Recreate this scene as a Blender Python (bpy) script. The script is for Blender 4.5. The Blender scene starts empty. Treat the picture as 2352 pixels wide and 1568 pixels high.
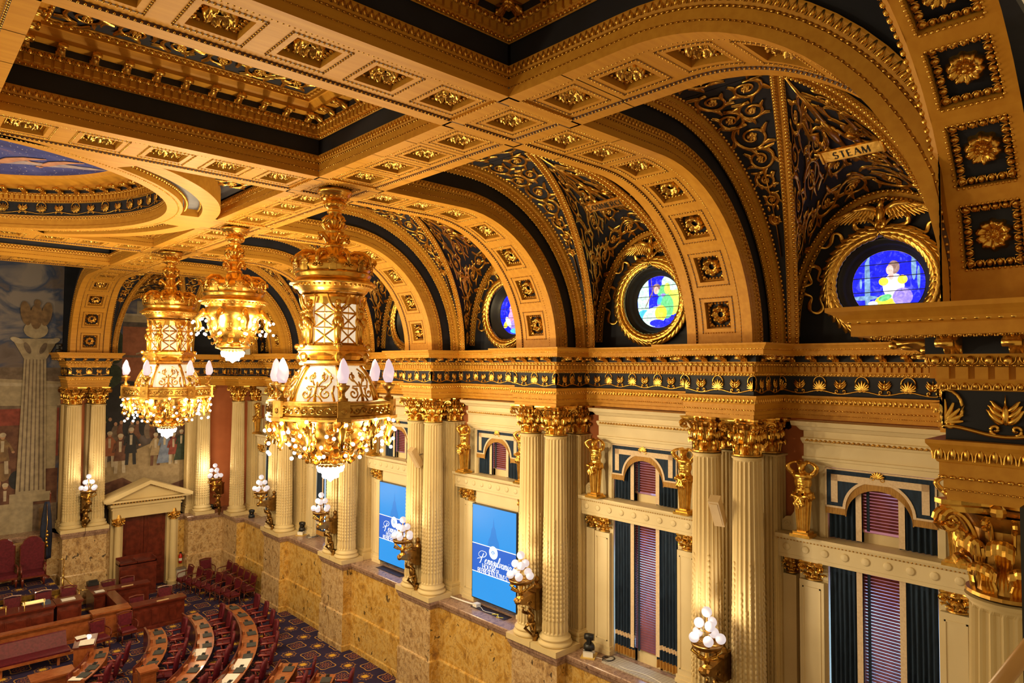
import bpy, math, random
import numpy as np
from mathutils import Matrix, Vector
PI = math.pi
random.seed(7)
sc = bpy.context.scene
C = sc.collection
FZ = 11.7            # eye height above the chamber floor; heights below are measured from the eye, all things are lifted at the end

# ---------------------------------------------------------------- camera
cd = bpy.data.cameras.new('camera'); cam = bpy.data.objects.new('camera', cd); C.objects.link(cam)
yaw, pit, rol = math.radians(43.133), math.radians(2.097), math.radians(0.335)
fw = Vector((math.sin(yaw)*math.cos(pit), math.cos(yaw)*math.cos(pit), math.sin(pit)))
rt = Vector((math.cos(yaw), -math.sin(yaw), 0)); up = rt.cross(fw)
r2 = rt*math.cos(rol)+up*math.sin(rol); u2 = -rt*math.sin(rol)+up*math.cos(rol)
cam.matrix_world = Matrix(((r2.x, u2.x, -fw.x, 0), (r2.y, u2.y, -fw.y, 0), (r2.z, u2.z, -fw.z, FZ), (0, 0, 0, 1)))
cd.sensor_width = 36; cd.lens = 36*1552.26/2352; cd.clip_start = .05; cd.clip_end = 300
sc.camera = cam

# ---------------------------------------------------------------- world, exposure
w = bpy.data.worlds.new('world'); sc.world = w; w.use_nodes = True
bg = w.node_tree.nodes['Background']; bg.inputs[0].default_value = (1, .69, .32, 1); bg.inputs[1].default_value = .21  # added warm fill, stands in for light bounced from the unbuilt room
sc.view_settings.view_transform = 'Standard'; sc.view_settings.look = 'None'
sc.view_settings.exposure = 1.12; sc.view_settings.gamma = 1; sc.view_settings.use_curve_mapping = False
cy = sc.cycles
cy.max_bounces = 5; cy.diffuse_bounces = 3; cy.glossy_bounces = 3; cy.transmission_bounces = 3; cy.transparent_max_bounces = 6
cy.sample_clamp_indirect = 3.0; cy.caustics_reflective = False; cy.caustics_refractive = False; cy.blur_glossy = 1.0
cy.use_adaptive_sampling = True; cy.adaptive_threshold = .03

def lamp(name, loc, watts, size=.07, col=(1, .77, .42), parent=None):
    l = bpy.data.lights.new(name, 'POINT'); l.energy = watts; l.color = col; l.shadow_soft_size = size
    o = bpy.data.objects.new(name, l); C.objects.link(o); o.location = loc
    if parent: o.parent = parent
    return o

# ---------------------------------------------------------------- mesh builder
class M:
    def __init__(s): s.V = []; s.F = []; s.n = 0
    def add(s, v, f, m=0):
        v = np.asarray(v, float).reshape(-1, 3)
        f = [np.asarray(f)] if isinstance(f, np.ndarray) else f
        for a in f if (f and isinstance(f[0], np.ndarray) and f[0].ndim == 2) else s._grp(f):
            s.F.append((a + s.n, m))
        s.V.append(v); s.n += len(v); return s
    @staticmethod
    def _grp(f):
        if isinstance(f, list) and f and isinstance(f[0], np.ndarray): f = [tuple(x) for x in f]
        d = {}
        for x in f: d.setdefault(len(x), []).append(x)
        return [np.array(x, int) for x in d.values()]
    def v(s): return np.concatenate(s.V) if s.V else np.zeros((0, 3))
    def merge(s, o, T=None, m=None):
        v = o.v()
        if T is not None: v = v @ T[:3, :3].T + T[:3, 3]
        for a, mm in o.F: s.F.append((a + s.n, mm if m is None else m))
        s.V.append(v); s.n += len(v); return s
    def stamp(s, o, Ts, m=None):
        Ts = np.asarray(Ts, float)
        if len(Ts) == 0: return s
        v = o.v(); k = len(Ts)
        w_ = np.einsum('kij,nj->kni', Ts[:, :3, :3], v) + Ts[:, None, :3, 3]
        for a, mm in o.F:
            b = (a[None] + (np.arange(k)*len(v))[:, None, None] + s.n).reshape(-1, a.shape[1])
            s.F.append((b, mm if m is None else m))
        s.V.append(w_.reshape(-1, 3)); s.n += k*len(v); return s
    def map(s, fn):
        v = fn(s.v()); s.V = [v]; return s
    # shapes
    def box(s, x0, x1, y0, y1, z0, z1, m=0):
        v = [(x, y, z) for x in (x0, x1) for y in (y0, y1) for z in (z0, z1)]
        return s.add(v, np.array([(0, 1, 3, 2), (4, 6, 7, 5), (0, 4, 5, 1), (2, 3, 7, 6), (0, 2, 6, 4), (1, 5, 7, 3)]), m)
    def loft(s, R, cu=False, cv=True, caps=False, m=0):      # R[i][j] rings
        R = np.asarray(R, float); a, b = R.shape[:2]
        I = np.arange(a if cu else a-1); J = np.arange(b if cv else b-1)
        i, j = np.meshgrid(I, J, indexing='ij'); i = i.ravel(); j = j.ravel(); i2 = (i+1) % a; j2 = (j+1) % b
        q = np.stack([i*b+j, i*b+j2, i2*b+j2, i2*b+j], 1)
        n0 = s.n; s.add(R.reshape(-1, 3), q, m)
        if caps:
            s.F.append((np.arange(b)[::-1][None]+n0, m)); s.F.append((np.arange(b)[None]+n0+(a-1)*b, m))
        return s
    def lathe(s, prof, n=24, c=(0, 0), m=0, fl=None, a0=0):
        t = np.arange(n)*2*PI/n+a0; R = []
        for r, z in prof:
            R.append(np.stack([c[0]+r*np.cos(t), c[1]+r*np.sin(t), np.full(n, z)], 1))
        return s.loft(R, m=m)
    def tube(s, P, r, n=6, m=0, caps=True, flat=1.0, upv=None):
        P = np.asarray(P, float); k = len(P); r = np.broadcast_to(np.asarray(r, float), (k,))
        T = np.gradient(P, axis=0); T /= np.linalg.norm(T, axis=1)[:, None]+1e-9
        ref = np.array(upv if upv is not None else (0, 0, 1.)); R = []
        th = np.arange(n)*2*PI/n
        for i in range(k):
            a = np.cross(ref, T[i]); l = np.linalg.norm(a)
            if l < 1e-3: a = np.cross((1., .01, 0), T[i]); l = np.linalg.norm(a)
            a /= l; b = np.cross(T[i], a)
            R.append(P[i]+r[i]*(np.cos(th)[:, None]*a+flat*np.sin(th)[:, None]*b))
        return s.loft(R, caps=caps, m=m)
    def ball(s, c, r, nu=8, nv=5, m=0):
        r = np.broadcast_to(np.asarray(r, float), (3,)); R = []
        for i in range(nv+1):
            p = PI*(i/nv) if 0 < i < nv else (.02 if i == 0 else PI-.02)
            t = np.arange(nu)*2*PI/nu
            R.append(np.stack([c[0]+r[0]*math.sin(p)*np.cos(t), c[1]+r[1]*math.sin(p)*np.sin(t), np.full(nu, c[2]-r[2]*math.cos(p))], 1))
        return s.loft(R, m=m)
    def prism(s, poly, h0, h1, ax=2, m=0):                    # 2-D outline pushed along an axis
        p = np.asarray(poly, float); k = len(p); V = []
        for h in (h0, h1):
            q = np.insert(p, ax, h, axis=1) if ax != 1 else np.stack([p[:, 0], np.full(k, h), p[:, 1]], 1)
            V.append(q)
        n0 = s.n; i = np.arange(k); j = (i+1) % k
        s.add(np.concatenate(V), np.stack([i, j, j+k, i+k], 1), m)
        s.F.append((np.arange(k)[::-1][None]+n0, m)); s.F.append((np.arange(k)[None]+n0+k, m)); return s
    def mesh(s, name, mats, smooth=False):
        me = bpy.data.meshes.new(name); v = s.v()
        me.vertices.add(len(v)); me.vertices.foreach_set('co', v.ravel())
        nl = sum(a.size for a, _ in s.F); npz = sum(len(a) for a, _ in s.F)
        me.loops.add(nl); me.polygons.add(npz)
        me.loops.foreach_set('vertex_index', np.concatenate([a.ravel() for a, _ in s.F]).astype(np.int32))
        tot = np.concatenate([np.full(len(a), a.shape[1]) for a, _ in s.F])
        me.polygons.foreach_set('loop_start', np.concatenate([[0], np.cumsum(tot)[:-1]]).astype(np.int32))
        me.polygons.foreach_set('material_index', np.concatenate([np.full(len(a), m) for a, m in s.F]).astype(np.int32))
        me.update(calc_edges=True)
        me.polygons.foreach_set('use_smooth', np.full(npz, bool(smooth)))
        for x in (mats if isinstance(mats, (list, tuple)) else [mats]): me.materials.append(x)
        return me
    def obj(s, name, mats, parent=None, smooth=False, loc=None):
        o = bpy.data.objects.new(name, s.mesh(name, mats, smooth)); C.objects.link(o)
        if parent is not None: o.parent = parent
        if loc is not None: o.location = loc
        return o

def tag(o, label=None, cat=None, group=None, kind=None):
    for k, v in (('label', label), ('category', cat), ('group', group), ('kind', kind)):
        if v: o[k] = v
    return o
def empty(name, loc=(0, 0, 0), rz=0, label=None, cat=None, group=None, kind=None):
    o = bpy.data.objects.new(name, None); C.objects.link(o); o.location = loc; o.rotation_euler = (0, 0, rz); o.empty_display_size = .1
    return tag(o, label, cat, group, kind)
def struct(name, m, mats, smooth=False, parent=None):
    o = m.obj(name, mats, parent, smooth)
    if parent is None: o['kind'] = 'structure'
    return o
KIDS = {}
def dup(root, loc, rz=None, label=None, group=None, kids=None):
    r = root.copy(); C.objects.link(r); r.location = loc
    if rz is not None: r.rotation_euler = (0, 0, rz)
    if label: r['label'] = label
    if group: r['group'] = group
    if root not in KIDS:
        KIDS[root] = [(ch, list(ch.children)) for ch in root.children]
    for ch, gs in KIDS[root]:
        c = ch.copy(); C.objects.link(c); c.parent = r
        for g in gs:
            d = g.copy(); C.objects.link(d); d.parent = c
    return r
def Tm(loc=(0, 0, 0), rz=0, rx=0, ry=0, s=1):
    m = Matrix.Translation(loc) @ Matrix.Rotation(rz, 4, 'Z') @ Matrix.Rotation(ry, 4, 'Y') @ Matrix.Rotation(rx, 4, 'X')
    sv = (s, s, s) if not hasattr(s, '__len__') else s
    return np.array(m @ Matrix.Diagonal((*sv, 1)))
def frame(o, a, b, c):      # columns: local x, y, z directions
    T = np.eye(4); T[:3, 0] = a; T[:3, 1] = b; T[:3, 2] = c; T[:3, 3] = o; return T

# ---------------------------------------------------------------- materials
def nodes(name):
    m = bpy.data.materials.new(name); m.use_nodes = True; nt = m.node_tree
    return m, nt, nt.nodes['Principled BSDF']
def N(nt, t, **k):
    n = nt.nodes.new(t)
    for a, v in k.items():
        if a.startswith('i'): 
            if isinstance(v, bpy.types.NodeSocket): nt.links.new(v, n.inputs[int(a[1:])])
            else: n.inputs[int(a[1:])].default_value = v
        else: setattr(n, a, v)
    return n
def mth(nt, op, a, b=0., c=0.):
    n = nt.nodes.new('ShaderNodeMath'); n.operation = op
    for i, x in enumerate((a, b, c)):
        if isinstance(x, bpy.types.NodeSocket): nt.links.new(x, n.inputs[i])
        else: n.inputs[i].default_value = x
    return n.outputs[0]
def mix(nt, f, a, b):
    n = nt.nodes.new('ShaderNodeMix'); n.data_type = 'RGBA'
    for i, x in ((0, f), (6, a), (7, b)):
        if isinstance(x, bpy.types.NodeSocket): nt.links.new(x, n.inputs[i])
        else: n.inputs[i].default_value = x if i == 0 else (*x[:3], 1)
    return n.outputs[2]
def wpos(nt, scale=(1, 1, 1), obj=False):
    if obj: p = nt.nodes.new('ShaderNodeTexCoord').outputs['Object']
    else: p = nt.nodes.new('ShaderNodeNewGeometry').outputs['Position']
    mp = nt.nodes.new('ShaderNodeMapping'); mp.inputs['Scale'].default_value = scale
    nt.links.new(p, mp.inputs[0]); return mp.outputs[0]
def noise(nt, vec, sc_, det=2, dist=0., rgh=.5):
    n = nt.nodes.new('ShaderNodeTexNoise'); nt.links.new(vec, n.inputs['Vector'])
    n.inputs['Scale'].default_value = sc_; n.inputs['Detail'].default_value = det; n.inputs['Roughness'].default_value = rgh; n.inputs['Distortion'].default_value = dist
    return n.outputs[0]
def ramp(nt, f, stops):
    r = nt.nodes.new('ShaderNodeValToRGB'); nt.links.new(f, r.inputs[0]); e = r.color_ramp.elements
    while len(e) < len(stops): e.new(.5)
    for x, (p, c) in zip(e, stops): x.position = p; x.color = (*c[:3], 1)
    return r.outputs[0]
def pmat(name, a, b=None, scale=(3, 3, 3), ns=1.5, rough=.5, metal=0., bump=0., det=3, coat=0, obj=False, spec=.5):
    m, nt, p = nodes(name); b = b or tuple(x*.8 for x in a)
    f = noise(nt, wpos(nt, scale, obj), ns, det)
    nt.links.new(ramp(nt, f, ((.35, b), (.65, a))), p.inputs['Base Color'])
    p.inputs['Roughness'].default_value = rough; p.inputs['Metallic'].default_value = metal
    p.inputs['Coat Weight'].default_value = coat; p.inputs['Specular IOR Level'].default_value = spec
    if bump:
        bn = nt.nodes.new('ShaderNodeBump'); bn.inputs['Strength'].default_value = bump; bn.inputs['Distance'].default_value = .01
        nt.links.new(f, bn.inputs['Height']); nt.links.new(bn.outputs[0], p.inputs['Normal'])
    return m
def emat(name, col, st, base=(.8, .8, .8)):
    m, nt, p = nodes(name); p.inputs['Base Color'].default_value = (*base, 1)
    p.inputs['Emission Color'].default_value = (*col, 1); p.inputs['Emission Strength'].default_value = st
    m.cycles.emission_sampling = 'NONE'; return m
ochre = pmat('ochre_glazed_paint', (.70, .338, .040), (.62, .280, .030), (.6, 8, 8), 1.2, .5, spec=.25)
groove_shade = pmat('groove_shade_brown', (.10, .038, .010), (.07, .025, .006), (2, 2, 2), 1.5, .6)  # dark brown laid in the bead grooves, shade put into the colour
gold = pmat('gilding', (.88, .54, .12), (.70, .38, .065), (9, 9, 9), 1.0, .27, .95, .3)
goldd = pmat('dark_gilding', (.62, .36, .08), (.42, .22, .045), (9, 9, 9), 1.0, .36, .85, .3)
navy = pmat('navy_paint', (.014, .017, .034), (.008, .010, .020), (1, 1, 1), 1.5, .7)
cream = pmat('cream_paint', (.74, .58, .30), (.68, .52, .26), (1, 1, 1), 1.2, .5)
creamw = pmat('pale_cream_paint', (.80, .66, .40), (.74, .60, .35), (1, 1, 1), 1.2, .5)
salmon = pmat('terracotta_plaster', (.60, .19, .065), (.52, .155, .05), (1, 1, 1), 1.4, .8)
bronze = pmat('bronze', (.45, .26, .07), (.28, .15, .04), (8, 8, 8), 1.0, .35, .9, .3)
maho = pmat('mahogany', (.17, .028, .014), (.09, .014, .007), (2, 9, 2), 2.0, .28, coat=.3)
mahol = pmat('light_mahogany', (.40, .12, .035), (.27, .07, .02), (2, 9, 2), 2.0, .25, coat=.4)
leather = pmat('maroon_leather', (.135, .012, .024), (.085, .007, .015), (6, 6, 6), 2.0, .45, bump=.1, spec=.3)
dark = pmat('black_plastic', (.015, .015, .017), (.01, .01, .011), rough=.4)
padm = pmat('charcoal_leatherette', (.045, .05, .052), (.03, .034, .036), rough=.5)
paper = pmat('white_paper', (.85, .82, .78), (.8, .77, .72), rough=.8)
brassm = pmat('polished_brass', (.85, .58, .20), (.75, .5, .15), rough=.2, metal=.95)
steel = pmat('grey_metal', (.5, .47, .44), (.4, .38, .36), rough=.35, metal=.8)
redm = pmat('red_enamel', (.65, .02, .01), (.55, .015, .01), rough=.3)
tealc = pmat('navy_velvet', (.014, .036, .080), (.007, .020, .048), (6, 6, 1), 3.0, .85)
creamc = pmat('cream_brocade', (.82, .64, .44), (.72, .54, .36), (12, 12, 12), 2.0, .8)
fringe = pmat('gold_fringe', (.56, .30, .06), (.36, .17, .03), (30, 30, 2), 3.0, .7)
slat = pmat('red_brown_wooden_slat', (.26, .06, .04), (.17, .04, .028), (1, 3, 1), 2.0, .4)
wreathm = gold
globe = emat('lit_globe', (1, .84, .80), .34, (.12, .11, .12))
bulbm = emat('lit_bulb', (1, .86, .74), 4.0)
glassl = emat('lit_opal_glass', (1, .78, .52), .36, (.35, .3, .22))
def marble(name, c0, c1, c2, c3, s=1.):
    m, nt, p = nodes(name); v = wpos(nt, (s, s, s*.8))
    n1 = noise(nt, v, 2.2, 12, .35, .68); n2 = noise(nt, v, 3.4, 10, .6, .6); n3 = noise(nt, v, .55, 3, .8)
    base = ramp(nt, n1, ((.30, c2), (.42, c0), (.50, c1), (.57, c0), (.72, c2)))
    vein = mth(nt, 'LESS_THAN', mth(nt, 'ABSOLUTE', mth(nt, 'SUBTRACT', n2, .5)), .012)
    b2 = mix(nt, mth(nt, 'MULTIPLY', vein, .6), base, c2)
    blk = mth(nt, 'MULTIPLY', mth(nt, 'GREATER_THAN', n2, .63), mth(nt, 'GREATER_THAN', n3, .50))
    b3 = mix(nt, mth(nt, 'MULTIPLY', blk, .85), b2, c3)
    nt.links.new(b3, p.inputs['Base Color']); p.inputs['Roughness'].default_value = .22; return m
mar = marble('gold_veined_marble', (.58, .32, .06), (.68, .45, .15), (.24, .12, .04), (.035, .025, .02))
mar2 = marble('breccia_marble', (.50, .31, .13), (.66, .47, .25), (.18, .10, .06), (.03, .022, .02), 1.3)
marledge = marble('brown_violet_marble', (.30, .18, .13), (.42, .27, .19), (.16, .09, .07), (.05, .03, .03), 1.6)
def carpet():
    m, nt, p = nodes('medallion_carpet'); g = nt.nodes.new('ShaderNodeNewGeometry').outputs['Position']
    sx = nt.nodes.new('ShaderNodeSeparateXYZ'); nt.links.new(g, sx.inputs[0])
    def cell(ox, oy):
        q = []
        for o, c in ((sx.outputs[0], ox), (sx.outputs[1], oy)):
            a = mth(nt, 'ADD', o, 125-c+.6275); q.append(mth(nt, 'SUBTRACT', mth(nt, 'MODULO', a, 1.255), .6275))
        r = mth(nt, 'SQRT', mth(nt, 'ADD', mth(nt, 'MULTIPLY', q[0], q[0]), mth(nt, 'MULTIPLY', q[1], q[1])))
        return r, mth(nt, 'ARCTAN2', q[1], q[0])
    def band(r, r0, w_): return mth(nt, 'LESS_THAN', mth(nt, 'ABSOLUTE', mth(nt, 'SUBTRACT', r, r0)), w_)
    def wob(r, th, k, a, ph=0.):
        return mth(nt, 'MULTIPLY', r, mth(nt, 'ADD', 1., mth(nt, 'MULTIPLY', mth(nt, 'COSINE', mth(nt, 'ADD', mth(nt, 'MULTIPLY', th, k), ph)), a)))
    v = wpos(nt, (1, 1, 1)); n = noise(nt, v, 11., 2); n2 = noise(nt, v, 2., 2)
    base = mix(nt, n2, (.022, .020, .062), (.040, .026, .062))
    r, th = cell(13.22, 27.16)
    a1 = mth(nt, 'LESS_THAN', wob(r, th, 8., .14), .31); a0 = mth(nt, 'LESS_THAN', wob(r, th, 4., .1), .12)
    lace = mth(nt, 'MULTIPLY', a1, mth(nt, 'GREATER_THAN', mth(nt, 'ADD', mth(nt, 'SINE', mth(nt, 'MULTIPLY', r, 52.)), mth(nt, 'MULTIPLY', mth(nt, 'COSINE', mth(nt, 'MULTIPLY', th, 16.)), .9)), .25))
    c = mix(nt, lace, base, mix(nt, n, (.42, .22, .05), (.15, .05, .05))); c = mix(nt, a0, c, (.62, .36, .05))
    r, th = cell(13.845, 27.785)
    b1 = band(wob(r, th, 4., .14), .34, .022)
    b2 = mth(nt, 'MULTIPLY', mth(nt, 'LESS_THAN', r, .24), mth(nt, 'GREATER_THAN', mth(nt, 'ADD', mth(nt, 'SINE', mth(nt, 'MULTIPLY', r, 60.)), mth(nt, 'MULTIPLY', mth(nt, 'COSINE', mth(nt, 'MULTIPLY', th, 12.)), 1.)), .3))
    c = mix(nt, b1, c, (.42, .22, .06)); c = mix(nt, b2, c, mix(nt, n, (.36, .15, .04), (.22, .05, .04)))
    nt.links.new(c, p.inputs['Base Color']); p.inputs['Roughness'].default_value = .95; p.inputs['Specular IOR Level'].default_value = .1
    return m
carp = carpet()
# ================================================================ ornament units (x along the run, y out from the face, z up)
def u_bead(l=.05, r=.02): return M().ball((0, 0, 0), (l*.62, r, r), 6, 4)
def u_egg(p=.135, h=.09):
    m = M().ball((0, .015, -.004), (p*.27, .03, h*.46), 8, 5)
    t = np.linspace(-.15, PI+.15, 9); m.tube(np.stack([p*.40*np.cos(t), 0*t+.012, h*.12-h*.56*np.sin(t)+.0], 1), .008, 4, caps=False)
    m.tube([(p/2, .0, h*.4), (p/2, .02, -h*.5)], [.012, .004], 4); return m
def u_leaf(p=.09, h=.09):
    m = M().ball((0, .014, h*.02), (p*.27, .024, h*.44), 6, 5)
    t = np.linspace(0, PI, 7); m.tube(np.stack([p*.42*np.cos(t), 0*t+.01, -h*.42+h*.85*np.sin(t)], 1), .011, 4, caps=False); return m
def u_dent(p=.14, h=.105):
    return M().box(-p*.33, p*.33, 0, .05, -h/2, h/2)
def spiral(c, r, turns, a0, sgn=1, n=22, k=.12):
    t = np.linspace(0, 1, n); a = a0+sgn*t*turns*2*PI; rr = r*(1-t*(1-k))
    return np.stack([c[0]+rr*np.cos(a), c[1]+rr*np.sin(a)], 1)
def xz(P, y=0.): P = np.asarray(P); return np.stack([P[:, 0], np.full(len(P), y), P[:, 1]], 1)
def petal(m, base, ang, ln, wd, th=.02, y=.0, curl=.3, n=5):
    """one tapering leaf lying on the face, in the x-z plane"""
    d = np.array([math.sin(ang), math.cos(ang)]); s = np.array([d[1], -d[0]]); t = np.linspace(0, 1, n)
    c = np.array(base)+np.outer(t*ln, d)+np.outer(curl*ln*t**2, s); wv = wd*np.sin(PI*(.12+.80*t))**.8
    R = []
    for i in range(n):
        R.append([(c[i, 0]+s[0]*wv[i]*q, y+th*h_, c[i, 1]+s[1]*wv[i]*q) for q, h_ in ((-1, 0), (-.45, .9), (0, .55), (.45, .9), (1, 0))])
    m.loft(R, cv=False)
def u_palmette(h=.38):
    m = M(); cz = .02
    t = np.linspace(-1.05, PI+1.05, 18); m.tube(np.stack([.135*np.cos(t), 0*t+.014, cz+.03+.165*np.sin(t)*np.where(np.sin(t) < 0, .75, 1)], 1), .016, 6, caps=False)
    for a in np.linspace(-1.45, 1.45, 9): petal(m, (0, -.075), a, .205-.045*abs(a), .021, .045, .004, 0)
    for s in (-1, 1): m.tube(xz(spiral((s*.045, -.095), .040, 1.1, PI/2, s), .016), .016, 5)
    return m
def u_plant(h=.36):
    m = M(); m.ball((0, .012, .0), (.032, .035, .09), 8, 6); m.tube([(0, .01, .06), (0, .012, .17)], [.013, .002], 5)
    for z0, ln, wd in ((-.07, .15, .030), (-.02, .135, .028), (.035, .115, .024)):
        for s in (-1, 1):
            t = np.linspace(0, 1, 7); P = np.stack([s*(.015+ln*.8*t), 0*t+.02, z0+ln*.9*t**1.6], 1); P[-1] += (-s*.004, .01, -.02)
            m.tube(P, wd*np.sin(PI*(.2+.75*t)), 5)
    for s in (-1, 1): m.tube(xz(spiral((s*.07, -.125), .045, 1.1, -PI/2, s), .016), .016, 5)
    return m
def u_wave(p):       # flowing stem linking palmettes: from palmette centre to palmette centre, dipping beneath the plant
    x = np.linspace(-p/2, p/2, 25); z = -.135-.035*np.cos(2*PI*x/p)
    return M().tube(np.stack([x, 0*x+.014, z], 1), .019, 6, caps=False)
def u_modillion():
    t = np.linspace(0, 1, 9); top = [(a, .06) for a in (0, .34)]
    P = [(0, .06), (.34, .06), (.345, .0), (.32, -.03), (.28, -.02), (.22, .0), (.14, -.035), (.06, -.085), (0, -.07)]
    m = M(); n0 = len(P)
    m.prism(P, -.06, .06, 0)
    m.tube([(-.07, .32, .0), (.07, .32, .0)], .035, 8); m.tube([(-.07, .05, -.045), (.07, .05, -.045)], .04, 8)
    petal(m, (0, 0), 0, .01, .01)
    for s in (-1, 1): m.ball((s*.03, .2, -.015), (.02, .1, .03), 5, 4)
    return m
def disc_flower(R=.27, pet=8, h=.10, nr=9, nt=48, core=True, hole=0.):
    """a gilt flower as a relief: local plane x-y, relief towards +z"""
    r = np.linspace(hole, 1, nr); th = np.arange(nt)*2*PI/nt; rings = []
    for q in r:
        lob = np.abs(np.cos(pet*th/2))**.6
        rad = R*q*(1 if q < .45 else (1-(q-.45)*.42*(1-lob)))
        if q < .38: z = h*(.55+.25*math.cos(q/.38*PI*1.6)+.0*th)+0*th
        else:
            z = h*(.30+.75*math.sin(PI*min(1, (q-.38)/.55)))*(.45+.55*lob)+.012*np.cos(pet*3*th)
        rings.append(np.stack([rad*np.cos(th), rad*np.sin(th), z if q < .99 else 0*th], 1))
    m = M().loft(rings)
    if core and not hole:
        m.ball((0, 0, h*.8), (R*.14, R*.14, h*.3), 8, 5)
        for a in np.arange(8)*PI/4: m.ball((R*.27*math.cos(a), R*.27*math.sin(a), h*.72), (R*.08,)*3, 5, 4)
    return m

# ================================================================ runs along walls
def segs(path):
    p = np.asarray(path, float); d = np.diff(p, axis=0); L = np.linalg.norm(d, axis=1); d = d/L[:, None]
    return p, d, L, np.stack([-d[:, 1], d[:, 0]], 1)
def offpath(path, off):
    p, d, L, nn = segs(path); q = []
    for i in range(len(p)):
        if i == 0: q.append(p[i]+nn[0]*off)
        elif i == len(p)-1: q.append(p[i]+nn[-1]*off)
        else: q.append(p[i]+(nn[i-1]+nn[i])*off/(1+float(nn[i-1] @ nn[i])))
    return np.array(q)
def sweep(m, path, prof, mi=0):
    cols = [np.column_stack([offpath(path, o), np.full(len(path), z)]) for o, z in prof]
    R = np.stack(cols, 1); return m.loft(R, cv=False, m=mi)
def run(m, path, off, z, el, pitch, phase=.5, clip=False, maxy=99, ends=False, mi=0):
    p, d, L, nn = segs(path); q = offpath(path, off)
    for i in range(len(d)):
        a, b = q[i], q[i+1]; l = float((b-a) @ d[i])
        if l < pitch*.4: continue
        n = max(1, round(l/pitch)); st = l/n
        pos = (np.arange(n+(1 if ends else 0))+(0 if ends else phase))*st
        Ts = []
        for s_ in pos: Ts.append(frame((*(a+d[i]*s_), z), (*d[i]*st/pitch, 0), (*nn[i], 0), (0, 0, 1)))
        if clip:
            o = M().stamp(el, Ts, mi); v = o.v(); base = np.array([*a, 0]); dd = np.array([*d[i], 0])
            s_ = (v-base) @ dd; v = v+np.outer(np.clip(s_, 0, l)-s_, dd); o.V = [v]; m.merge(o)
        else: m.stamp(el, Ts, mi)
ENT = [(-.02, -1.16), (0, -1.16), (0, -1.065), (.02, -1.06), (.02, -.965), (.045, -.955), (.045, -.83), (.06, -.82), (.10, -.70), (.13, -.66), (.13, -.627), (.0, -.627)]
FRZ = [(.0, -.627), (.0, -.19)]
COR = [(.0, -.19), (.03, -.185), (.05, -.12), (.06, -.10), (.06, .03), (.09, .035), (.12, .12), (.12, .13)]
MOD = [(.12, .13), (.12, .285)]
TOP = [(.12, .285), (.46, .285), (.46, .385), (.49, .40), (.50, .43), (.54, .47), (.58, .50), (.58, .54), (-1.6, .56)]
def entablature(path, name, k=1., ends=1.6):
    top = [(.12+(o-.12)*k, z) for o, z in TOP[:-1]]+[(-ends, .56)]
    m = M(); sweep(m, path, ENT, 0); sweep(m, path, FRZ, 1); sweep(m, path, COR, 0); sweep(m, path, MOD, 1); sweep(m, path, top, 0)
    run(m, path, .06, -.035, u_dent(), .14, mi=0)
    o = struct(name, m, [ochre, navy])
    g = M()
    run(g, path, .075, -.745, u_leaf(.10, .13), .10); run(g, path, .045, -.955, u_bead(.05, .018), .07)
    run(g, path, .022, -1.063, u_bead(.03, .010), .045); run(g, path, .035, -.15, u_leaf(.08, .07), .08)
    run(g, path, .105, .078, u_egg(), .135); run(g, path, .10, .03, u_bead(.03, .012), .05)
    run(g, path, .12+.365*k, .41, u_bead(.05, .016), .08); run(g, path, .44, .283, u_leaf(.07, .04), .07)
    run(g, path, .12, .215, u_modillion(), .5)
    struct('gilt_moulding', g, gold, smooth=True, parent=o)
    f = M(); P = .868
    run(f, path, .0, -.40, u_palmette(), P, clip=True, ends=True); run(f, path, .0, -.39, u_plant(), P)
    run(f, path, .0, -.405, u_wave(P), P)
    struct('gilt_anthemion_frieze', f, gold, smooth=True, parent=o)
    return o
PY = [8.18+6*k for k in range(5)]; HW = .868; XP, XR = 14.22, 15.55; YF, YR = 38.7, 1.72
def pierpath(x0, x1, ya, yb, hw, e0=None, e1=None):
    L = list(e0 or [])
    for y in PY: L += [(x1, y-hw), (x0, y-hw), (x0, y+hw), (x1, y+hw)]
    return L+list(e1 or [])
side = pierpath(XP, XR, 0, 0, HW, [(XP, 1.9), (XP, 3.7), (XR, 3.7)], [(XR, 36.66), (XP, 36.66), (XP, YF), (12.2, YF), (12.2, 40.4)])
entablature(side, 'trim_1')
entablature([(8.488, 40.4), (8.488, YF), (6.752, YF), (6.752, 40.4)], 'trim_2')
entablature([(6.97, -.9), (6.97, 1.77), (8.72, 1.77), (8.72, .6)], 'trim_3', 1.36)

# ================================================================ marble dado, ledge, floor, walls
def dado(path, name, mm):
    m = M(); P2, dd_, LL_, nn_ = segs(path); q_ = {}
    prof = [(.09, -11.7), (.09, -11.5), (.06, -11.45), (.06, -10.25), (.045, -10.22), (0, -10.2), (0, -8.455)]
    cols = np.stack([np.column_stack([offpath(path, o), np.full(len(path), z)]) for o, z in prof], 1)
    for i in range(len(path)-1): m.loft(cols[i:i+2], cv=False, m=2 if (LL_[i] < 2.2 and i % 4 in (0, 1, 2) and len(path) > 9) else 0)
    sweep(m, path, [(0, -8.455), (.03, -8.44), (.05, -8.38), (.06, -8.34), (.09, -8.31), (.10, -8.25), (.10, -8.20), (.08, -8.18), (-2.6, -8.18)], 1)
    return struct(name, m, [mm, marledge, mar2])
dp = pierpath(XP, 14.6, 0, 0, .93, [(XP, 1.9), (XP, 3.7), (14.6, 3.7)], [(14.6, 36.6), (XP, 36.6), (XP, YF), (12.45, YF), (12.45, 39.4), (11.95, 39.4), (11.95, 39.75)])
dado(dp, 'wall_right_dado', mar)
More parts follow.
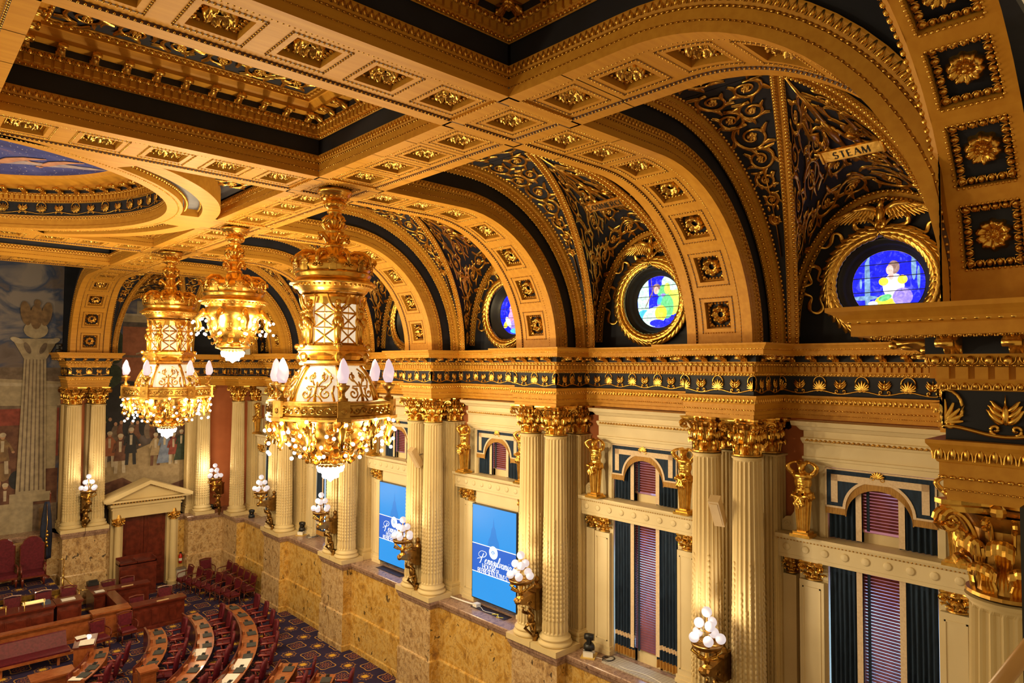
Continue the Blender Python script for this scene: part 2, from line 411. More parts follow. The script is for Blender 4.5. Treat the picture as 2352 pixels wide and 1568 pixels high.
dado([(9.1, 39.75), (9.1, 39.4), (8.55, 39.4), (8.55, YF-.05), (6.70, YF-.05), (6.70, 39.4), (-1.5, 39.4)], 'wall_front_dado', mar2)
m = M().add([(-14, -2, 0), (18, -2, 0), (18, 42, 0), (-14, 42, 0)], [(0, 1, 2, 3)]); m.V[0][:, 2] = -11.7
struct('floor', m, carp)
m = M(); m.box(15.78, 16.0, 1, 41, -8.2, -1.1)
for yc in [5.18, 11.18, 17.18, 23.18, 29.18, 35.0]: pass
struct('wall_right', m, salmon)
m = M(); m.box(-8, 16, 40.42, 40.6, -11.7, 6); struct('wall_front', m, navy); struct('wall_front_pier', M().box(6.76, 8.48, 40.26, 40.40, -8.2, -1.1), salmon); struct('wall_front_corner', M().box(12.80, 15.77, 40.26, 40.40, -8.2, -1.1), salmon)

# ================================================================ fluted columns
def shaft(z0, z1, r0, r1, nf=20, per=6, rings=7, dep=.035):
    th = np.arange(nf*per)*2*PI/(nf*per); fl = np.abs(np.sin(nf*th/2)); g = np.clip(fl*1.5-.35, 0, 1)
    R = []
    def ring(r, z, k): rr = r-dep*k*g; return np.stack([rr*np.cos(th), rr*np.sin(th), np.full(len(th), z)], 1)
    R += [ring(r0, z0, 0), ring(r0, z0+.05, 0), ring(r0, z0+.09, 1)]
    for i in range(1, rings): t = i/rings; R.append(ring(r0+(r1-r0)*t**1.4, z0+.09+(z1-z0-.25)*t, 1))
    R += [ring(r1, z1-.12, 1), ring(r1, z1-.08, 0), ring(r1, z1-.05, 0), ring(r1+.03, z1-.045, 0), ring(r1+.035, z1-.01, 0), ring(r1, z1, 0)]
    return M().loft(R)
def shaft_scales(z0, r0, nf=20):
    m = M(); el = M().ball((0, 0, 0), (.036, .026, .062), 8, 5); Ts = []
    for i in range(nf):
        a = i*2*PI/nf; n = int((23, 12, 18, 15)[i % 4])
        for j in range(n): Ts.append(np.array(Matrix.Rotation(a, 4, 'Z') @ Matrix.Translation((r0-.016-.0011*j, 0, z0+.62+j*.128)) @ Matrix.Rotation(-PI/2, 4, 'Z')))
        Ts += [np.array(Matrix.Rotation(a, 4, 'Z') @ Matrix.Translation((r0-.022, 0, z0+.30)) @ Matrix.Diagonal((1, 1, 3.0, 1)))]
    return m.stamp(el, Ts)
def acanthus(w=.15, h=.34, curl=.10):
    """an upright leaf: ribbed stalk, and a broad scalloped tip rolling forward; x across, y outwards, z up"""
    R = []; X = np.linspace(-1, 1, 11); rib = np.array([0, .16, -.10, .16, -.12, .20, -.12, .16, -.10, .16, 0])
    for q in (0, .15, .3, .45, .58):
        k = q/.58; ww = w*(.62+.10*math.sin(k*9)); R.append([(ww*x, .01+.025*k+rib[n]*w*.8-.18*ww*x*x, h*.72*k) for n, x in enumerate(X)])
    for k in np.linspace(.08, 1, 8):
        th = k*PI*1.05; ww = w*(.70+.36*math.sin(min(1, k*1.5)*PI/2)); y = .035+curl*.62*(1-math.cos(th)); z = h*.72+h*.26*math.sin(th*.92)
        R.append([(ww*x*(1+.07*((n % 2)*2-1)*k), y-(.32*ww*x*x)+rib[n]*w*.35, z-.50*ww*x*x-(.10*w if n % 2 == 0 else 0)*k) for n, x in enumerate(X)])
    return M().loft(R, cv=False)
def volute_pair(m, ang, r0, r1, z0, z1, rad=.085):
    d = np.array([math.cos(ang), math.sin(ang)])
    t = np.linspace(0, 1, 8); P = [(r0+(r1-r0)*q**1.6, z0+(z1-z0)*math.sin(q*PI/2)) for q in t]
    c = (r1-.0, z1-rad); sp = spiral(c, rad, 1.6, PI/2, -1, 22)
    pl = P+[tuple(x) for x in sp]; A = np.array([(d[0]*a, d[1]*a, b) for a, b in pl])
    rr = np.concatenate([np.full(len(P), .026), np.linspace(.030, .013, len(sp))])*(rad/.085)**.6
    m.tube(A, rr, 7, flat=1.0)
def capital(r=.31, H=.86, sq=False, hw=None):
    m = M(); R0 = r
    if not sq: m.lathe([(R0*.98, 0), (R0+.035, .02), (R0+.03, .05), (R0*.9, .06), (R0*.82, .3), (R0*.88, .6), (R0*1.2, H-.12)], 24, m=1)  # bell in darker gold, painting shade into the crevices behind the leaves
    else: m.box(-r, r, -r*.35, r*.35, 0, H-.1)
    ks = 8
    for row, (h, zz, ro, w_, cu) in enumerate(((.30, .05, -.03, .105, .10), (.50, .07, -.06, .105, .12))):
        el = acanthus(w_*(r/.31), h*H/.86, cu); Ts = []
        for i in range(ks):
            a = (i+.5*row)*2*PI/ks+PI/8
            Ts.append(frame(((R0+ro)*math.cos(a), (R0+ro)*math.sin(a), zz*H/.86), (-math.sin(a), math.cos(a), 0), (math.cos(a), math.sin(a), 0), (0, 0, 1)))
        m.stamp(el, Ts)
    s = r/.31
    for a in (PI/4, 3*PI/4, 5*PI/4, 7*PI/4):
        for e in (-.085, .085): volute_pair(m, a+e, R0*.95, R0+.235*s, H*.42, H-.10, .095*s)
        petal_ = acanthus(.07*s, .2*s, .08); m.stamp(petal_, [frame(((R0+.09*s)*math.cos(a), (R0+.09*s)*math.sin(a), H*.50), (-math.sin(a), math.cos(a), 0), (math.cos(a), math.sin(a), 0), (0, 0, 1))])
    for a in (0, PI/2, PI, 3*PI/2):
        for e in (-.28, .28): volute_pair(m, a+e, R0*.9, R0+.05*s, H*.5, H-.14, .055*s)
        m.ball(((R0+.12*s)*math.cos(a), (R0+.12*s)*math.sin(a), H-.06), .065*s, 8, 6)
    # abacus with hollowed sides and cut corners
    A = R0+.245*s; pts = []
    for k in range(4):
        b = k*PI/2+PI/4; c0 = np.array([math.cos(b), math.sin(b)])*A*1.13; tn = np.array([-math.sin(b), math.cos(b)])*.05*s
        c1 = np.array([math.cos(b+PI/2), math.sin(b+PI/2)])*A*1.13; tn1 = np.array([-math.sin(b+PI/2), math.cos(b+PI/2)])*.05*s
        p, q = c0+tn, c1-tn1; md = np.array([math.cos(b+PI/4), math.sin(b+PI/4)])
        pts += [c0-tn]+[p*(1-t)+q*t-md*.15*s*math.sin(PI*t) for t in np.linspace(0, 1, 7)][:-1]
    pts = np.array(pts); R = []
    for k, z in ((.90, H-.11), (.94, H-.06), (1.0, H-.04), (1.0, H)): R.append(np.column_stack([pts*k, np.full(len(pts), z)]))
    m.loft(R, caps=True); return m
CB, CT = -8.18, -1.16      # column foot on the ledge, top of abacus
colproto = None
def column(x, y, rz, label, group, first=False):
    global colproto
    if colproto is None:
        t = empty('fluted_column', (x, y, 0), rz, label, 'column', group)
        m = M().box(-.51, .51, -.51, .51, CB, CB+.17); m.obj('plinth', cream, t)
        pr = [(.40, CB+.17), (.49, CB+.18), (.505, CB+.22), (.49, CB+.27), (.445, CB+.28), (.43, CB+.31), (.43, CB+.33), (.455, CB+.345), (.462, CB+.375), (.45, CB+.40), (.41, CB+.41), (.40, CB+.44), (.375, CB+.47)]
        M().lathe(pr, 40).obj('base', cream, t, True)
        m = shaft(CB+.47, -2.02, .375, .315); o = m.obj('shaft', cream, t, False)
        tag(shaft_scales(CB+.30, .375).obj('leaf_scales', cream, o, True), kind='stuff')
        capital().obj('capital', [gold, goldd], t, False, (0, 0, -2.02)); colproto = t; return t
    r = dup(colproto, (x, y, 0), rz, label, group); return r
pilproto = None
def pilaster(x, y, rz, label, group):
    """square fluted pilaster on the wall behind the columns, face towards local -x"""
    global pilproto
    if pilproto is None:
        t = empty('fluted_pilaster', (x, y, 0), rz, label, 'pilaster', group)
        M().box(-.42, .22, -.46, .46, CB, CB+.17).obj('plinth', cream, t)
        m = M(); 
        for e, z0, z1 in ((.10, .17, .27), (.05, .27, .33), (.075, .33, .40), (.02, .40, .46)): m.box(-.34-e, .22, -.36-e, .36+e, CB+z0, CB+z1)
        m.obj('base', cream, t)
        m = M().box(-.30, .22, -.345, .345, CB+.46, -2.02)
        fr = [(-.36+i*.72/7, ) for i in range(8)]
        for i in range(8):
            y0 = -.345+i*.69/7.0
            m.box(-.335, -.30, y0-.022+(.022 if i == 0 else 0)-(.022 if i == 7 else 0), y0+.022+(.022 if i == 0 else 0)-(.022 if i == 7 else 0), CB+.46, -2.02)
        for i in range(4):
            x0 = -.28+i*.14
            for s in (-1, 1): m.box(x0-.018, x0+.018, s*.345, s*.375, CB+.46, -2.02)
        m.box(-.37, .22, -.40, .40, -2.06, -2.02); o = m.obj('shaft', cream, t)
        e = M(); el = M().ball((0, 0, 0), (.02, .03, .055), 6, 4); Ts = []
        for i in range(7):
            for j in range((20, 12, 17, 14, 17, 12, 20)[i]): Ts.append(Tm((-.312, -.345+(i+.5)*.69/7, CB+.95+j*.128)))
        for i in range(3):
            for j in range((12, 19, 15, 17, 13)[i]): Ts.append(Tm((-.23+i*.14, -.352, CB+.95+j*.128), PI/2))
        tag(e.stamp(el, Ts).obj('leaf_scales', cream, o, True), kind='stuff')
        c = capital(.31, .86); v = c.v(); v[:, 0] = np.clip(v[:, 0]*.85, -.9, .22)*1.0; c.V = [v]
        c.obj('capital', [gold, goldd], t, False, (0, 0, -2.02)); pilproto = t; return t
    return dup(pilproto, (x, y, 0), rz, label, group)
names5 = ['nearest full pier', 'pier right of the larger screen', 'pier between the blue screens', 'pier left of the farther screen', 'last pier before the corner']
for k, y in enumerate(PY):
    for s, w_ in ((-1, 'right'), (1, 'left')):
        column(XP+.36, y+s*.52, 0, f'cream fluted column, {w_} one of the front pair, {names5[k]}', 'columns along the window wall')
        pilaster(15.55, y+s*.52, 0, f'cream fluted pilaster behind the {w_} column, {names5[k]}', 'pilasters along the window wall')
column(13.25, YF+.36, PI/2, 'cream fluted column on the front wall between painting and corner wall lamp', 'corner columns')
column(XP+.36, 37.62, 0, 'cream fluted column in the far corner, right of the corner wall lamp', 'corner columns')
pilaster(15.55, 37.62, 0, 'cream fluted pilaster behind the corner column on the window wall side', 'corner pilasters')
pilaster(12.99, YF+1.33, PI/2, 'cream pilaster at the right edge of the door painting', 'pilasters of the front wall corner')
for s, w_ in ((-1, 'left'), (1, 'right')):
    column(7.62+s*.52, YF+.36, PI/2, f'cream fluted column beside the door painting, {w_} of the pair on the front wall', 'columns of the front pier')
    pilaster(7.62+s*.52, YF+1.33, PI/2, f'cream pilaster behind the {w_} column of the front wall pair', 'pilasters of the front pier')
column(7.42, 1.40, PI/2, 'large near fluted column with brown gilt capital at the right edge', 'near column')
column(8.46, 1.40, PI/2, 'fluted column hidden to the right behind the large near column', 'near column pair')
m = M().box(7.55, 9, -.5, .95, -8.4, -1.16); m.box(6.95, 8.95, .85, 1.93, -8.4, CB); struct('wall_gallery', m, ochre)
# ================================================================ coffered beams: built flat as (s along, t across, d up) then laid straight or bent down the cove
ZC, BW, RC = 4.036, .834, 3.5
def bender(o, e, s0=None, R=RC, drop=.05):
    """o: start point (x, y); e: plan direction; the strip bends down a quarter circle after s0"""
    o = np.array(o, float); e = np.array(e, float); l = np.array([-e[1], e[0]])
    def fn(v):
        s, t, d = v[:, 0], v[:, 1], v[:, 2]
        if s0 is None: ss, zz = s, ZC+d
        else:
            a = np.clip((s-s0)/R, 0, PI/2); ex = np.maximum(s-s0-R*PI/2, 0)
            ss = np.where(s <= s0, s, s0+(R+d)*np.sin(a)); zz = np.where(s <= s0, ZC+d, ZC-R+(R+d)*np.cos(a)-ex)
        return np.column_stack([o[0]+e[0]*ss+l[0]*t, o[1]+e[1]*ss+l[1]*t, zz])
    return fn
FLOWERS = []
def sub(a, b, st=.28):
    n = max(1, int(math.ceil((b-a)/st))); return list(np.linspace(a, b, n+1))
def coffer_plate(m, a, b, c, cross=False, e0=False, e1=False):
    """soffit piece from s=a to s=b with one sunk coffer centred at c"""
    h = .31; S = sub(a, c-.56)[:-1]+sub(c-.56, c-h)[:-1]+sub(c-h, c+h, .21)[:-1]+sub(c+h, c+.56)[:-1]+sub(c+.56, b)
    S = sorted(set(round(x, 4) for x in S)); Tn = [-BW, -.59, -.555, -h, 0, h, .555, .59, BW]
    dz = {BW: 0, .59: 0, .555: .035}
    S2 = np.array(S)
    def dd(s, t):
        if abs(t) >= .585: return 0
        return .035 if a+.02 < s < b-.02 or True else 0
    if cross: S2 = np.array(sorted(set(list(S2)+[c-.59, c-.555, c+.555, c+.59])-{round(c-.56, 4), round(c+.56, 4)}))
    V = np.array([[(s, t, 0 if abs(t) > .58 or (cross and abs(s-c) > .58) else .035) for t in Tn] for s in S2]); nT = len(Tn); q = []; gq = []
    for f, x in ((e0, a), (e1, b)):
        if f: x += .008 if x == a else -.008; m.box(x-.008, x+.008, -.59, .59, 0, .04)
    for k in range(4):
        x0_, x1_ = (-.425, .425) if k < 2 else ((-.425, -.395) if k == 2 else (.395, .425)); y0_, y1_ = ((-.425, -.395) if k == 0 else (.395, .425)) if k < 2 else (-.425, .425)
        for u0, u1 in zip(np.linspace(x0_, x1_, 4 if k < 2 else 2)[:-1], np.linspace(x0_, x1_, 4 if k < 2 else 2)[1:]): m.add([(c+u0, y0_, .033), (c+u1, y0_, .033), (c+u1, y1_, .033), (c+u0, y1_, .033)], [(0, 1, 2, 3)], 2)
    for i in range(len(S2)-1):
        for j in range(nT-1):
            if S2[i] >= c-h-1e-3 and S2[i+1] <= c+h+1e-3 and abs(Tn[j]) <= h+.001 and abs(Tn[j+1]) <= h+.001: continue

            q.append((i*nT+j, i*nT+j+1, (i+1)*nT+j+1, (i+1)*nT+j)); gq.append(2 if j in (1, 6) or (cross and abs(abs((S2[i]+S2[i+1])/2-c)-.572) < .02 and 1 <= j <= 6) else 0)
    q = np.array(q); gq = np.array(gq); n0 = m.n; m.add(V.reshape(-1, 3), q[gq == 0], 0); m.F.append((q[gq == 2]+n0, 2))
    # inner raised frame and pit
    W = [(-h, -h), (h, -h), (h, h), (-h, h)]; n = 3
    for k in range(4):
        p0, p1 = np.array(W[k]), np.array(W[(k+1) % 4]); R = []
        for tt in np.linspace(0, 1, n+1):
            p = p0+(p1-p0)*tt; R.append([(c+p[0]*f, p[1]*f, d) for f, d in ((1, .035), (1, .16), (.93, .16), (.90, .22))])
        m.loft(R, cv=False)
    m.loft([[(c+s, t, .22) for t in np.linspace(-.29, .29, 4)] for s in np.linspace(-.29, .29, 4)], cv=False, m=1)
bead_s = M().ball((0, 0, 0), (.020, .020, .018), 5, 4)
def bead_lines(g, S0, S1, cs, every=.072):
    n = int((S1-S0)/every); ss = S0+(np.arange(n)+.5)*(S1-S0)/n
    Ts = [Tm((s, t, .012)) for t in (-.572, .572) for s in ss]
    for c in cs:
        for k in np.linspace(-.41, .41, 13):
            Ts += [Tm((c+k, -.41, .03)), Tm((c+k, .41, .03)), Tm((c-.41, k, .03)), Tm((c+.41, k, .03))]
    g.stamp(bead_s, Ts)
def egg_frame(h=.30, z=.0):
    m = M(); n = 7
    for k in range(4):
        R = Tm(rz=k*PI/2)
        for i in range(n):
            x = -h+(i+.5)*2*h/n
            e = M().ball((x, -h+.03, .07), (.030, .035, .03), 6, 4)
            m.merge(e, R)
        e = M().ball((h-.06, h-.06, .06), (.06, .06, .035), 6, 4); m.merge(e, R)
    return m
def flower_proto():
    t = empty('coffer_rosette', label='gilt rosette with leafy frame sunk in a square coffer of a ceiling rib', cat='rosette', group='gilt rosettes of the coffered ribs')
    disc_flower(.245, 8, .14, 9, 48, True, .26).obj('flower', gold, t, True)
    egg_frame(.30).obj('leaf_frame', gold, t, True)
    return t
fproto = flower_proto(); fproto_used = False
def put_flower(fn, s, t=0., d=.20, lab=None):
    """rosette fixed at strip coordinate (s, t), facing out of the pit"""
    global fproto_used
    e = .01; P = fn(np.array([[s, t, d], [s+e, t, d], [s, t+e, d], [s, t, d-e]])); o, x, y, z = P[0], P[1]-P[0], P[2]-P[0], P[3]-P[0]
    x, z = x/np.linalg.norm(x), z/np.linalg.norm(z); y = np.cross(z, x)
    Mx = Matrix(frame(o, x, y, z).tolist())
    if not fproto_used: r = fproto; fproto_used = True
    else: r = dup(fproto, (0, 0, 0))
    r.matrix_world = Mx
    if lab: r['label'] = lab
    return r
def wall_side(m, g, S0, S1, t0, sg, fn_s, blue=.86, step=.3):
    """profile on the flank of a beam: glazed mouldings, gilt leaf, navy band"""
    S = sub(S0, S1, step); pr = [(0, 0, 0), (0, .125, 0), (-.02, .13, 0), (-.02, .145, 0), (.0, .15, 0), (.0, .27, 0), (-.02, .275, 0), (-.02, .30, 0), (.005, .305, 0), (.012, .33, 0), (.035, .42, 0), (.035, .45, 0), (-.03, .455, 0)]
    m.loft([[(s, t0+sg*o, d) for o, d, _ in pr] for s in S], cv=False)
    m.loft([[(s, t0-sg*.03, d) for d in (.455, blue)] for s in S], cv=False, m=1)
    L = S1-S0; n = int(L/.075)
    g.stamp(bead_s, [Tm((S0+(i+.5)*L/n, t0+sg*.0, .285), s=(1.4, .8, .8)) for i in range(n)])
    g.stamp(bead_s, [Tm((S0+(i+.5)*L/n, t0, .135), s=(.8, .6, .6)) for i in range(n)])
    n = int(L/.10); el = u_leaf(.10, .13); T0 = frame((0, 0, 0), (1, 0, 0), (0, sg, 0), (0, 0, 1))
    lf = M().merge(el, T0); g.stamp(lf, [Tm((S0+(i+.5)*L/n, t0+sg*.012, .385)) for i in range(n)])
def beam(o, e, S0, S1, cs, name, s0=None, sides=((1, None), (-1, None)), flower=True, post=None):
    fn = bender(o, e, s0); m = M(); g = M()
    ed = [S0]+[(cs[i]+cs[i+1])/2 for i in range(len(cs)-1)]+[S1]
    for i, c in enumerate(cs): coffer_plate(m, ed[i], ed[i+1], c, e0=i == 0, e1=i == len(cs)-1)
    bead_lines(g, S0+.05, S1-.05, cs); g.stamp(bead_s, [Tm((x, t, .0)) for x in (S0+.02, S1-.02) for t in np.linspace(-.55, .55, 16)])
    for sg, rng in sides:
        a, b = rng or (S0, S1); wall_side(m, g, a, b, sg*BW, -sg, fn) if False else wall_side(m, g, a, b, sg*BW, sg, fn)
    m.map(fn); g.map(fn)
    if post: m.map(post); g.map(post)
    ob = struct(name, m, [ochre, navy, groove_shade]); struct('gilt_bead_moulding', g, gold, smooth=True, parent=ob)
    if flower:
        for c in cs: put_flower(fn, c)
    return fn
XB, XM = 7.62, .376
tn = [3]
def nm(): tn[0] += 1; return f'trim_{tn[0]}'
rib_c = [1.35+1.1*k for k in range(7)]
END = {0: 'nearest', 1: 'second', 2: 'third', 3: 'fourth', 4: 'fifth'}
for k, y in enumerate(PY):
    beam((XB, y), (1, 0), BW, 3.13+RC*PI/2, rib_c, nm(), s0=3.13)                       # rib to the window wall
    if k != 2:
        beam((XB, y), (-1, 0), BW, 7.244-BW, [1.35+1.136*i for i in range(5)], nm(), sides=((1, None), (-1, None)))
    # crossing square
    fn = bender((XB, y), (1, 0)); m = M(); g = M(); coffer_plate(m, -BW, BW, 0., cross=True); bead_lines(g, -.56, .56, [0.])
    g.stamp(bead_s, [Tm((s, t, .012)) for s in (-.572, .572) for t in np.linspace(-.54, .54, 16)])
    m.map(fn); g.map(fn); ob = struct(nm(), m, [ochre, navy, groove_shade]); struct('gilt_bead_moulding', g, gold, True, ob)
    if k not in (1, 2, 3): put_flower(fn, 0.)
    if k < 4: beam((XB, y), (0, 1), BW, 6-BW, [1.35+1.1*i for i in range(4)], nm(), sides=((1, None), (-1, None)))
# ends of the long beam, bent down to the rear arch and to the front wall
def clamp_rear(v): v = v.copy(); v[:, 1] = np.maximum(v[:, 1], 1.735-.0*v[:, 2]); return v
beam((XB, PY[0]), (0, -1), BW, 2.96+RC*PI/2, rib_c, nm(), s0=2.96, post=clamp_rear)
beam((XB, PY[4]), (0, 1), BW, 3.02+RC*PI/2, rib_c, nm(), s0=3.02)
# middle beam, only its flank and edge are seen
for k in (0, 3):
    beam((XM, PY[k]), (0, 1), BW, 6-BW, [1.35+1.1*i for i in range(4)], nm(), sides=((-1, None), (1, None)), flower=False)
for k in (0, 1, 3, 4):
    m = M().box(XM-BW, XM+BW, PY[k]-BW, PY[k]+BW, ZC, ZC+.5); struct(nm(), m, ochre)

# ---------------------------------------------------------------- inner cornice + arabesque field of each sunk panel
def scroll(m, c, r, a0, sgn, w=.045, leaf=True, z=0.):
    """acanthus scroll in the x-y plane: (m mesh, c centre, r radius)"""
    sp = spiral(c, r, 1.75, a0, sgn, 30, .14)
    P = np.column_stack([sp, np.full(len(sp), z+.02)]); m.tube(P, np.linspace(w*.95, w*.35, len(sp)), 5, flat=.7, upv=(0, 0, 1))
    f = disc_flower(r*.27, 5, .06, 6, 20, False); m.merge(f, Tm((c[0]+r*.06, c[1], z+.01)))
    if leaf:
        for i in (1, 4, 7, 10, 13):
            d = sp[i+1]-sp[i]; a = math.atan2(d[0], d[1]); o = M(); petal(o, (0, 0), 0, r*.62, r*.15, .045, 0, .55*sgn, 6)
            v = o.v(); v = np.column_stack([v[:, 0], v[:, 2], v[:, 1]]); o.V = [v]
            m.merge(o, Tm((sp[i][0], sp[i][1], z+.012), rz=-a+sgn*-.38))
def leaf_at(m, c, a, ln, wd, curl=.3, z=.01):
    o = M(); petal(o, (0, 0), 0, ln, wd, .035, 0, curl, 6); v = o.v(); o.V = [np.column_stack([v[:, 0], v[:, 2], v[:, 1]])]
    m.merge(o, Tm((c[0], c[1], z), rz=-a))
def arabesque(m, x0, x1, y0, y1, r, seed=1, clear=0):
    """fills a rectangle with alternating scrolls, leaves and stems"""
    rnd = random.Random(seed); nx = max(1, round((x1-x0)/(2.1*r))); ny = max(1, round((y1-y0)/(2.1*r)))
    for i in range(nx):
        for j in range(ny):
            c = (x0+(i+.5)*(x1-x0)/nx, y0+(j+.5)*(y1-y0)/ny); sg = 1 if (i+j) % 2 else -1
            scroll(m, c, r*.86, rnd.choice((0, PI/2, PI, -PI/2))+.3, sg, w=.05*r/.5+.008)
            for q in range(3):
                a = rnd.uniform(0, 2*PI); leaf_at(m, (c[0]+r*.8*math.cos(a), c[1]+r*.8*math.sin(a)), rnd.uniform(0, 6.28), r*.55, r*.13, rnd.choice((-.5, .5)))
def panel(x0, x1, y0, y1, name, mod=True):
    """cornice running round a sunk ceiling panel, and its painted field"""
    path = [(x0, y0), (x1, y0), (x1, y1), (x0, y1)]
    # travel anticlockwise so that the left normal points into the panel
    P = path+[path[0]]; z0 = ZC
    pr = [(0, .80), (.03, .81), (.05, .87), (.05, .985), (.09, .99), (.10, 1.07), (.13, 1.08), (.13, 1.20), (.36, 1.20), (.36, 1.27), (.40, 1.30), (.46, 1.36), (.50, 1.36), (.50, 1.42), (.62, 1.44), (.62, 1.47)]
    m = M(); 
    def sw(prof, mi): 
        cols = []
        for o, z in prof: cols.append([(x0+o, y0+o, z0+z), (x1-o, y0+o, z0+z), (x1-o, y1-o, z0+z), (x0+o, y1-o, z0+z)])
        R = np.array(cols); m.loft(R, m=mi)
    sw(pr[:7], 0); sw(pr[6:8], 1); sw(pr[7:], 0)
    m.add([(x0+.6, y0+.6, z0+1.46), (x1-.6, y0+.6, z0+1.46), (x1-.6, y1-.6, z0+1.46), (x0+.6, y1-.6, z0+1.46)], [(0, 1, 2, 3)], 1)
    run(m, P, .05, z0+.93, u_dent(), .14)
    ob = struct(name, m, [ochre, navy]); g = M()
    run(g, P, .03, z0+.83, u_leaf(.08, .07), .08); run(g, P, .10, z0+1.03, u_egg(), .135); run(g, P, .47, z0+1.375, u_bead(.04, .014), .07)
    if mod: run(g, P, .11, z0+1.135, u_modillion(), .5)
    run(g, P, .56, z0+1.41, u_egg(.135, .07), .135)
    struct('gilt_moulding', g, gold, True, ob)
    a = M(); arabesque(a, x0+.68, x1-.68, y0+.68, y1-.68, .36, 5); v = a.v(); v[:, 2] = z0+1.45-v[:, 2]; a.V = [v]
    struct('gilt_arabesque', a, gold, True, ob)
for k in (-1, 0, 3):
    y0 = PY[k]+BW if k >= 0 else 3.4; y1 = PY[k+1]-BW
    panel(XM+BW, XB-BW, y0, y1, nm())
panel(XM+BW, XB-BW, PY[4]+BW, 38.2, nm(), False)

# ---------------------------------------------------------------- round drum of the middle bay
cx, cyy = XM, 20.18; TH = np.linspace(-PI/2-.3, PI/2+.3, 110)
def ringpt(r, z, th=TH): return [(cx+r*math.cos(t), cyy+r*math.sin(t), z) for t in th]
m = M()
pr = [(5.50, ZC), (5.15, ZC), (5.15, ZC+.10), (5.17, ZC+.12), (5.17, ZC+.27), (5.15, ZC+.28), (5.12, ZC+.38), (5.17, ZC+.39)]
m.loft([ringpt(r, z) for r, z in pr], cv=False)
m.loft([ringpt(5.17, ZC+.39), ringpt(5.17, ZC+.78)], cv=False, m=1)
pr = [(5.17, .78), (5.14, .79), (5.12, .85), (5.12, .96), (5.07, .97), (5.05, 1.04)]
m.loft([ringpt(r, ZC+z) for r, z in pr], cv=False); m.loft([ringpt(5.05, ZC+1.04), ringpt(5.05, ZC+1.14)], cv=False, m=1)
pr = [(5.05, 1.14), (4.78, 1.14), (4.78, 1.22), (4.68, 1.28), (4.55, 1.34), (4.50, 1.40), (4.42, 1.40)]
m.loft([ringpt(r, ZC+z) for r, z in pr], cv=False)
def around(g, r, z, el, pitch, th0=-PI/2-.3, th1=PI/2+.3, face=1):
    n = int((th1-th0)*r/pitch)
    for i in range(n):
        t = th0+(i+.5)*(th1-th0)/n; c, s = math.cos(t), math.sin(t)
        g.stamp(el, [frame((cx+r*c, cyy+r*s, z), (-s*-face, c*-face, 0), (-c*face, -s*face, 0), (0, 0, 1))])
around(m, 5.12, ZC+.905, u_dent(), .14)
ob = struct('ceiling_drum', m, [ochre, navy]); g = M()
around(g, 5.15, ZC+.33, u_leaf(.1, .09), .1); around(g, 5.165, ZC+.275, u_bead(.05, .016), .075); around(g, 5.07, ZC+1.0, u_egg(), .135); around(g, 5.05, ZC+1.09, u_modillion(), .5)
around(g, 5.13, ZC+.81, u_leaf(.08, .05), .08)
f1 = M().merge(u_palmette(), np.diag([1, 1, .9, 1.])); f2 = M().merge(u_plant(), np.diag([1, 1, .9, 1.]))
n = 19; dth = (PI+.6)/n
for i in range(n):
    for el, o in ((f1, 0), (f2, .5)):
        t = -PI/2-.3+(i+o+.25)*dth; c, s = math.cos(t), math.sin(t)
        g.stamp(el, [frame((cx+5.16*c, cyy+5.16*s, ZC+.60), (s, -c, 0), (-c, -s, 0), (0, 0, 1))])
tt = np.linspace(-PI/2-.3, PI/2+.3, 300); ph = (tt+PI/2+.3)/dth-.25
g.tube(np.stack([cx+5.145*np.cos(tt), cyy+5.145*np.sin(tt), ZC+.47-.03*np.cos(2*PI*ph)], 1), .013, 4)
n = 90; g.stamp(bead_s, [Tm((cx+5.42*math.cos(t), cyy+5.42*math.sin(t), ZC-.002)) for t in np.linspace(-PI/2, PI/2, 230)])
struct('gilt_moulding', g, gold, True, ob)
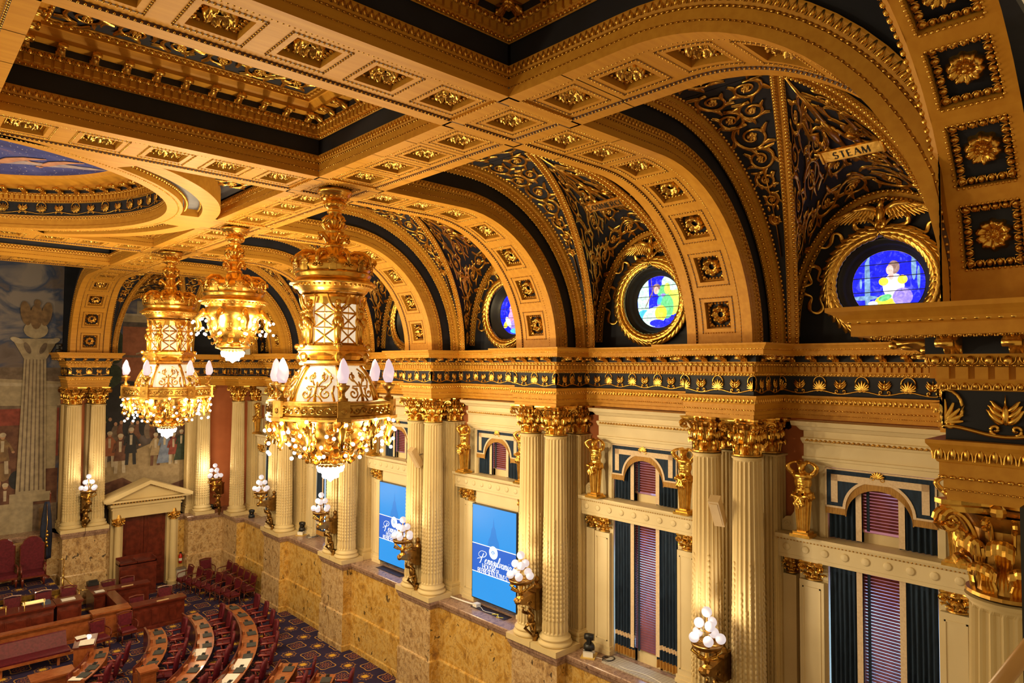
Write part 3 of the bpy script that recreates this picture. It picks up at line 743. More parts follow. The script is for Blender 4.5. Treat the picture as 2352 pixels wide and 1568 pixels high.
# flat soffit between drum and beams, with crescent recesses and spandrels
def soffit_fill():
    m = M(); xb = XB-BW
    def lim(t):                     # distance from the centre to the beams' inner edge
        c, s = math.cos(t), math.sin(t); return min((xb-cx)/max(c, 1e-6), 5.17/max(abs(s), 1e-6))
    th = np.linspace(-PI/2+.001, PI/2-.001, 181); A = []
    for i in range(len(th)-1):
        t0, t1 = th[i], th[i+1]; q = []
        d = abs(math.degrees((t0+t1)/2)); L0, L1 = lim(t0), lim(t1)
        def pt(r, t, z=ZC): return (cx+r*math.cos(t), cyy+r*math.sin(t), z)
        a0, a1 = min(5.50, L0), min(5.50, L1)
        lo, hi = 5.52, 5.98
        if 8 < d < 66 and L0 > hi+.2:
            o0, o1 = min(6.41, L0), min(6.41, L1)
            for r0, r1, z0, z1, mm in ((5.5, lo, ZC, ZC, 0), (lo, lo, ZC, ZC+.2, 0), (lo, hi, ZC+.2, ZC+.2, 2), (hi, hi, ZC+.2, ZC, 0)):
                m.add([pt(r0, t0, z0), pt(r1, t0, z1), pt(r1, t1, z1), pt(r0, t1, z0)], [(0, 1, 2, 3)], mm)
            for e_ in (t0, t1):
                if not (8 < abs(math.degrees(e_+(e_-(t0+t1)/2))) < 66): m.add([pt(lo, e_), pt(hi, e_), pt(hi, e_, ZC+.2), pt(lo, e_, ZC+.2)], [(0, 1, 2, 3)])
            m.add([pt(hi, t0), pt(o0, t0), pt(o1, t1), pt(hi, t1)], [(0, 1, 2, 3)])
            if L0 > 6.42 and L1 > 6.42:
                m.add([pt(6.41, t0), pt(6.41, t0, ZC+.5), pt(6.41, t1, ZC+.5), pt(6.41, t1)], [(0, 1, 2, 3)])
                m.add([pt(6.41, t0, ZC+.5), pt(L0, t0, ZC+.5), pt(L1, t1, ZC+.5), pt(6.41, t1, ZC+.5)], [(0, 1, 2, 3)], 1)
        elif L0 > a0+.001: m.add([pt(a0, t0), pt(L0, t0), pt(L1, t1), pt(a1, t1)], [(0, 1, 2, 3)])
    return m
slate = pmat('slate_blue_panel', (.16, .16, .20), (.11, .11, .15), (1, 1, 1), 2., .6)
ob = struct('ceiling_ring_soffit', soffit_fill(), [ochre, navy, slate]); g = M()
for sg in (-1, 1):
    n = 42
    for i in range(n):
        t = sg*math.radians(9+(58-9)*(i+.5)/n)
        g.stamp(M().ball((0, 0, 0), (.045, .06, .05), 6, 4), [Tm((cx+5.60*math.cos(t), cyy+5.60*math.sin(t), ZC+.13), rz=t+PI/2)])
        g.stamp(M().ball((0, 0, 0), (.04, .03, .03), 6, 4), [Tm((cx+5.93*math.cos(t), cyy+5.93*math.sin(t), ZC+.13), rz=t+PI/2)])
    for ax, cy2 in ((0, 0),):
        a = M(); arabesque(a, -.95, .95, -1.15, 1.15, .40, 9)
        v = a.v(); v = np.column_stack([v[:, 0]+5.78, cyy+sg*4.0+v[:, 1]*sg, ZC+.48-v[:, 2]]); r = np.hypot(v[:, 0]-cx, v[:, 1]-cyy); a.V = [v]
        g.merge(a)
struct('gilt_moulding', g, gold, True, ob)
put_flower(bender((6.05, 20.18), (1, 0)), 0.)
# painted ceiling disc: night sky with drifting pale figures (plain stand-in)
def skyblue():
    m, nt, p = nodes('painted_night_sky'); v = wpos(nt); n1 = noise(nt, v, .9, 4, 1.2); n2 = noise(nt, v, 14., 1); n3 = noise(nt, v, .35, 2)
    c = ramp(nt, n1, ((.3, (.020, .022, .15)), (.5, (.035, .05, .28)), (.62, (.06, .07, .30)), (.74, (.16, .09, .22))))
    c = mix(nt, mth(nt, 'GREATER_THAN', n2, .72), c, (.8, .75, .7)); nt.links.new(c, p.inputs['Base Color']); p.inputs['Roughness'].default_value = .8; return m
m = M(); rr = 4.5
m.add([(cx, cyy, ZC+1.42)]+[(cx+rr*math.cos(t), cyy+rr*math.sin(t), ZC+1.40) for t in np.arange(64)*2*PI/64], [(0, 1+i, 1+(i+1) % 64) for i in range(64)])
skin_p = pmat('painted_flesh', (.55, .27, .17), (.40, .18, .14), (3, 3, 3), 2., .8); gauze = pmat('painted_gauze', (.42, .33, .36), (.25, .22, .34), (3, 3, 3), 1.5, .8)
ob = m.obj('ceiling_painting', skyblue()); tag(ob, 'round ceiling painting of a blue starry sky with pale floating figures', 'painting')
m = M(); ZP = ZC+1.385
def flatp(m, P, r, z=ZP, mi=0):
    P = np.array(P, float); m.tube(np.column_stack([P, np.full(len(P), z)]), r, 8, flat=.04, m=mi)
for ox, oy, k in ((1.2, 22.9, 1), (2.3, 22.4, .9), (.2, 23.3, 1), (3.2, 22.0, .8)):
    flatp(m, [(ox-.1*k, oy+.35*k), (ox, oy+.12*k), (ox+.15*k, oy-.3*k), (ox+.45*k, oy-.7*k), (ox+.9*k, oy-1.0*k)], [.10*k, .16*k, .19*k, .14*k, .03], mi=0)
    flatp(m, [(ox, oy), (ox+.5*k, oy-.2*k), (ox+1.1*k, oy-.35*k), (ox+1.7*k, oy-.6*k)], [.1*k, .22*k, .18*k, .02], ZP+.004, 1)
    flatp(m, [(ox, oy+.1), (ox-.45*k, oy+.05), (ox-.7*k, oy-.25*k)], [.08*k, .06*k, .03], mi=0); flatp(m, [(ox-.13*k, oy+.45*k), (ox-.16*k, oy+.62*k)], [.11*k, .10*k], mi=0)
m.obj('painted_figures', [skin_p, gauze], ob, True)

# ---------------------------------------------------------------- cove compartments over each window bay
XL = 15.95; RW = 4.55; SP = ZC-RC                                       # lunette plane, radius of the web, springing height
EA, EB, EZ = 2.10, 3.16, .74
def web_x(h, hm=1.76): return h
def ridge(t):                                                           # t 0..pi from one foot over the crown to the other: (outward distance, half width, height)
    h = 1.70*math.cos(t); a = abs(h)/1.70
    X = 10.9+(15.33-10.9)*(1-(1-a)**.62) if a < 1 else 15.33
    X = min(15.33, 11.0+4.33*a**1.05)
    q = min(1, max(0, (X-10.75)/RW)); return X, h, SP+RW*math.sqrt(max(0, 1-q*q))
def lun(t): return XL, EA*math.cos(t), EZ+EB*math.sin(t) if t not in () else 0
def bay_mesh(side_span=None):
    """local frame: x outwards (world-like), y along the wall from the bay centre, z height"""
    m = M(); g = M(); tt = np.linspace(0, PI, 49)
    L = np.array([lun(t) for t in tt]); R = np.array([ridge(t) for t in tt]); L0 = L.copy()
    L0[:, 2] = np.maximum(L0[:, 2], .55)
    S = [L0*(1-w_)+R*w_+np.array([0, 0, .25*math.sin(PI*w_)])*0 for w_ in np.linspace(0, 1, 7)]
    m.loft(np.array(S), cv=False, m=1)                                   # penetration panel
    # side webs: from outer border |y|=1.86 to the ridge, on the cylinder
    for sg in (-1, 1):
        rows = []
        for i in range(25):
            t = PI/2*i/24; X, h, z = ridge(t); q = [(X, sg*(abs(h)*(1-w_)+1.88*w_), z) for w_ in np.linspace(0, 1, 4)]; rows.append(q)
        m.loft(rows, cv=False, m=1)
        m.loft([[(x, sg*yv, SP+RW) for yv in (0, 1.0, 1.88)] for x in (8.9, 11.0)], cv=False, m=1)
    # inner mouldings along both ribs (border |y| 2.13 -> 1.88), and along the long beam
    a = np.linspace(0, PI/2, 20)
    for sg in (-1, 1):
        def along(r, y):
            return [(8.45, sg*y, SP+r)]+[(10.75+r*math.sin(q), sg*y, SP+r*math.cos(q)) for q in a]+[(10.75+r, sg*y, .5)]
        pr = [(4.33, 2.16), (4.30, 2.12), (4.30, 2.07), (4.38, 2.05), (4.40, 2.0), (4.46, 1.98), (4.47, 1.92), (4.56, 1.90), (4.58, 1.86)]
        m.loft([along(r, y) for r, y in pr], cv=False)
        for r, y, sz, pit in ((4.31, 2.10, 1.6, .10), (4.395, 2.02, 2.2, .11), (4.47, 1.95, .9, .07), (4.56, 1.87, 2.4, .11)):
            Ltot = 2.3+r*PI/2; n = int(Ltot/pit); Ts = []
            for i in range(n):
                s = (i+.5)*Ltot/n
                if s < 2.3: p = (8.45+s, sg*y, SP+r-.012); an = 0
                else: an = (s-2.3)/r; p = (10.75+(r-.012)*math.sin(an), sg*y, SP+(r-.012)*math.cos(an))
                Ts.append(Tm(p, ry=an, s=sz))
            g.stamp(bead_s, Ts)
    # doubled bead bands: along the ridge and round the lunette
    m.loft([[(XL-.02*0, y*f, EZ+(z-EZ)*f if False else z*1.0) for y, z, f in ()] for _ in ()], cv=False) if False else None
    def band(cur, off0, wd, lift, mat):
        pass
    Lb = []
    for f, dx in ((1.0, -.02), (1.0, -.06), (.965, -.06), (.955, -.03), (.925, -.03), (.915, -.06), (.88, -.06), (.88, .0)):
        Lb.append([(XL+dx, EA*f*math.cos(t), max(.55, EZ+(EB-EA*(1-f))*math.sin(t))) for t in tt])
    m.loft(Lb, cv=False)
    for f, sz in ((.983, 2.6), (.897, 2.6)):
        n = 66; g.stamp(bead_s, [Tm((XL-.075, EA*f*math.cos(t), EZ+(EB-EA*(1-f))*math.sin(t)), s=sz) for t in (np.arange(n)+.5)*PI/n])
    for sg in (-1, 1):
        rows = []
        for i in range(30):
            t = PI/2*i/29; X, h, z = ridge(t); rows.append([(X-.05, sg*(abs(h)+e), z-.03-b) for e, b in ((.13, -.02), (.13, .02), (.03, .02), (.03, .0), (-.03, .0), (-.03, .02), (-.13, .02), (-.13, -.02))])
        m.loft(rows, cv=False)
        pts = np.array([ridge(t) for t in np.linspace(0, PI/2, 200)]); dl = np.concatenate([[0], np.cumsum(np.linalg.norm(np.diff(pts, axis=0), axis=1))]); n = int(dl[-1]/.095)
        for i in range(n):
            s = (i+.5)*dl[-1]/n; p = [np.interp(s, dl, pts[:, j]) for j in range(3)]
            g.stamp(bead_s, [Tm((p[0]-.055, sg*(p[1]+e), p[2]-.06), s=2.3) for e in (-.08, .08)])
    # arabesques: drawn flat, then laid on the compartment surfaces
    A = M()
    def lay_pen(o):                # o in (u -1..1 across, w 0..1 up, h relief)
        v = o.v(); u, w_, h = v[:, 0], v[:, 1], v[:, 2]; t = PI/2-u*PI/2
        t = np.clip(t, .02, PI-.02); Lx = np.column_stack([np.full(len(t), XL), EA*np.cos(t), np.maximum(.55, EZ+EB*np.sin(t))])
        Rr = np.array([ridge(q) for q in t]); p = Lx*(1-w_[:, None])+Rr*w_[:, None]
        nv = np.column_stack([-np.full(len(t), .35), -.0*np.cos(t), -np.full(len(t), .9)]); nv[:, 1] = -.6*np.cos(t); nv /= np.linalg.norm(nv, axis=1)[:, None]
        o.V = [p+nv*h[:, None]]; A.merge(o)
    for sg in (-1, 1):
        for (u, w_, r, a0, s2) in ((.13, .13, .40, 0, 1), (.12, .36, .36, PI, -1), (.13, .60, .38, 0, 1), (.13, .84, .34, 1., -1), (.31, .20, .38, 1.2, -1), (.30, .52, .40, 0, 1), (.31, .82, .26, 2, -1), (.47, .24, .34, 0, 1), (.47, .66, .34, 2, -1), (.60, .45, .36, .5, 1), (.72, .45, .26, 0, -1), (.82, .5, .18, 0, 1), (.91, .5, .11, 0, -1)):
            o = M(); scroll(o, (0, 0), r, a0, s2*sg, w=.06); v = o.v(); ku, kw = 1/(3.2+1.6*u), 1/max(.75, 5*(1-math.sin(u*PI/2))+.7)
            v = v*np.array([ku, kw, 1]); v[:, 0] += sg*u; v[:, 1] += w_; o.V = [v]; lay_pen(o)
        for q in range(46):
            rr = random.Random(q*7+3); o = M(); leaf_at(o, (0, 0), rr.uniform(0, 6.28), rr.uniform(.25, .42), .07, rr.choice((-.7, .7))); u = rr.uniform(.05, .72)**1.3; kw = 1/max(.75, 5*(1-math.sin(u*PI/2))+.7); v = o.v()*np.array([1/(3.2+1.6*u), kw, 1]); v[:, 0] += sg*u; v[:, 1] += rr.uniform(.10, .92); o.V = [v]; lay_pen(o)
        # crouching winged child and a heron-necked beast, as soft relief
        o = M(); k = .10
        for P, r in (([(.10, .40), (.12, .46), (.11, .52)], [.10, .15, .11]), ([(.11, .52), (.10, .565)], [.09, .10]), ([(.12, .50), (.17, .52), (.20, .58)], [.05, .05, .035]), ([(.10, .50), (.06, .53), (.04, .59)], [.05, .05, .035]), ([(.12, .41), (.18, .40), (.19, .33)], [.08, .07, .04]), ([(.09, .41), (.05, .38), (.06, .31)], [.08, .07, .04])):
            o2 = M(); Q = np.array([(a*3.4, b*4.2, .05) for a, b in P]); o2.tube(Q, r, 8, flat=.6); v = o2.v()*np.array([1/3.4*sg, 1/4.2, 1]); o2.V = [v]; o.merge(o2)
        lay_pen(o)
        o = M(); o.tube([(sg*.10, .60, .03), (sg*.15, .68, .05), (sg*.13, .76, .04), (sg*.18, .82, .04)], [.03, .02, .015, .02], 6); lay_pen(o)
    o = M(); o.ball((0, .55, .04), (.03, .10, .05), 8, 5); o.tube([(0, .30, .02), (0, .75, .03), (0, .95, .02)], [.015, .02, .008], 6); lay_pen(o)
    def lay_web(o, sg):            # o in (a angle 0..1 along the cove, f 0 ridge..1 border)
        v = o.v(); t = np.clip(v[:, 0], 0.02, 1)*PI/2; P = np.array([ridge(q) for q in t]); h0 = np.abs(P[:, 1]); f = v[:, 1]
        y = sg*(h0+.15+(1.82-h0-.15)*f); an = np.arctan2(P[:, 0]-10.75, P[:, 2]-SP)
        o.V = [np.column_stack([P[:, 0]-np.sin(an)*v[:, 2], y, P[:, 2]-np.cos(an)*v[:, 2]])]; A.merge(o)
    for sg in (-1, 1):
        for a_, f, r, s2 in ((.95, .30, .34, -1), (.93, .76, .34, 1), (.84, .32, .30, 1), (.82, .74, .32, -1), (.73, .5, .42, 1), (.64, .5, .32, -1), (.56, .5, .24, 1), (.49, .5, .18, -1), (.42, .5, .13, 1)):
            q0, q1 = np.array(ridge((a_-.02)*PI/2)), np.array(ridge((a_+.02)*PI/2)); ds = math.hypot(q1[0]-q0[0], q1[2]-q0[2])/.04; wd = max(.2, 1.67-1.7*math.cos(a_*PI/2))
            o = M(); scroll(o, (0, 0), r, 0, s2*sg, w=.055); v = o.v()*np.array([1/ds, 1/wd, 1]); v[:, 0] += a_; v[:, 1] += f; o.V = [v]; lay_web(o, sg)
        o = M(); o.tube([(.30, .5, .02), (.40, .5, .03), (.50, .5, .03), (.60, .5, .02)], [.05, .03, .02, .04], 6); v = o.v(); lay_web(o, sg)
        for a_ in (.46, .50, .54, .58):
            for f in (.25, .75): o = M().ball((a_, f, .02), (.012, .10, .03), 6, 4); lay_web(o, sg)
    o = M(); arabesque(o, 9.05, 10.95, -1.6, 1.6, .42, 8); v = o.v(); o.V = [np.column_stack([v[:, 0], v[:, 1], SP+RW-v[:, 2]])]; A.merge(o)
    return m, g, A
bm, bgd, ba = bay_mesh(); me1 = bm.mesh('cove_compartment', [ochre, navy]); me2 = bgd.mesh('gilt_moulding', gold, True); me3 = ba.mesh('gilt_arabesque', gold, True)
BAYS = [5.18, 11.18, 17.18, 23.18, 29.18, 35.18]
def put_bay(T):
    o = bpy.data.objects.new(nm(), me1); C.objects.link(o); o.matrix_world = Matrix(T.tolist()); o['kind'] = 'structure'
    for n_, mm in (('gilt_moulding', me2), ('gilt_arabesque', me3)):
        c = bpy.data.objects.new(n_, mm); C.objects.link(c); c.parent = o
for y in BAYS: put_bay(Tm((0, y, 0)))
# front-wall compartment (cove turned towards the front)
put_bay(frame((10.62, 24.42, 0), (0, 1, 0), (-1, 0, 0), (0, 0, 1)))
# wall behind the lunettes, with a round opening in each
def disc_hole(m, yc, zc, r, x, y0, y1, z0, z1, n=48):
    t = np.arange(n)*2*PI/n; Cc = np.column_stack([np.full(n, x), yc+r*np.cos(t), zc+r*np.sin(t)])
    O = []
    for a in t:
        c, s = math.cos(a), math.sin(a); k = min((y1-yc)/max(c, 1e-9) if c > 0 else (y0-yc)/min(c, -1e-9), (z1-zc)/max(s, 1e-9) if s > 0 else (z0-zc)/min(s, -1e-9)); O.append((x, yc+k*c, zc+k*s))
    m.loft([O, Cc]); return Cc
m = M()
for y in BAYS: disc_hole(m, y, 1.86, 1.02, XL+.01, y-3, y+3, .5, 5.3)
struct('wall_right_lunettes', m, navy)
m = M().box(7.0, 16.2, 2, 41, 5.25, 5.4); m.box(-8, 7, 1, 41, 5.7, 5.8); struct('ceiling', m, navy)
# ================================================================ window bays (local origin: bay centre on the wall, y along the wall, x outwards like the world)
def fuse(m, vox=.02, it=2, mat_=gold, name='figure'):
    """melt overlapping lumps into one continuous skin"""
    o = m.obj('tmp', mat_); r = o.modifiers.new('r', 'REMESH'); r.mode = 'VOXEL'; r.voxel_size = vox
    s = o.modifiers.new('s', 'SMOOTH'); s.iterations = it; s.factor = .6
    dg = bpy.context.evaluated_depsgraph_get(); dg.update(); me = bpy.data.meshes.new_from_object(o.evaluated_get(dg)); me.name = name
    bpy.data.objects.remove(o); me.polygons.foreach_set('use_smooth', np.ones(len(me.polygons), bool))
    if not me.materials: me.materials.append(mat_)
    return me
def mobj(name, me, parent=None, loc=(0, 0, 0), rz=0, s=1):
    o = bpy.data.objects.new(name, me); C.objects.link(o); o.location = loc; o.rotation_euler = (0, 0, rz); o.scale = (s, s, s)
    if parent: o.parent = parent
    return o
def atlas_body():
    m = M()                                             # faces -x
    m.ball((0, 0, 1.20), (.12, .165, .20), 12, 8); m.ball((-.02, 0, 1.34), (.12, .19, .11), 12, 7); m.ball((0, 0, 1.02), (.11, .145, .13), 10, 6)
    m.ball((-.07, .07, 1.35), (.06, .075, .06), 8, 5); m.ball((-.07, -.07, 1.35), (.06, .075, .06), 8, 5)
    for z in (1.22, 1.16, 1.10):
        for s in (-1, 1): m.ball((-.10, s*.035, z), (.03, .035, .028), 6, 4)
    m.tube([(0, 0, 1.40), (-.03, 0, 1.50)], [.06, .055], 8)
    m.ball((-.05, 0, 1.555), (.085, .072, .10), 10, 8); m.ball((-.125, 0, 1.545), (.025, .018, .03), 6, 4); m.ball((-.10, 0, 1.50), (.05, .05, .07), 8, 5)
    for a in np.linspace(-1.2, 1.2, 7): m.ball((-.03+.04*math.cos(a)*0, .075*math.sin(a), 1.61+.02*math.cos(a)), (.06, .03, .04), 6, 4)
    for s in (-1, 1):
        m.tube([(0, s*.17, 1.38), (-.03, s*.24, 1.46), (-.05, s*.28, 1.55)], [.062, .055, .045], 8)
        m.tube([(-.05, s*.28, 1.55), (-.02, s*.20, 1.62), (.02, s*.09, 1.66)], [.045, .04, .03], 8); m.ball((.02, s*.07, 1.665), (.04, .05, .03), 6, 4)
    for i in range(9):                                   # knotted drapery round the hips
        a = i*2*PI/9; m.tube([(-.13*math.cos(a), .16*math.sin(a), .98), (-.15*math.cos(a+.3), .18*math.sin(a+.3), .88), (-.10*math.cos(a+.2), .13*math.sin(a+.2), .78)], [.04, .05, .02], 6)
    m.ball((-.16, 0, .88), (.05, .07, .06), 8, 5)
    for s in (-1, 0, 1): m.tube([(-.17, s*.02, .86), (-.19, s*.08, .74), (-.17, s*.05, .62)], [.035, .045, .015], 6)
    for s in (-1, 1): m.tube([(-.15, s*.03, .90), (-.17, s*.13, .93), (-.14, s*.18, .86)], [.03, .04, .015], 6)
    return fuse(m, .017, 2, gold, 'torso')
def herm():
    m = M().box(-.22, .18, -.22, .22, 0, .07); m.box(-.17, .14, -.17, .17, .07, .12)
    def rg(z, a): return [(-a, -a, z), (a*.8, -a, z), (a*.8, a, z), (-a, a, z)]
    m.loft([rg(.12, .10), rg(.90, .145)], caps=True)
    for i in range(5):
        t = (i-2)/2.4; m.tube([(-.10, t*.10, .14), (-.145, t*.145, .88)], [.012, .016], 5)
        for s in (-1, 1): m.tube([(t*.08, s*.10, .14), (t*.12, s*.145, .88)], [.012, .016], 5)
    return m
AT = None
def atlas(x, y, z, label, rz=0, s=1.):
    global AT
    if AT is None:
        t = empty('atlas_figure', (x, y, z), rz, label, 'statue', 'gilt half-figures beside the upper windows')
        mobj('torso', atlas_body(), t).scale = (1.18, 1.22, 1.0); herm().obj('pedestal', gold, t); AT = t; return t
    return dup(AT, (x, y, z), rz, label)
def window_surround(yc, name, screen=False, hw=2.13):
    o = empty(name, (0, yc, 0), kind='structure')
    m = M()
    for s in (-1, 1):
        a, b = sorted((s*1.07, s*1.70))
        m.box(15.50, 15.78, a, b, -8.18, -4.33)
        a, b = sorted((s*1.12, s*1.66)); m.box(15.38, 15.5, a, b, -7.95, -4.76); m.box(15.33, 15.5, a-.05, b+.05, -8.18, -8.05); m.box(15.355, 15.5, a-.03, b+.03, -8.05, -7.95)
        for q0, q1, zz0, zz1 in ((a+.07, a+.10, -7.8, -4.9), (b-.10, b-.07, -7.8, -4.9), (a+.07, b-.07, -7.8, -7.77), (a+.07, b-.07, -4.93, -4.9)): m.box(15.365, 15.38, q0, q1, zz0, zz1)
        a, b = sorted((s*1.80, s*2.10)); m.box(15.52, 15.78, a, b, -7.95, -4.76); m.box(15.48, 15.78, a-.03, b+.03, -8.18, -7.95)
        a, b = sorted((s*1.07, s*1.26)); m.box(15.50, 15.78, a, b, -3.76, -2.19); a, b = sorted((s*1.10, s*1.22)); m.box(15.46, 15.5, a, b, -3.76, -2.19)
        a, b = sorted((s*1.26, s*1.72)); m.box(15.66, 15.78, a, b, -3.76, -2.19)
    pr = [(.78, -4.33), (.0, -4.33), (.0, -4.25), (-.02, -4.24), (-.02, -3.93), (-.05, -3.92), (-.07, -3.88), (-.13, -3.87), (-.15, -3.82), (-.15, -3.77), (.6, -3.755)]
    m.loft([[(15.32+o_, y, z) for o_, z in pr] for y in (-hw, hw)], cv=False)
    m.prism([(15.32+o_, z) for o_, z in pr], -hw, -hw+.001, 1); m.prism([(15.32+o_, z) for o_, z in pr], hw-.001, hw, 1)
    pr = [(.30, -2.19), (.0, -2.19), (.0, -2.07), (-.03, -2.05), (-.03, -2.0), (.0, -1.99), (.0, -1.72), (-.02, -1.70), (-.05, -1.62), (-.05, -1.58), (.0, -1.56), (.0, -1.42), (-.06, -1.40), (-.12, -1.32), (-.20, -1.30), (-.22, -1.20), (.3, -1.19)]
    P = [(15.78, -1.55), (15.42, -1.55), (15.42, 1.55), (15.78, 1.55)]
    sweep(m, P, [(-(o_), z) for o_, z in pr])
    for s in (-1, 1):                                     # side scrolls
        m.prism([(s*1.70, -3.755), (s*2.12, -3.755), (s*2.12, -3.55), (s*2.02, -3.44), (s*1.90, -3.42), (s*1.82, -3.30), (s*1.80, -3.12), (s*1.76, -3.0), (s*1.70, -2.95)], 15.50, 15.62, 0)
        sp = spiral((s*1.98, -3.60), .10, 1.4, 0, s, 20); m.tube(np.column_stack([np.full(20, 15.49), sp]), .016, 5)
        sp = spiral((s*1.78, -3.12), .06, 1.2, 0, s, 16); m.tube(np.column_stack([np.full(16, 15.49), sp]), .012, 5)
    m.obj('surround', creamw, o)
    d = M(); n = 10
    for i in range(n):
        y = -hw+.22+(2*hw-.44)*i/(n-1); d.add(*(lambda q: (q.v(), [a for a, _ in q.F]))(M().lathe([(.085, 0), (.085, .015), (.06, .022), (.001, .03)], 14).map(lambda v: np.column_stack([15.30-v[:, 2], v[:, 0]+y, v[:, 1]-4.08]))))
    d.obj('roundels', creamw, o, True)
    g = M(); run(g, [(15.32, -hw), (15.32, hw)], .055, -3.90, u_bead(.045, .018), .075); run(g, [(15.42, -1.5), (15.42, 1.5)], .04, -1.63, u_leaf(.1, .06), .1)
    g.obj('bead_moulding', goldd, o, True)
    c = capital(.175, .44); v = c.v(); v[:, 0] = np.clip(v[:, 0], -.4, .1); c.V = [v]; cm = c.mesh('capital', [gold, goldd])
    c2 = capital(.085, .40); v = c2.v(); v[:, 0] = np.clip(v[:, 0], -.3, .1); c2.V = [v]; cm2 = c2.mesh('capital', [gold, goldd])
    for s in (-1, 1): mobj('capital', cm, o, (15.56, s*1.39, -4.76)); mobj('capital', cm2, o, (15.62, s*1.95, -4.75))
    # sash, glass with daylight behind it
    f = M(); f.box(15.70, 15.76, -1.07, 1.07, -3.76, -3.55); f.box(15.70, 15.76, -1.07, 1.07, -8.18, -7.85)
    for y in (-.42, .42): f.box(15.70, 15.76, y-.04, y+.04, -8.18, -4.33); f.box(15.70, 15.76, y-.04, y+.04, -3.76, -2.19)
    f.obj('sash', creamw, o)
    if screen: M().box(15.42, 15.62, -1.07, 1.07, -4.82, -4.33).obj('panel_above_screen', creamw, o)
    q = M(); q.add([(15.765, -1.07, -8.1), (15.765, 1.07, -8.1), (15.765, 1.07, -4.3), (15.765, -1.07, -4.3)], [(0, 1, 2, 3)]); q.add([(15.765, -1.07, -3.7), (15.765, 1.07, -3.7), (15.765, 1.07, -2.19), (15.765, -1.07, -2.19)], [(0, 1, 2, 3)])
    q.obj('daylit_glass', dayglass, o); return o
def daylight():
    m, nt, p = nodes('daylit_window_glass'); v = wpos(nt); g = nt.nodes.new('ShaderNodeSeparateXYZ'); nt.links.new(v, g.inputs[0])
    n = noise(nt, v, 1.1, 3, .5); zz = mth(nt, 'MULTIPLY', mth(nt, 'SUBTRACT', -4.3+FZ, g.outputs[2]), .9)
    f = mth(nt, 'ADD', mth(nt, 'MINIMUM', mth(nt, 'MAXIMUM', zz, 0.), 1.), mth(nt, 'MULTIPLY', mth(nt, 'SUBTRACT', n, .5), 1.2))
    c = ramp(nt, f, ((.15, (.10, .035, .045)), (.55, (.22, .30, .62)), (.9, (.34, .60, 1.)))); nt.links.new(c, p.inputs['Emission Color']); p.inputs['Emission Strength'].default_value = 1.6
    p.inputs['Base Color'].default_value = (.1, .1, .1, 1); m.cycles.emission_sampling = 'NONE'; return m
dayglass = daylight()
def drape(y0, y1, z0, z1, x=15.56, lead=0, bottom=True, folds=7):
    """curtain half: navy folds, a cream leading edge, bands and a fringe at the foot"""
    m = M(); n = folds*8; ys = np.linspace(y0, y1, n+1); ph = np.arange(n+1)/8*2*PI
    amp = .035; zs = [z1, z1-.15, z0+(z1-z0)*.5]+([z0+.62, z0+.50, z0+.36, z0+.22, z0] if bottom else [z0])
    rows = []
    for i, z in enumerate(zs):
        a = amp*(.35+.65*min(1, (z1-z)/.8)); rows.append([(x+a*math.sin(p)+.01*math.sin(p*.37+i), y, z) for p, y in zip(ph, ys)])
    rows = np.array(rows)
    for i in range(len(zs)-1):
        mi = 0
        if bottom: mi = {3: 1, 5: 0, 6: 2}.get(i, 0)
        if bottom and i == 4: mi = 0
        m.loft(rows[i:i+2], cv=False, m=mi)
    ye = y1 if lead > 0 else y0
    m.loft([[(x-.045, ye-(.12 if lead > 0 else -.12)*q, z) for q in (0, .5, 1)] for z in (z1, (z0+z1)/2, z0+(.3 if bottom else .02))], cv=False, m=1)
    return m
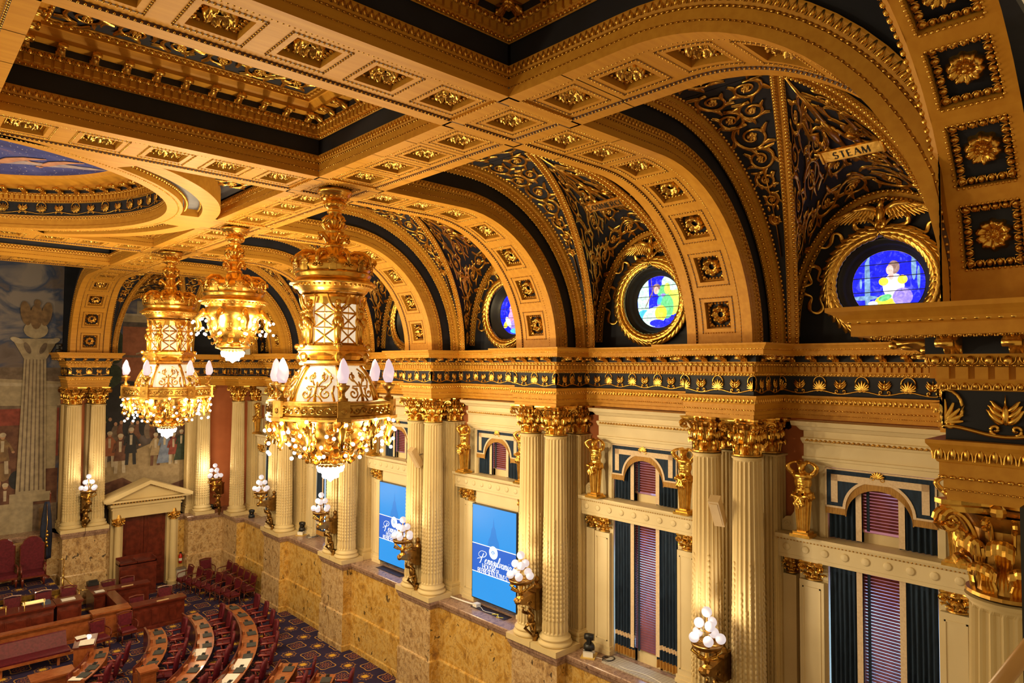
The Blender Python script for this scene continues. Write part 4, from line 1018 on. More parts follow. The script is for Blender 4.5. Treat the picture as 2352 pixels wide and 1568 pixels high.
def valance():
    t = empty('window_valance', (0, 0, 0)); yw = 1.09
    th = np.linspace(0, PI, 25); arch = [(.66*math.cos(a), -3.06+.64*math.sin(a)) for a in th]
    out = [(yw, -3.06), (yw, -2.20), (-yw, -2.20), (-yw, -3.06)]
    m = M(); pts = [(-yw, -3.06), (-yw, -2.2), (yw, -2.2), (yw, -3.06)]
    # panel as strips between the arch and the outline
    def strip(inner, outer, x0, x1, mi):
        I = np.array(inner); O = np.array(outer); k = len(I)
        m.loft([np.column_stack([np.full(k, x0), I]), np.column_stack([np.full(k, x0), O]), np.column_stack([np.full(k, x1), O]), np.column_stack([np.full(k, x1), I])], cu=True, cv=False, m=mi)
    def outl(ix):
        o_ = []
        for a in th:
            c, s = math.cos(a), math.sin(a)
            k = min((yw-ix)/max(abs(c), 1e-6), (.86-ix)/max(s, 1e-6)); o_.append((k*c, -3.06+k*s))
        return o_
    strip(arch, outl(0), 15.44, 15.47, 0)
    strip([(x*1.0, z) for x, z in arch], [(x*1.09, -3.06+(z+3.06)*1.09) for x, z in arch], 15.425, 15.44, 1)
    m.obj('panel', [tealc, creamc], t)
    b = M()
    for i0, i1 in ((0, .035), (.13, .27)):
        for y0, y1, z0, z1 in ((-yw+i0, -yw+i1, -3.06+(i0 and .12), -2.2-i0), (yw-i1, yw-i0, -3.06+(i0 and .12), -2.2-i0), (-yw+i0, yw-i0, -2.2-i1, -2.2-i0)): b.box(15.428, 15.44, y0, y1, z0, z1)
    for s in (-1, 1): a_, c_ = sorted((s*.66, s*yw)); b.box(15.428, 15.44, a_, c_, -3.06, -3.02)
    b.obj('braid', creamc, t)
    f = M(); q = [( x, z) for x, z in arch]; n = 90
    for i in range(n):
        a = PI*(i+.5)/n; x, z = .66*math.cos(a), -3.06+.64*math.sin(a); f.box(15.44, 15.455, x-.012, x+.012, z-.17, z+.01)
    for s in (-1, 1):
        for i in range(16): y = s*(.67+.42*(i+.5)/16); f.box(15.44, 15.455, y-.012, y+.012, -3.20, -3.05)
    f.obj('fringe', fringe, t)
    e = M()
    for a in np.linspace(-1.2, 1.2, 7): petal(e, (0, 0), a, .10, .02, .02, 0, 0)
    for s in (-1, 1): e.tube(xz(spiral((s*.07, -.01), .035, 1, 0, s)), .008, 4)
    v = e.v()*1.45; e.V = [np.column_stack([15.425-v[:, 1], v[:, 0], v[:, 2]-2.33])]; e.obj('shell_emblem', gold, t, True)
    return t
def blind(z0, z1):
    m = M(); n = int((z1-z0)/.068)
    for i in range(n):
        z = z1-.03-i*.068; R = [[(15.645+dx, y, z+dz) for dx, dz in ((-.03, -.018), (.03, .018), (.03, .022), (-.03, -.014))] for y in (-.40, .40)]; m.loft(R)
    m2 = M()
    for y in (.26,): m2.box(15.605, 15.615, y-.03, y+.03, z0, z1)
    m.box(15.61, 15.68, -.41, .41, z1-.05, z1)
    return m, m2
VP = CL = None; posn = {5.18: 'nearest', 11.18: 'second', 17.18: 'third', 23.18: 'fourth', 29.18: 'fifth', 35.0: 'farthest'}
what = {5.18: 'right of the nearest full pier', 11.18: 'left of the nearest full pier', 17.18: 'above the larger blue screen', 23.18: 'above the farther blue screen', 29.18: 'behind the big chandelier pendant', 35.0: 'in the far corner bay'}
protos = {}
for i, yc in enumerate([5.18, 11.18, 17.18, 23.18, 29.18, 35.0]):
    scr = yc in (17.18, 23.18); hw = 2.13 if yc < 34 else 1.75
    window_surround(yc, f'window_{i+1}', scr, hw)
    wq = what[yc]
    if 'v' not in protos:
        t = valance(); t.location = (0, yc, 0); tag(t, 'x', 'valance', 'arched valances of the upper windows'); protos['v'] = t
    else: t = dup(protos['v'], (0, yc, 0))
    t['label'] = f'navy and cream arched valance with gold fringe, {wq}'
    for s, sd in ((-1, 'right'), (1, 'left')):
        key = ('uc', s)
        if key not in protos:
            a, b = sorted((s*.36, s*1.05)); o = drape(a, b, -3.74, -2.3, lead=-s, bottom=False, folds=6).obj('short_curtain', [tealc, creamc, fringe], None, True, (0, yc, 0)); protos[key] = o
        else: o = protos[key].copy(); C.objects.link(o); o.location = (0, yc, 0)
        tag(o, f'short navy curtain, {sd} half, under the valance {wq}', 'curtain', 'short curtains of the upper windows')
        if not scr:
            key = ('lc', s)
            if key not in protos:
                a, b = sorted((s*.36, s*1.05)); o = drape(a, b, -8.08, -4.34, lead=-s, folds=7).obj('long_curtain', [tealc, creamc, fringe], None, True, (0, yc, 0)); protos[key] = o
            else: o = protos[key].copy(); C.objects.link(o); o.location = (0, yc, 0)
            tag(o, f'long navy curtain with gold fringe, {sd} half, {wq}', 'curtain', 'long curtains of the tall windows')
        atlas(15.20, yc+s*1.48, -3.755, f'gilt half-figure with raised arms, {sd} of the upper window, {wq}')
    for key, z0, z1, nm_ in (('bu', -3.5, -2.4, 'upper'), ('bl', -7.85, -4.36, 'tall')):
        if scr and key == 'bl': continue
        if key not in protos:
            t = empty('wooden_blind', (0, yc, 0)); a, b = blind(z0, z1); a.obj('slats', slat, t); b.obj('ladder_tape', tealc, t); protos[key] = t
        else: t = dup(protos[key], (0, yc, 0))
        tag(t, f'red brown slatted blind in the {nm_} window {wq}', 'blind', 'slatted window blinds')
# ---------------------------------------------------------------- lunettes: wreath, eagle, ribbons, stained glass
def rotx(m):                       # flat design (x right along -y of the wall, y up, z relief) -> wall at x=XL facing -x
    v = m.v(); m.V = [np.column_stack([XL-v[:, 2], -v[:, 0], v[:, 1]])]; return m
def wreath_m():
    m = M(); t = np.linspace(0, 2*PI, 61)[:-1]; R = []
    for a in t: R.append([((1.10+.10*math.cos(b))*math.cos(a), (1.10+.10*math.cos(b))*math.sin(a), .10+.10*math.sin(b)) for b in np.arange(8)*PI/4])
    m.loft(R, cu=True)
    lf = M(); petal(lf, (0, 0), 0, .25, .062, .05, 0, .12, 5); v = lf.v(); lf.V = [np.column_stack([v[:, 0], v[:, 2], v[:, 1]])]
    Ts = []
    for q in range(4):
        for i in range(11):
            for s in (-1, 0, 1):
                a = PI/2-q*PI/2+(PI/2)*(i+.2+.35*abs(s))/11.; sgn = 1
                if q in (0, 3): pass
                a = PI/2+(1 if q in (0, 1) else -1)*((PI/2)*(i+.2+.35*abs(s))/11.+(0 if q in (0, 2) else PI/2)); dr = 1 if q in (0, 1) else -1
                c = np.array([math.cos(a), math.sin(a)])*(1.10+s*.08); tg = np.array([-math.sin(a), math.cos(a)])*-dr*-1
                n = np.array([math.cos(a), math.sin(a)]); yv = tg*math.cos(.35*s)+n*math.sin(.35*s)
                z = np.array([n[0]*s*.45, n[1]*s*.45, 1]); z /= np.linalg.norm(z); y3 = np.array([*yv, 0]); y3 -= z*(y3 @ z); y3 /= np.linalg.norm(y3)
                Ts.append(frame((c[0], c[1], .195-.045*abs(s)), np.cross(y3, z), y3, z))
    m.stamp(lf, Ts)
    for a in (0, PI/2, PI, 3*PI/2):
        for e in (-.09, .09):
            P = [((1.10+.115*math.cos(b))*math.cos(a+e*(math.cos(b))), (1.10+.115*math.cos(b))*math.sin(a+e*math.cos(b)), .10+.10*math.sin(b)) for b in np.linspace(0, PI, 9)]
            m.tube(P, .03, 5, flat=.5)
    return m
def ribbon(m, P, w=.055, z=.03):
    w *= 1.3
    P = np.array(P, float); t = np.linspace(0, 1, len(P)*6); k = np.linspace(0, 1, len(P))
    # smooth through points
    def cr(x):
        i = np.clip((t*(len(P)-1)).astype(int), 0, len(P)-2); f = t*(len(P)-1)-i; p0 = x[np.maximum(i-1, 0)]; p1 = x[i]; p2 = x[i+1]; p3 = x[np.minimum(i+2, len(P)-1)]
        return .5*(2*p1+(p2-p0)*f+(2*p0-5*p1+4*p2-p3)*f**2+(3*p1-p0-3*p2+p3)*f**3)
    Q = np.column_stack([cr(P[:, 0]), cr(P[:, 1]), z+.03*np.sin(t*14)]); m.tube(Q, w*(.75+.25*np.cos(t*18)), 6, flat=.25, upv=(0, 0, 1) if False else (.01, .01, 1))
def ribbons_m():
    m = M()
    for s in (-1, 1):
        ribbon(m, [(0, 1.18), (s*.28, 1.42), (s*.52, 1.40), (s*.50, 1.24), (s*.2, 1.20)], .05, .12)
        ribbon(m, [(s*.35, 1.20), (s*.62, 1.12), (s*.82, 1.00), (s*.90, 1.18), (s*1.02, 1.20), (s*1.10, 1.02), (s*1.22, .92), (s*1.34, .95)], .045)
        ribbon(m, [(s*1.22, .12), (s*1.38, .20), (s*1.36, .42), (s*1.50, .52), (s*1.62, .42), (s*1.60, .26), (s*1.56, .12), (s*1.72, .06)], .045)
        ribbon(m, [(s*1.22, -.10), (s*1.34, -.24), (s*1.30, -.46), (s*1.42, -.58), (s*1.56, -.52), (s*1.60, -.36), (s*1.56, -.2), (s*1.70, -.12)], .045)
    return m
def eagle():
    t = empty('gilt_eagle'); b = M()
    b.ball((0, 1.50, .14), (.10, .20, .10), 10, 8); b.tube([(0, 1.62, .15), (.03, 1.74, .17), (.05, 1.80, .17)], [.08, .06, .05], 8); b.ball((.06, 1.82, .17), (.062, .055, .05), 8, 6)
    b.tube([(.10, 1.83, .17), (.15, 1.82, .17), (.165, 1.79, .17)], [.026, .018, .006], 6)
    for s in (-1, 1): b.tube([(s*.05, 1.38, .14), (s*.08, 1.27, .15), (s*.09, 1.20, .16)], [.065, .045, .025], 7)
    for k in (-.06, 0, .06): b.tube([(k*.4, 1.36, .10), (k*1.3, 1.20, .10)], [.04, .03], 5, flat=.5)
    rotx(b).obj('body', gold, t, True)
    for s in (-1, 1):
        w = M(); w.tube([(s*.07, 1.58, .12), (s*.30, 1.68, .14), (s*.52, 1.66, .14), (s*.66, 1.60, .13)], [.07, .075, .06, .04], 7, flat=.6)
        for i in range(13):
            q = i/12; bx, by = s*(.12+.52*q), 1.60+.05*math.sin(q*PI); a = s*(2.75-1.05*q); leaf_at(w, (bx, by), a, .26+.30*q, .038, .12*s, .09)
        for i in range(10):
            q = i/9; bx, by = s*(.10+.50*q), 1.63+.04*math.sin(q*PI); leaf_at(w, (bx, by), s*(2.8-1.0*q), .18+.10*q, .036, .1*s, .13)
        rotx(w).obj('wing', gold, t, True)
    return t
glass_base = {}
def gm(n, c, st=1.1):
    if n not in glass_base:
        m, nt, p = nodes('stained_glass_'+n); f = noise(nt, wpos(nt, (3, 3, 3)), 2.2, 4, 1.5)
        cc = ramp(nt, f, ((.34, tuple(x*.6 for x in c)), (.55, c), (.7, tuple(min(1, x*1.2+.05) for x in c)))); nt.links.new(cc, p.inputs['Emission Color']); p.inputs['Emission Strength'].default_value = st
        p.inputs['Base Color'].default_value = (*[x*.4 for x in c], 1); p.inputs['Roughness'].default_value = .15; m.cycles.emission_sampling = 'NONE'; glass_base[n] = m
    return glass_base[n]
GC = dict(blue=(.005, .01, .55), pale=(.40, .62, .50), green=(.10, .42, .16), lime=(.45, .60, .08), yellow=(.80, .52, .04), white=(.70, .66, .72), pink=(.55, .22, .40), violet=(.22, .16, .62), skin=(.62, .34, .30), brown=(.20, .12, .10), steel=(.12, .22, .36), sky=(.05, .35, .65))
def glass_window(yc, sch, label, k):
    t = empty('round_window', (0, yc, 0), 0, label, 'window', 'round stained glass windows')
    m = M().lathe([(1.02, 0.02), (.99, -.02), (.95, -.02), (.93, .03), (.87, .05), (.85, .16), (.78, .18), (.76, .24), (.745, .24), (.745, .27)], 48)
    v = m.v(); m.V = [np.column_stack([XL+v[:, 2], v[:, 0], v[:, 1]+1.86])]; m.obj('dark_reveal', [pmat('dark_iron', (.02, .022, .022), rough=.45)] if 'iron' not in protos else protos['iron'], t, True)
    names = list(GC); ms = [gm(n, GC[n]) for n in names]; R = .75
    layers = {0: [('blue', 'disc')], }
    g = M(); th = np.arange(40)*2*PI/40
    def lay(mname, P, z):
        P = np.array(P, float); r = np.hypot(P[:, 0], P[:, 1]); f = np.minimum(1, (R-.01)/np.maximum(r, 1e-6)); P = P*f[:, None]
        g.add(np.column_stack([P, np.full(len(P), z)]), [tuple(range(len(P)))], names.index(mname))
    def ell(c, a, b, rot=0, n=18):
        q = np.arange(n)*2*PI/n; x, y = a*np.cos(q), b*np.sin(q); return np.column_stack([c[0]+x*math.cos(rot)-y*math.sin(rot), c[1]+x*math.sin(rot)+y*math.cos(rot)])
    lay(sch[0], np.column_stack([R*np.cos(th), R*np.sin(th)]), 0)
    for i, (n, P) in enumerate(sch[1]): lay(n, ell(*P) if len(P) and not hasattr(P[-1], '__len__') else P, .002*(i+1))
    v = g.v(); g.V = [np.column_stack([XL+.26-v[:, 2], -v[:, 0], v[:, 1]+1.86])]; g.obj('stained_glass', ms, t)
    b = M()
    for z in (-.45, -.16, .16, .45): w_ = math.sqrt(.75**2-z*z); b.box(XL+.225, XL+.235, -w_, w_, 1.86+z-.008, 1.86+z+.008)
    b.obj('lead_bars', dark, t); return t
robeA = ('blue', [('steel', ((-.42, .0), .06, .8)), ('steel', ((-.5, -.28), .3, .05)), ('steel', ((.52, .35), .05, .3)), ('green', ((-.15, -.5), .3, .16, .2)), ('yellow', ((0.0, -.42), .28, .2)), ('white', ((.12, -.05), .22, .28)), ('yellow', ((-.08, .06), .10, .09)), ('yellow', ((.30, .08), .10, .10)), ('violet', ((.30, -.3), .2, .2)), ('brown', ((.13, .36), .12, .15)), ('skin', ((.05, .31), .075, .11)), ('skin', ((.08, .18), .05, .10)), ('steel', ((-.55, .05), .025, .12)), ('steel', ((.62, .1), .03, .25)), ('white', ((-.30, -.42), .10, .06)), ('green', ((-.05, -.30), .14, .07, .3))])
robeB = ('blue', [('pale', ((-.55, .1), .22, .9)), ('sky', ((-.50, -.5), .3, .3)), ('lime', ((.42, .1), .4, .5)), ('pale', ((.50, .55), .4, .25)), ('green', ((.15, .30), .22, .18)), ('pale', ((-.15, -.42), .42, .28, .3)), ('violet', ((.12, .0), .16, .24, -.3)), ('green', ((.28, -.15), .22, .34)), ('yellow', ((.08, -.32), .20, .22)), ('blue', ((-.05, -.6), .25, .1)), ('brown', ((-.06, .42), .13, .10)), ('skin', ((-.07, .33), .085, .11)), ('brown', ((-.30, .12), .018, .34, -.5)), ('brown', ((-.22, .45), .012, .3, .1)), ('yellow', ((.10, -.30), .12, .12)), ('sky', ((.05, .05), .07, .14, -.4)), ('lime', ((.30, .36), .10, .16))])
robeC = ('blue', [('pink', ((.02, -.2), .34, .42)), ('violet', ((.12, -.42), .34, .22)), ('pink', ((.0, .16), .26, .18)), ('yellow', ((-.42, -.38), .16, .10, .8)), ('white', ((-.3, -.3), .10, .22, .6)), ('sky', ((.15, -.62), .35, .10)), ('skin', ((.02, .42), .11, .13)), ('brown', ((.04, .52), .13, .10))])
robeD = ('blue', [('green', ((.0, -.3), .35, .35)), ('yellow', ((.2, 0), .2, .25)), ('pale', ((-.3, .3), .25, .3)), ('skin', ((0, .3), .1, .13))])
ms_w = rotx(wreath_m()); v = ms_w.v(); v[:, 2] += 1.86; ms_w.V = [v]; mw = ms_w.mesh('wreath', gold, True)
ms_r = rotx(ribbons_m()); v = ms_r.v(); v[:, 2] += 1.86; ms_r.V = [v]; mr = ms_r.mesh('ribbon', gold, True)
eg = None
for y, sch, lb in ((5.18, robeA, 'seated woman in yellow and white on deep blue, nearest'), (11.18, robeB, 'woman in pale green with a golden globe, second from the right'), (17.18, robeC, 'figure in pink and violet on deep blue, third from the right'), (23.18, robeD, 'green figure on blue, fourth from the right, partly behind a rib'), (29.18, robeA, 'small far window behind the large chandelier'), (35.18, robeD, 'farthest window near the corner')):
    wh = {5.18: 'nearest round window', 11.18: 'green round window', 17.18: 'pink and blue round window', 23.18: 'fourth round window', 29.18: 'fifth round window', 35.18: 'farthest round window'}[y]
    glass_window(y, sch, 'round stained glass window, '+lb, y)
    t = empty('laurel_wreath', (0, y, 0), 0, f'gilt laurel wreath with fluttering ribbons framing the {wh}', 'wreath', 'laurel wreaths'); mobj('wreath', mw, t); mobj('ribbon', mr, t)
    if eg is None: eg = eagle(); eg.location = (0, y, 1.86); tag(eg, 'x', 'eagle', 'gilt eagles'); e = eg
    else: e = dup(eg, (0, y, 1.86))
    e['label'] = f'gilt eagle with spread wings perched on the wreath of the {wh}'
# ---------------------------------------------------------------- lettering built from strokes (roman capitals)
GL = {'H': [((0, 0), (0, 1), 1), ((.62, 0), (.62, 1), 1), ((0, .5), (.62, .5), 0)], 'I': [((0, 0), (0, 1), 1)], 'E': [((0, 0), (0, 1), 1), ((0, 1), (.45, 1), 0), ((0, .5), (.38, .5), 0), ((0, 0), (.48, 0), 0)], 'F': [((0, 0), (0, 1), 1), ((0, 1), (.45, 1), 0), ((0, .5), (.36, .5), 0)],
      'T': [((.32, 0), (.32, 1), 1), ((0, 1), (.64, 1), 0)], 'A': [((0, 0), (.33, 1), 0), ((.33, 1), (.68, 0), 1), ((.12, .36), (.54, .36), 0)], 'V': [((0, 1), (.34, 0), 1), ((.34, 0), (.66, 1), 0)], 'N': [((0, 0), (0, 1), 0), ((0, 1), (.62, 0), 1), ((.62, 0), (.62, 1), 0)],
      'M': [((0, 0), (.06, 1), 0), ((.06, 1), (.40, 0), 1), ((.40, 0), (.74, 1), 0), ((.74, 1), (.80, 0), 1)]}
def arcp(cx_, cy_, rx, ry, a0, a1, n=12): return [(cx_+rx*math.cos(a), cy_+ry*math.sin(a)) for a in np.linspace(a0, a1, n)]
CV = {'O': ([arcp(.38, .5, .38, .5, 0, 2*PI, 25)], .76), 'C': ([arcp(.38, .5, .38, .5, .75, 2*PI-.75, 20)], .70), 'U': ([[(0, 1), (0, .35)]+arcp(.3, .3, .3, .3, PI, 2*PI, 10)+[(.6, 1)]], .6),
      'S': ([arcp(.24, .75, .22, .25, .5, 1.5*PI, 10)+arcp(.24, .25, .24, .25, .5*PI, -PI*.85, 10)], .48), 'R': ([[(0, 0), (0, 1), (.25, 1)]+arcp(.25, .74, .25, .26, PI/2, -PI/2, 9)+[(.02, .48)], [(.25, .48), (.6, 0)]], .58), 'P': ([[(0, 0), (0, 1), (.25, 1)]+arcp(.25, .72, .27, .28, PI/2, -PI/2, 9)+[(.02, .44)]], .52)}
def word(m, s, x, y, h, fn, th=.11, sp=.24, mi=0):
    for ch in s:
        if ch == ' ': x += .45*h; continue
        if ch in GL:
            w_ = 0
            for a, b, k in GL[ch]:
                m_ = M(); t = th*(1 if k else .5)*h
                A, B = np.array(a)*h, np.array(b)*h; d = (B-A)/np.linalg.norm(B-A); n = np.array([-d[1], d[0]])*t/2
                q = [A+n, A-n, B-n, B+n]; m.add([fn(x+p[0], y+p[1]) for p in q], [(0, 1, 2, 3)], mi); w_ = max(w_, a[0], b[0])
                if abs(d[1]) > .9:
                    for e, zz in ((A, .02*h), (B, -.02*h)): m.add([fn(x+e[0]+u*.13*h, y+e[1]+v_*.02*h) for u, v_ in ((-1, -1), (1, -1), (1, 1), (-1, 1))], [(0, 1, 2, 3)], mi)
        else:
            L, w_ = CV[ch]
            for P in L:
                P = np.array(P)*h; d = np.gradient(P, axis=0); d /= np.linalg.norm(d, axis=1)[:, None]+1e-9; n = np.column_stack([-d[:, 1], d[:, 0]]); t = th*h*(.5+.5*np.abs(d[:, 1]))/2
                m.loft([[fn(x+a[0], y+a[1]) for a in P+n*t[:, None]], [fn(x+a[0], y+a[1]) for a in P-n*t[:, None]]], cv=False, m=mi)
        x += w_*h+sp*h
    return x
def wwidth(s, h, sp=.24):
    x = 0
    for ch in s: x += (.45*h if ch == ' ' else (CV[ch][1] if ch in CV else max(max(a[0], b[0]) for a, b, _ in GL[ch]))*h+sp*h)
    return x-sp*h
def plaque(yc, txt, label):
    t = empty('name_scroll', (0, yc, 0), 0, label, 'scroll', 'gilt name scrolls')
    T_ = PI/2-.42*PI/2*1
    def on(u, v):                 # u right, v up on the compartment, facing down into the room
        th = PI/2-(-.50*PI/2)*0+0; return (13.55-v*.82-.12, -.28-u, 4.22+v*.55-.10)
    m = M(); W = .55; P = [(-W, -.13), (W, -.13), (W, .13), (-W, .13)]
    A = [on(*p) for p in P]; nv = np.array((-.5, 0, -.85)); m.add([np.array(a) for a in A]+[np.array(a)-nv*.05 for a in A], [(0, 1, 2, 3), (4, 5, 6, 7), (0, 1, 5, 4), (1, 2, 6, 5), (2, 3, 7, 6), (3, 0, 4, 7)])
    m.tube([on(-W, -.14), on(-W, .14)], .035, 6); m.tube([on(W, -.14), on(W, .14)], .035, 6); m.obj('plate', gold, t)
    l = M(); h = .15; wd = wwidth(txt, h, .3); word(l, txt, -wd/2, -h/2, h, lambda u, v: tuple(np.array(on(u, v))+nv*.012), .16, .3); l.obj('lettering', dark, t)
plaque(5.18, 'STEAM', 'gilt scroll reading STEAM in the blue compartment above the nearest round window')
plaque(11.18, 'COMMERCE', 'gilt scroll reading COMMERCE in the blue compartment above the green round window')
# ---------------------------------------------------------------- display screens
scrA = emat('screen_azure', (.0, .30, .80), .5, (.02, .02, .02)); scrB = emat('screen_cobalt', (.0, .12, .60), .5, (.02, .02, .02)); scrC = emat('screen_shade', (.0, .22, .68), .5, (.02, .02, .02)); scrW = emat('screen_white', (.85, .93, 1), .5)
def script_word(m, fn, x, y, h, mi):
    """flowing handwritten Pennsylvania as pen strokes"""
    def st(P, r): 
        P = np.array(P, float); t = np.linspace(0, len(P)-1, len(P)*5); i = np.clip(t.astype(int), 0, len(P)-2); f = (t-i)[:, None]; p0, p1, p2, p3 = P[np.maximum(i-1, 0)], P[i], P[i+1], P[np.minimum(i+2, len(P)-1)]
        Q = .5*(2*p1+(p2-p0)*f+(2*p0-5*p1+4*p2-p3)*f**2+(3*p1-p0-3*p2+p3)*f**3); Q[:, 0] += .28*Q[:, 1]; d = np.gradient(Q, axis=0); d /= np.linalg.norm(d, axis=1)[:, None]+1e-9; n = np.column_stack([-d[:, 1], d[:, 0]])*(r*(.45+.75*np.clip(-d[:, 1], 0, 1)))[:, None]
        m.loft([[fn(x+a[0]*h, y+a[1]*h) for a in Q+n], [fn(x+a[0]*h, y+a[1]*h) for a in Q-n]], cv=False, m=mi)
    st([(.55, 1.35), (.35, .6), (.22, .0), (.05, -.12)], .06); st([(.25, .75), (-.25, .8), (-.45, 1.15), (-.1, 1.55), (.5, 1.62), (1.0, 1.5), (1.1, 1.15), (.8, .85), (.45, .8)], .05)
    st([(.25, .75), (.0, .55), (-.3, .5), (-.5, .35)], .04)
    X = 1.15; mid = .62
    def e(X): st([(X-.1, .25), (X+.28, .42), (X+.22, .62), (X+.02, .45), (X+.02, .12), (X+.22, .0), (X+.48, .25)], .05)
    def n_(X): st([(X-.05, .45), (X+.06, .6), (X+.02, .0)], .055); st([(X+.02, .2), (X+.18, .55), (X+.32, .58), (X+.32, .15), (X+.38, .0), (X+.55, .22)], .055)
    e(X); X += .55; n_(X); X += .56; n_(X); X += .56
    st([(X-.05, .2), (X+.2, .66), (X+.16, .45), (X+.26, .2), (X+.12, .0), (X-.03, .08)], .05); X += .38
    st([(X-.05, .35), (X+.05, .6), (X+.05, .15), (X+.18, .05), (X+.36, .5), (X+.36, .6)], .05); st([(X+.36, .6), (X+.28, 0), (X+.1, -.6), (X-.2, -.75), (X-.1, -.45), (X+.5, .15)], .05); X += .52
    st([(X-.05, .2), (X+.3, .9), (X+.28, 1.35), (X+.12, 1.1), (X+.06, .2), (X+.16, 0), (X+.36, .2)], .055); X += .40
    st([(X-.05, .5), (X+.06, .6), (X+.1, .02), (X+.3, .3), (X+.3, .6), (X+.45, .5)], .05); X += .45
    def a_(X): st([(X+.38, .5), (X+.2, .6), (X+.02, .3), (X+.1, .02), (X+.28, .1), (X+.40, .58), (X+.36, .12), (X+.44, .0), (X+.6, .22)], .05)
    a_(X); X += .58; n_(X); X += .56; st([(X-.02, .3), (X+.06, .6), (X+.04, .1), (X+.12, .0), (X+.28, .2)], .055); st([(X+.14, .85), (X+.17, .9)], .06); X += .30; a_(X)
def screen(yc, label):
    t = empty('display_screen', (0, yc, 0), 0, label, 'screen', 'blue display screens'); x = 15.30; H0, H1, W = -7.98, -4.80, 1.10
    M().box(x+.005, x+.25, -W-.03, W+.03, H0-.03, H1+.03).obj('bezel', dark, t)
    m = M()
    def P(u, v, k=0): return (x-.003*k, -u, v)
    def rect(u0, u1, v0, v1, mi, k): m.add([P(u0, v0, k), P(u1, v0, k), P(u1, v1, k), P(u0, v1, k)], [(0, 1, 2, 3)], mi)
    rect(-W, W, H0, H1, 0, 0); rect(-W, W, -7.08, -6.12, 1, 1)
    m.add([P(*q, 1) for q in ((-.30, -6.12), (-.26, -5.9), (-.16, -5.75), (-.10, -5.5), (-.04, -5.42), (0, -5.1), (.04, -5.42), (.10, -5.5), (.16, -5.75), (.26, -5.9), (.30, -6.12))], [tuple(range(11))], 2)
    for v in (-6.12, -7.08): rect(-W, W, v-.012, v+.012, 3, 2)
    f = lambda k: (lambda u, v: P(u, v, k))
    c = (0, -6.28); n = 32
    def disc(r, mi, k): m.add([P(c[0]+r*math.cos(a), c[1]+r*math.sin(a), k) for a in np.arange(n)*2*PI/n], [tuple(range(n))], mi)
    disc(.215, 3, 3); disc(.20, 0, 4); disc(.192, 3, 5); disc(.135, 2, 6); disc(.128, 3, 7)
    m.add([P(c[0]+a, c[1]+b, 8) for a, b in ((-.06, .07), (.06, .07), (.06, -.02), (0, -.08), (-.06, -.02))], [(0, 1, 2, 3, 4)], 0)
    for s in (-1, 1): m.add([P(c[0]+s*a, c[1]+b, 8) for a, b in ((.07, .06), (.10, .0), (.08, -.07), (.065, .0))], [(0, 1, 2, 3)], 2)
    for v in (.04, .005, -.03): rect(-.05, .05, c[1]+v-.006, c[1]+v+.006, 3, 9)
    script_word(m, f(4), -.72, -6.72, .245, 3)
    h = .155; wd = wwidth('HOUSE', h); word(m, 'HOUSE', -.55, -6.905, h, f(4), .13, .24, 3); word(m, 'OF', -.55+wd+.10, -6.905, .10, f(4), .15, .24, 3)
    wd = wwidth('REPRESENTATIVES', h, .17); word(m, 'REPRESENTATIVES', -wd/2, -7.065, .145, f(4), .13, .17, 3)
    m.obj('picture', [scrA, scrB, scrC, scrW], t); return t
screen(17.18, 'blue display screen with white lettering, the larger one nearer the middle'); screen(23.18, 'blue display screen with white lettering, the farther one on the left')
for q in (scrA, scrB): q.cycles.emission_sampling = 'FRONT'
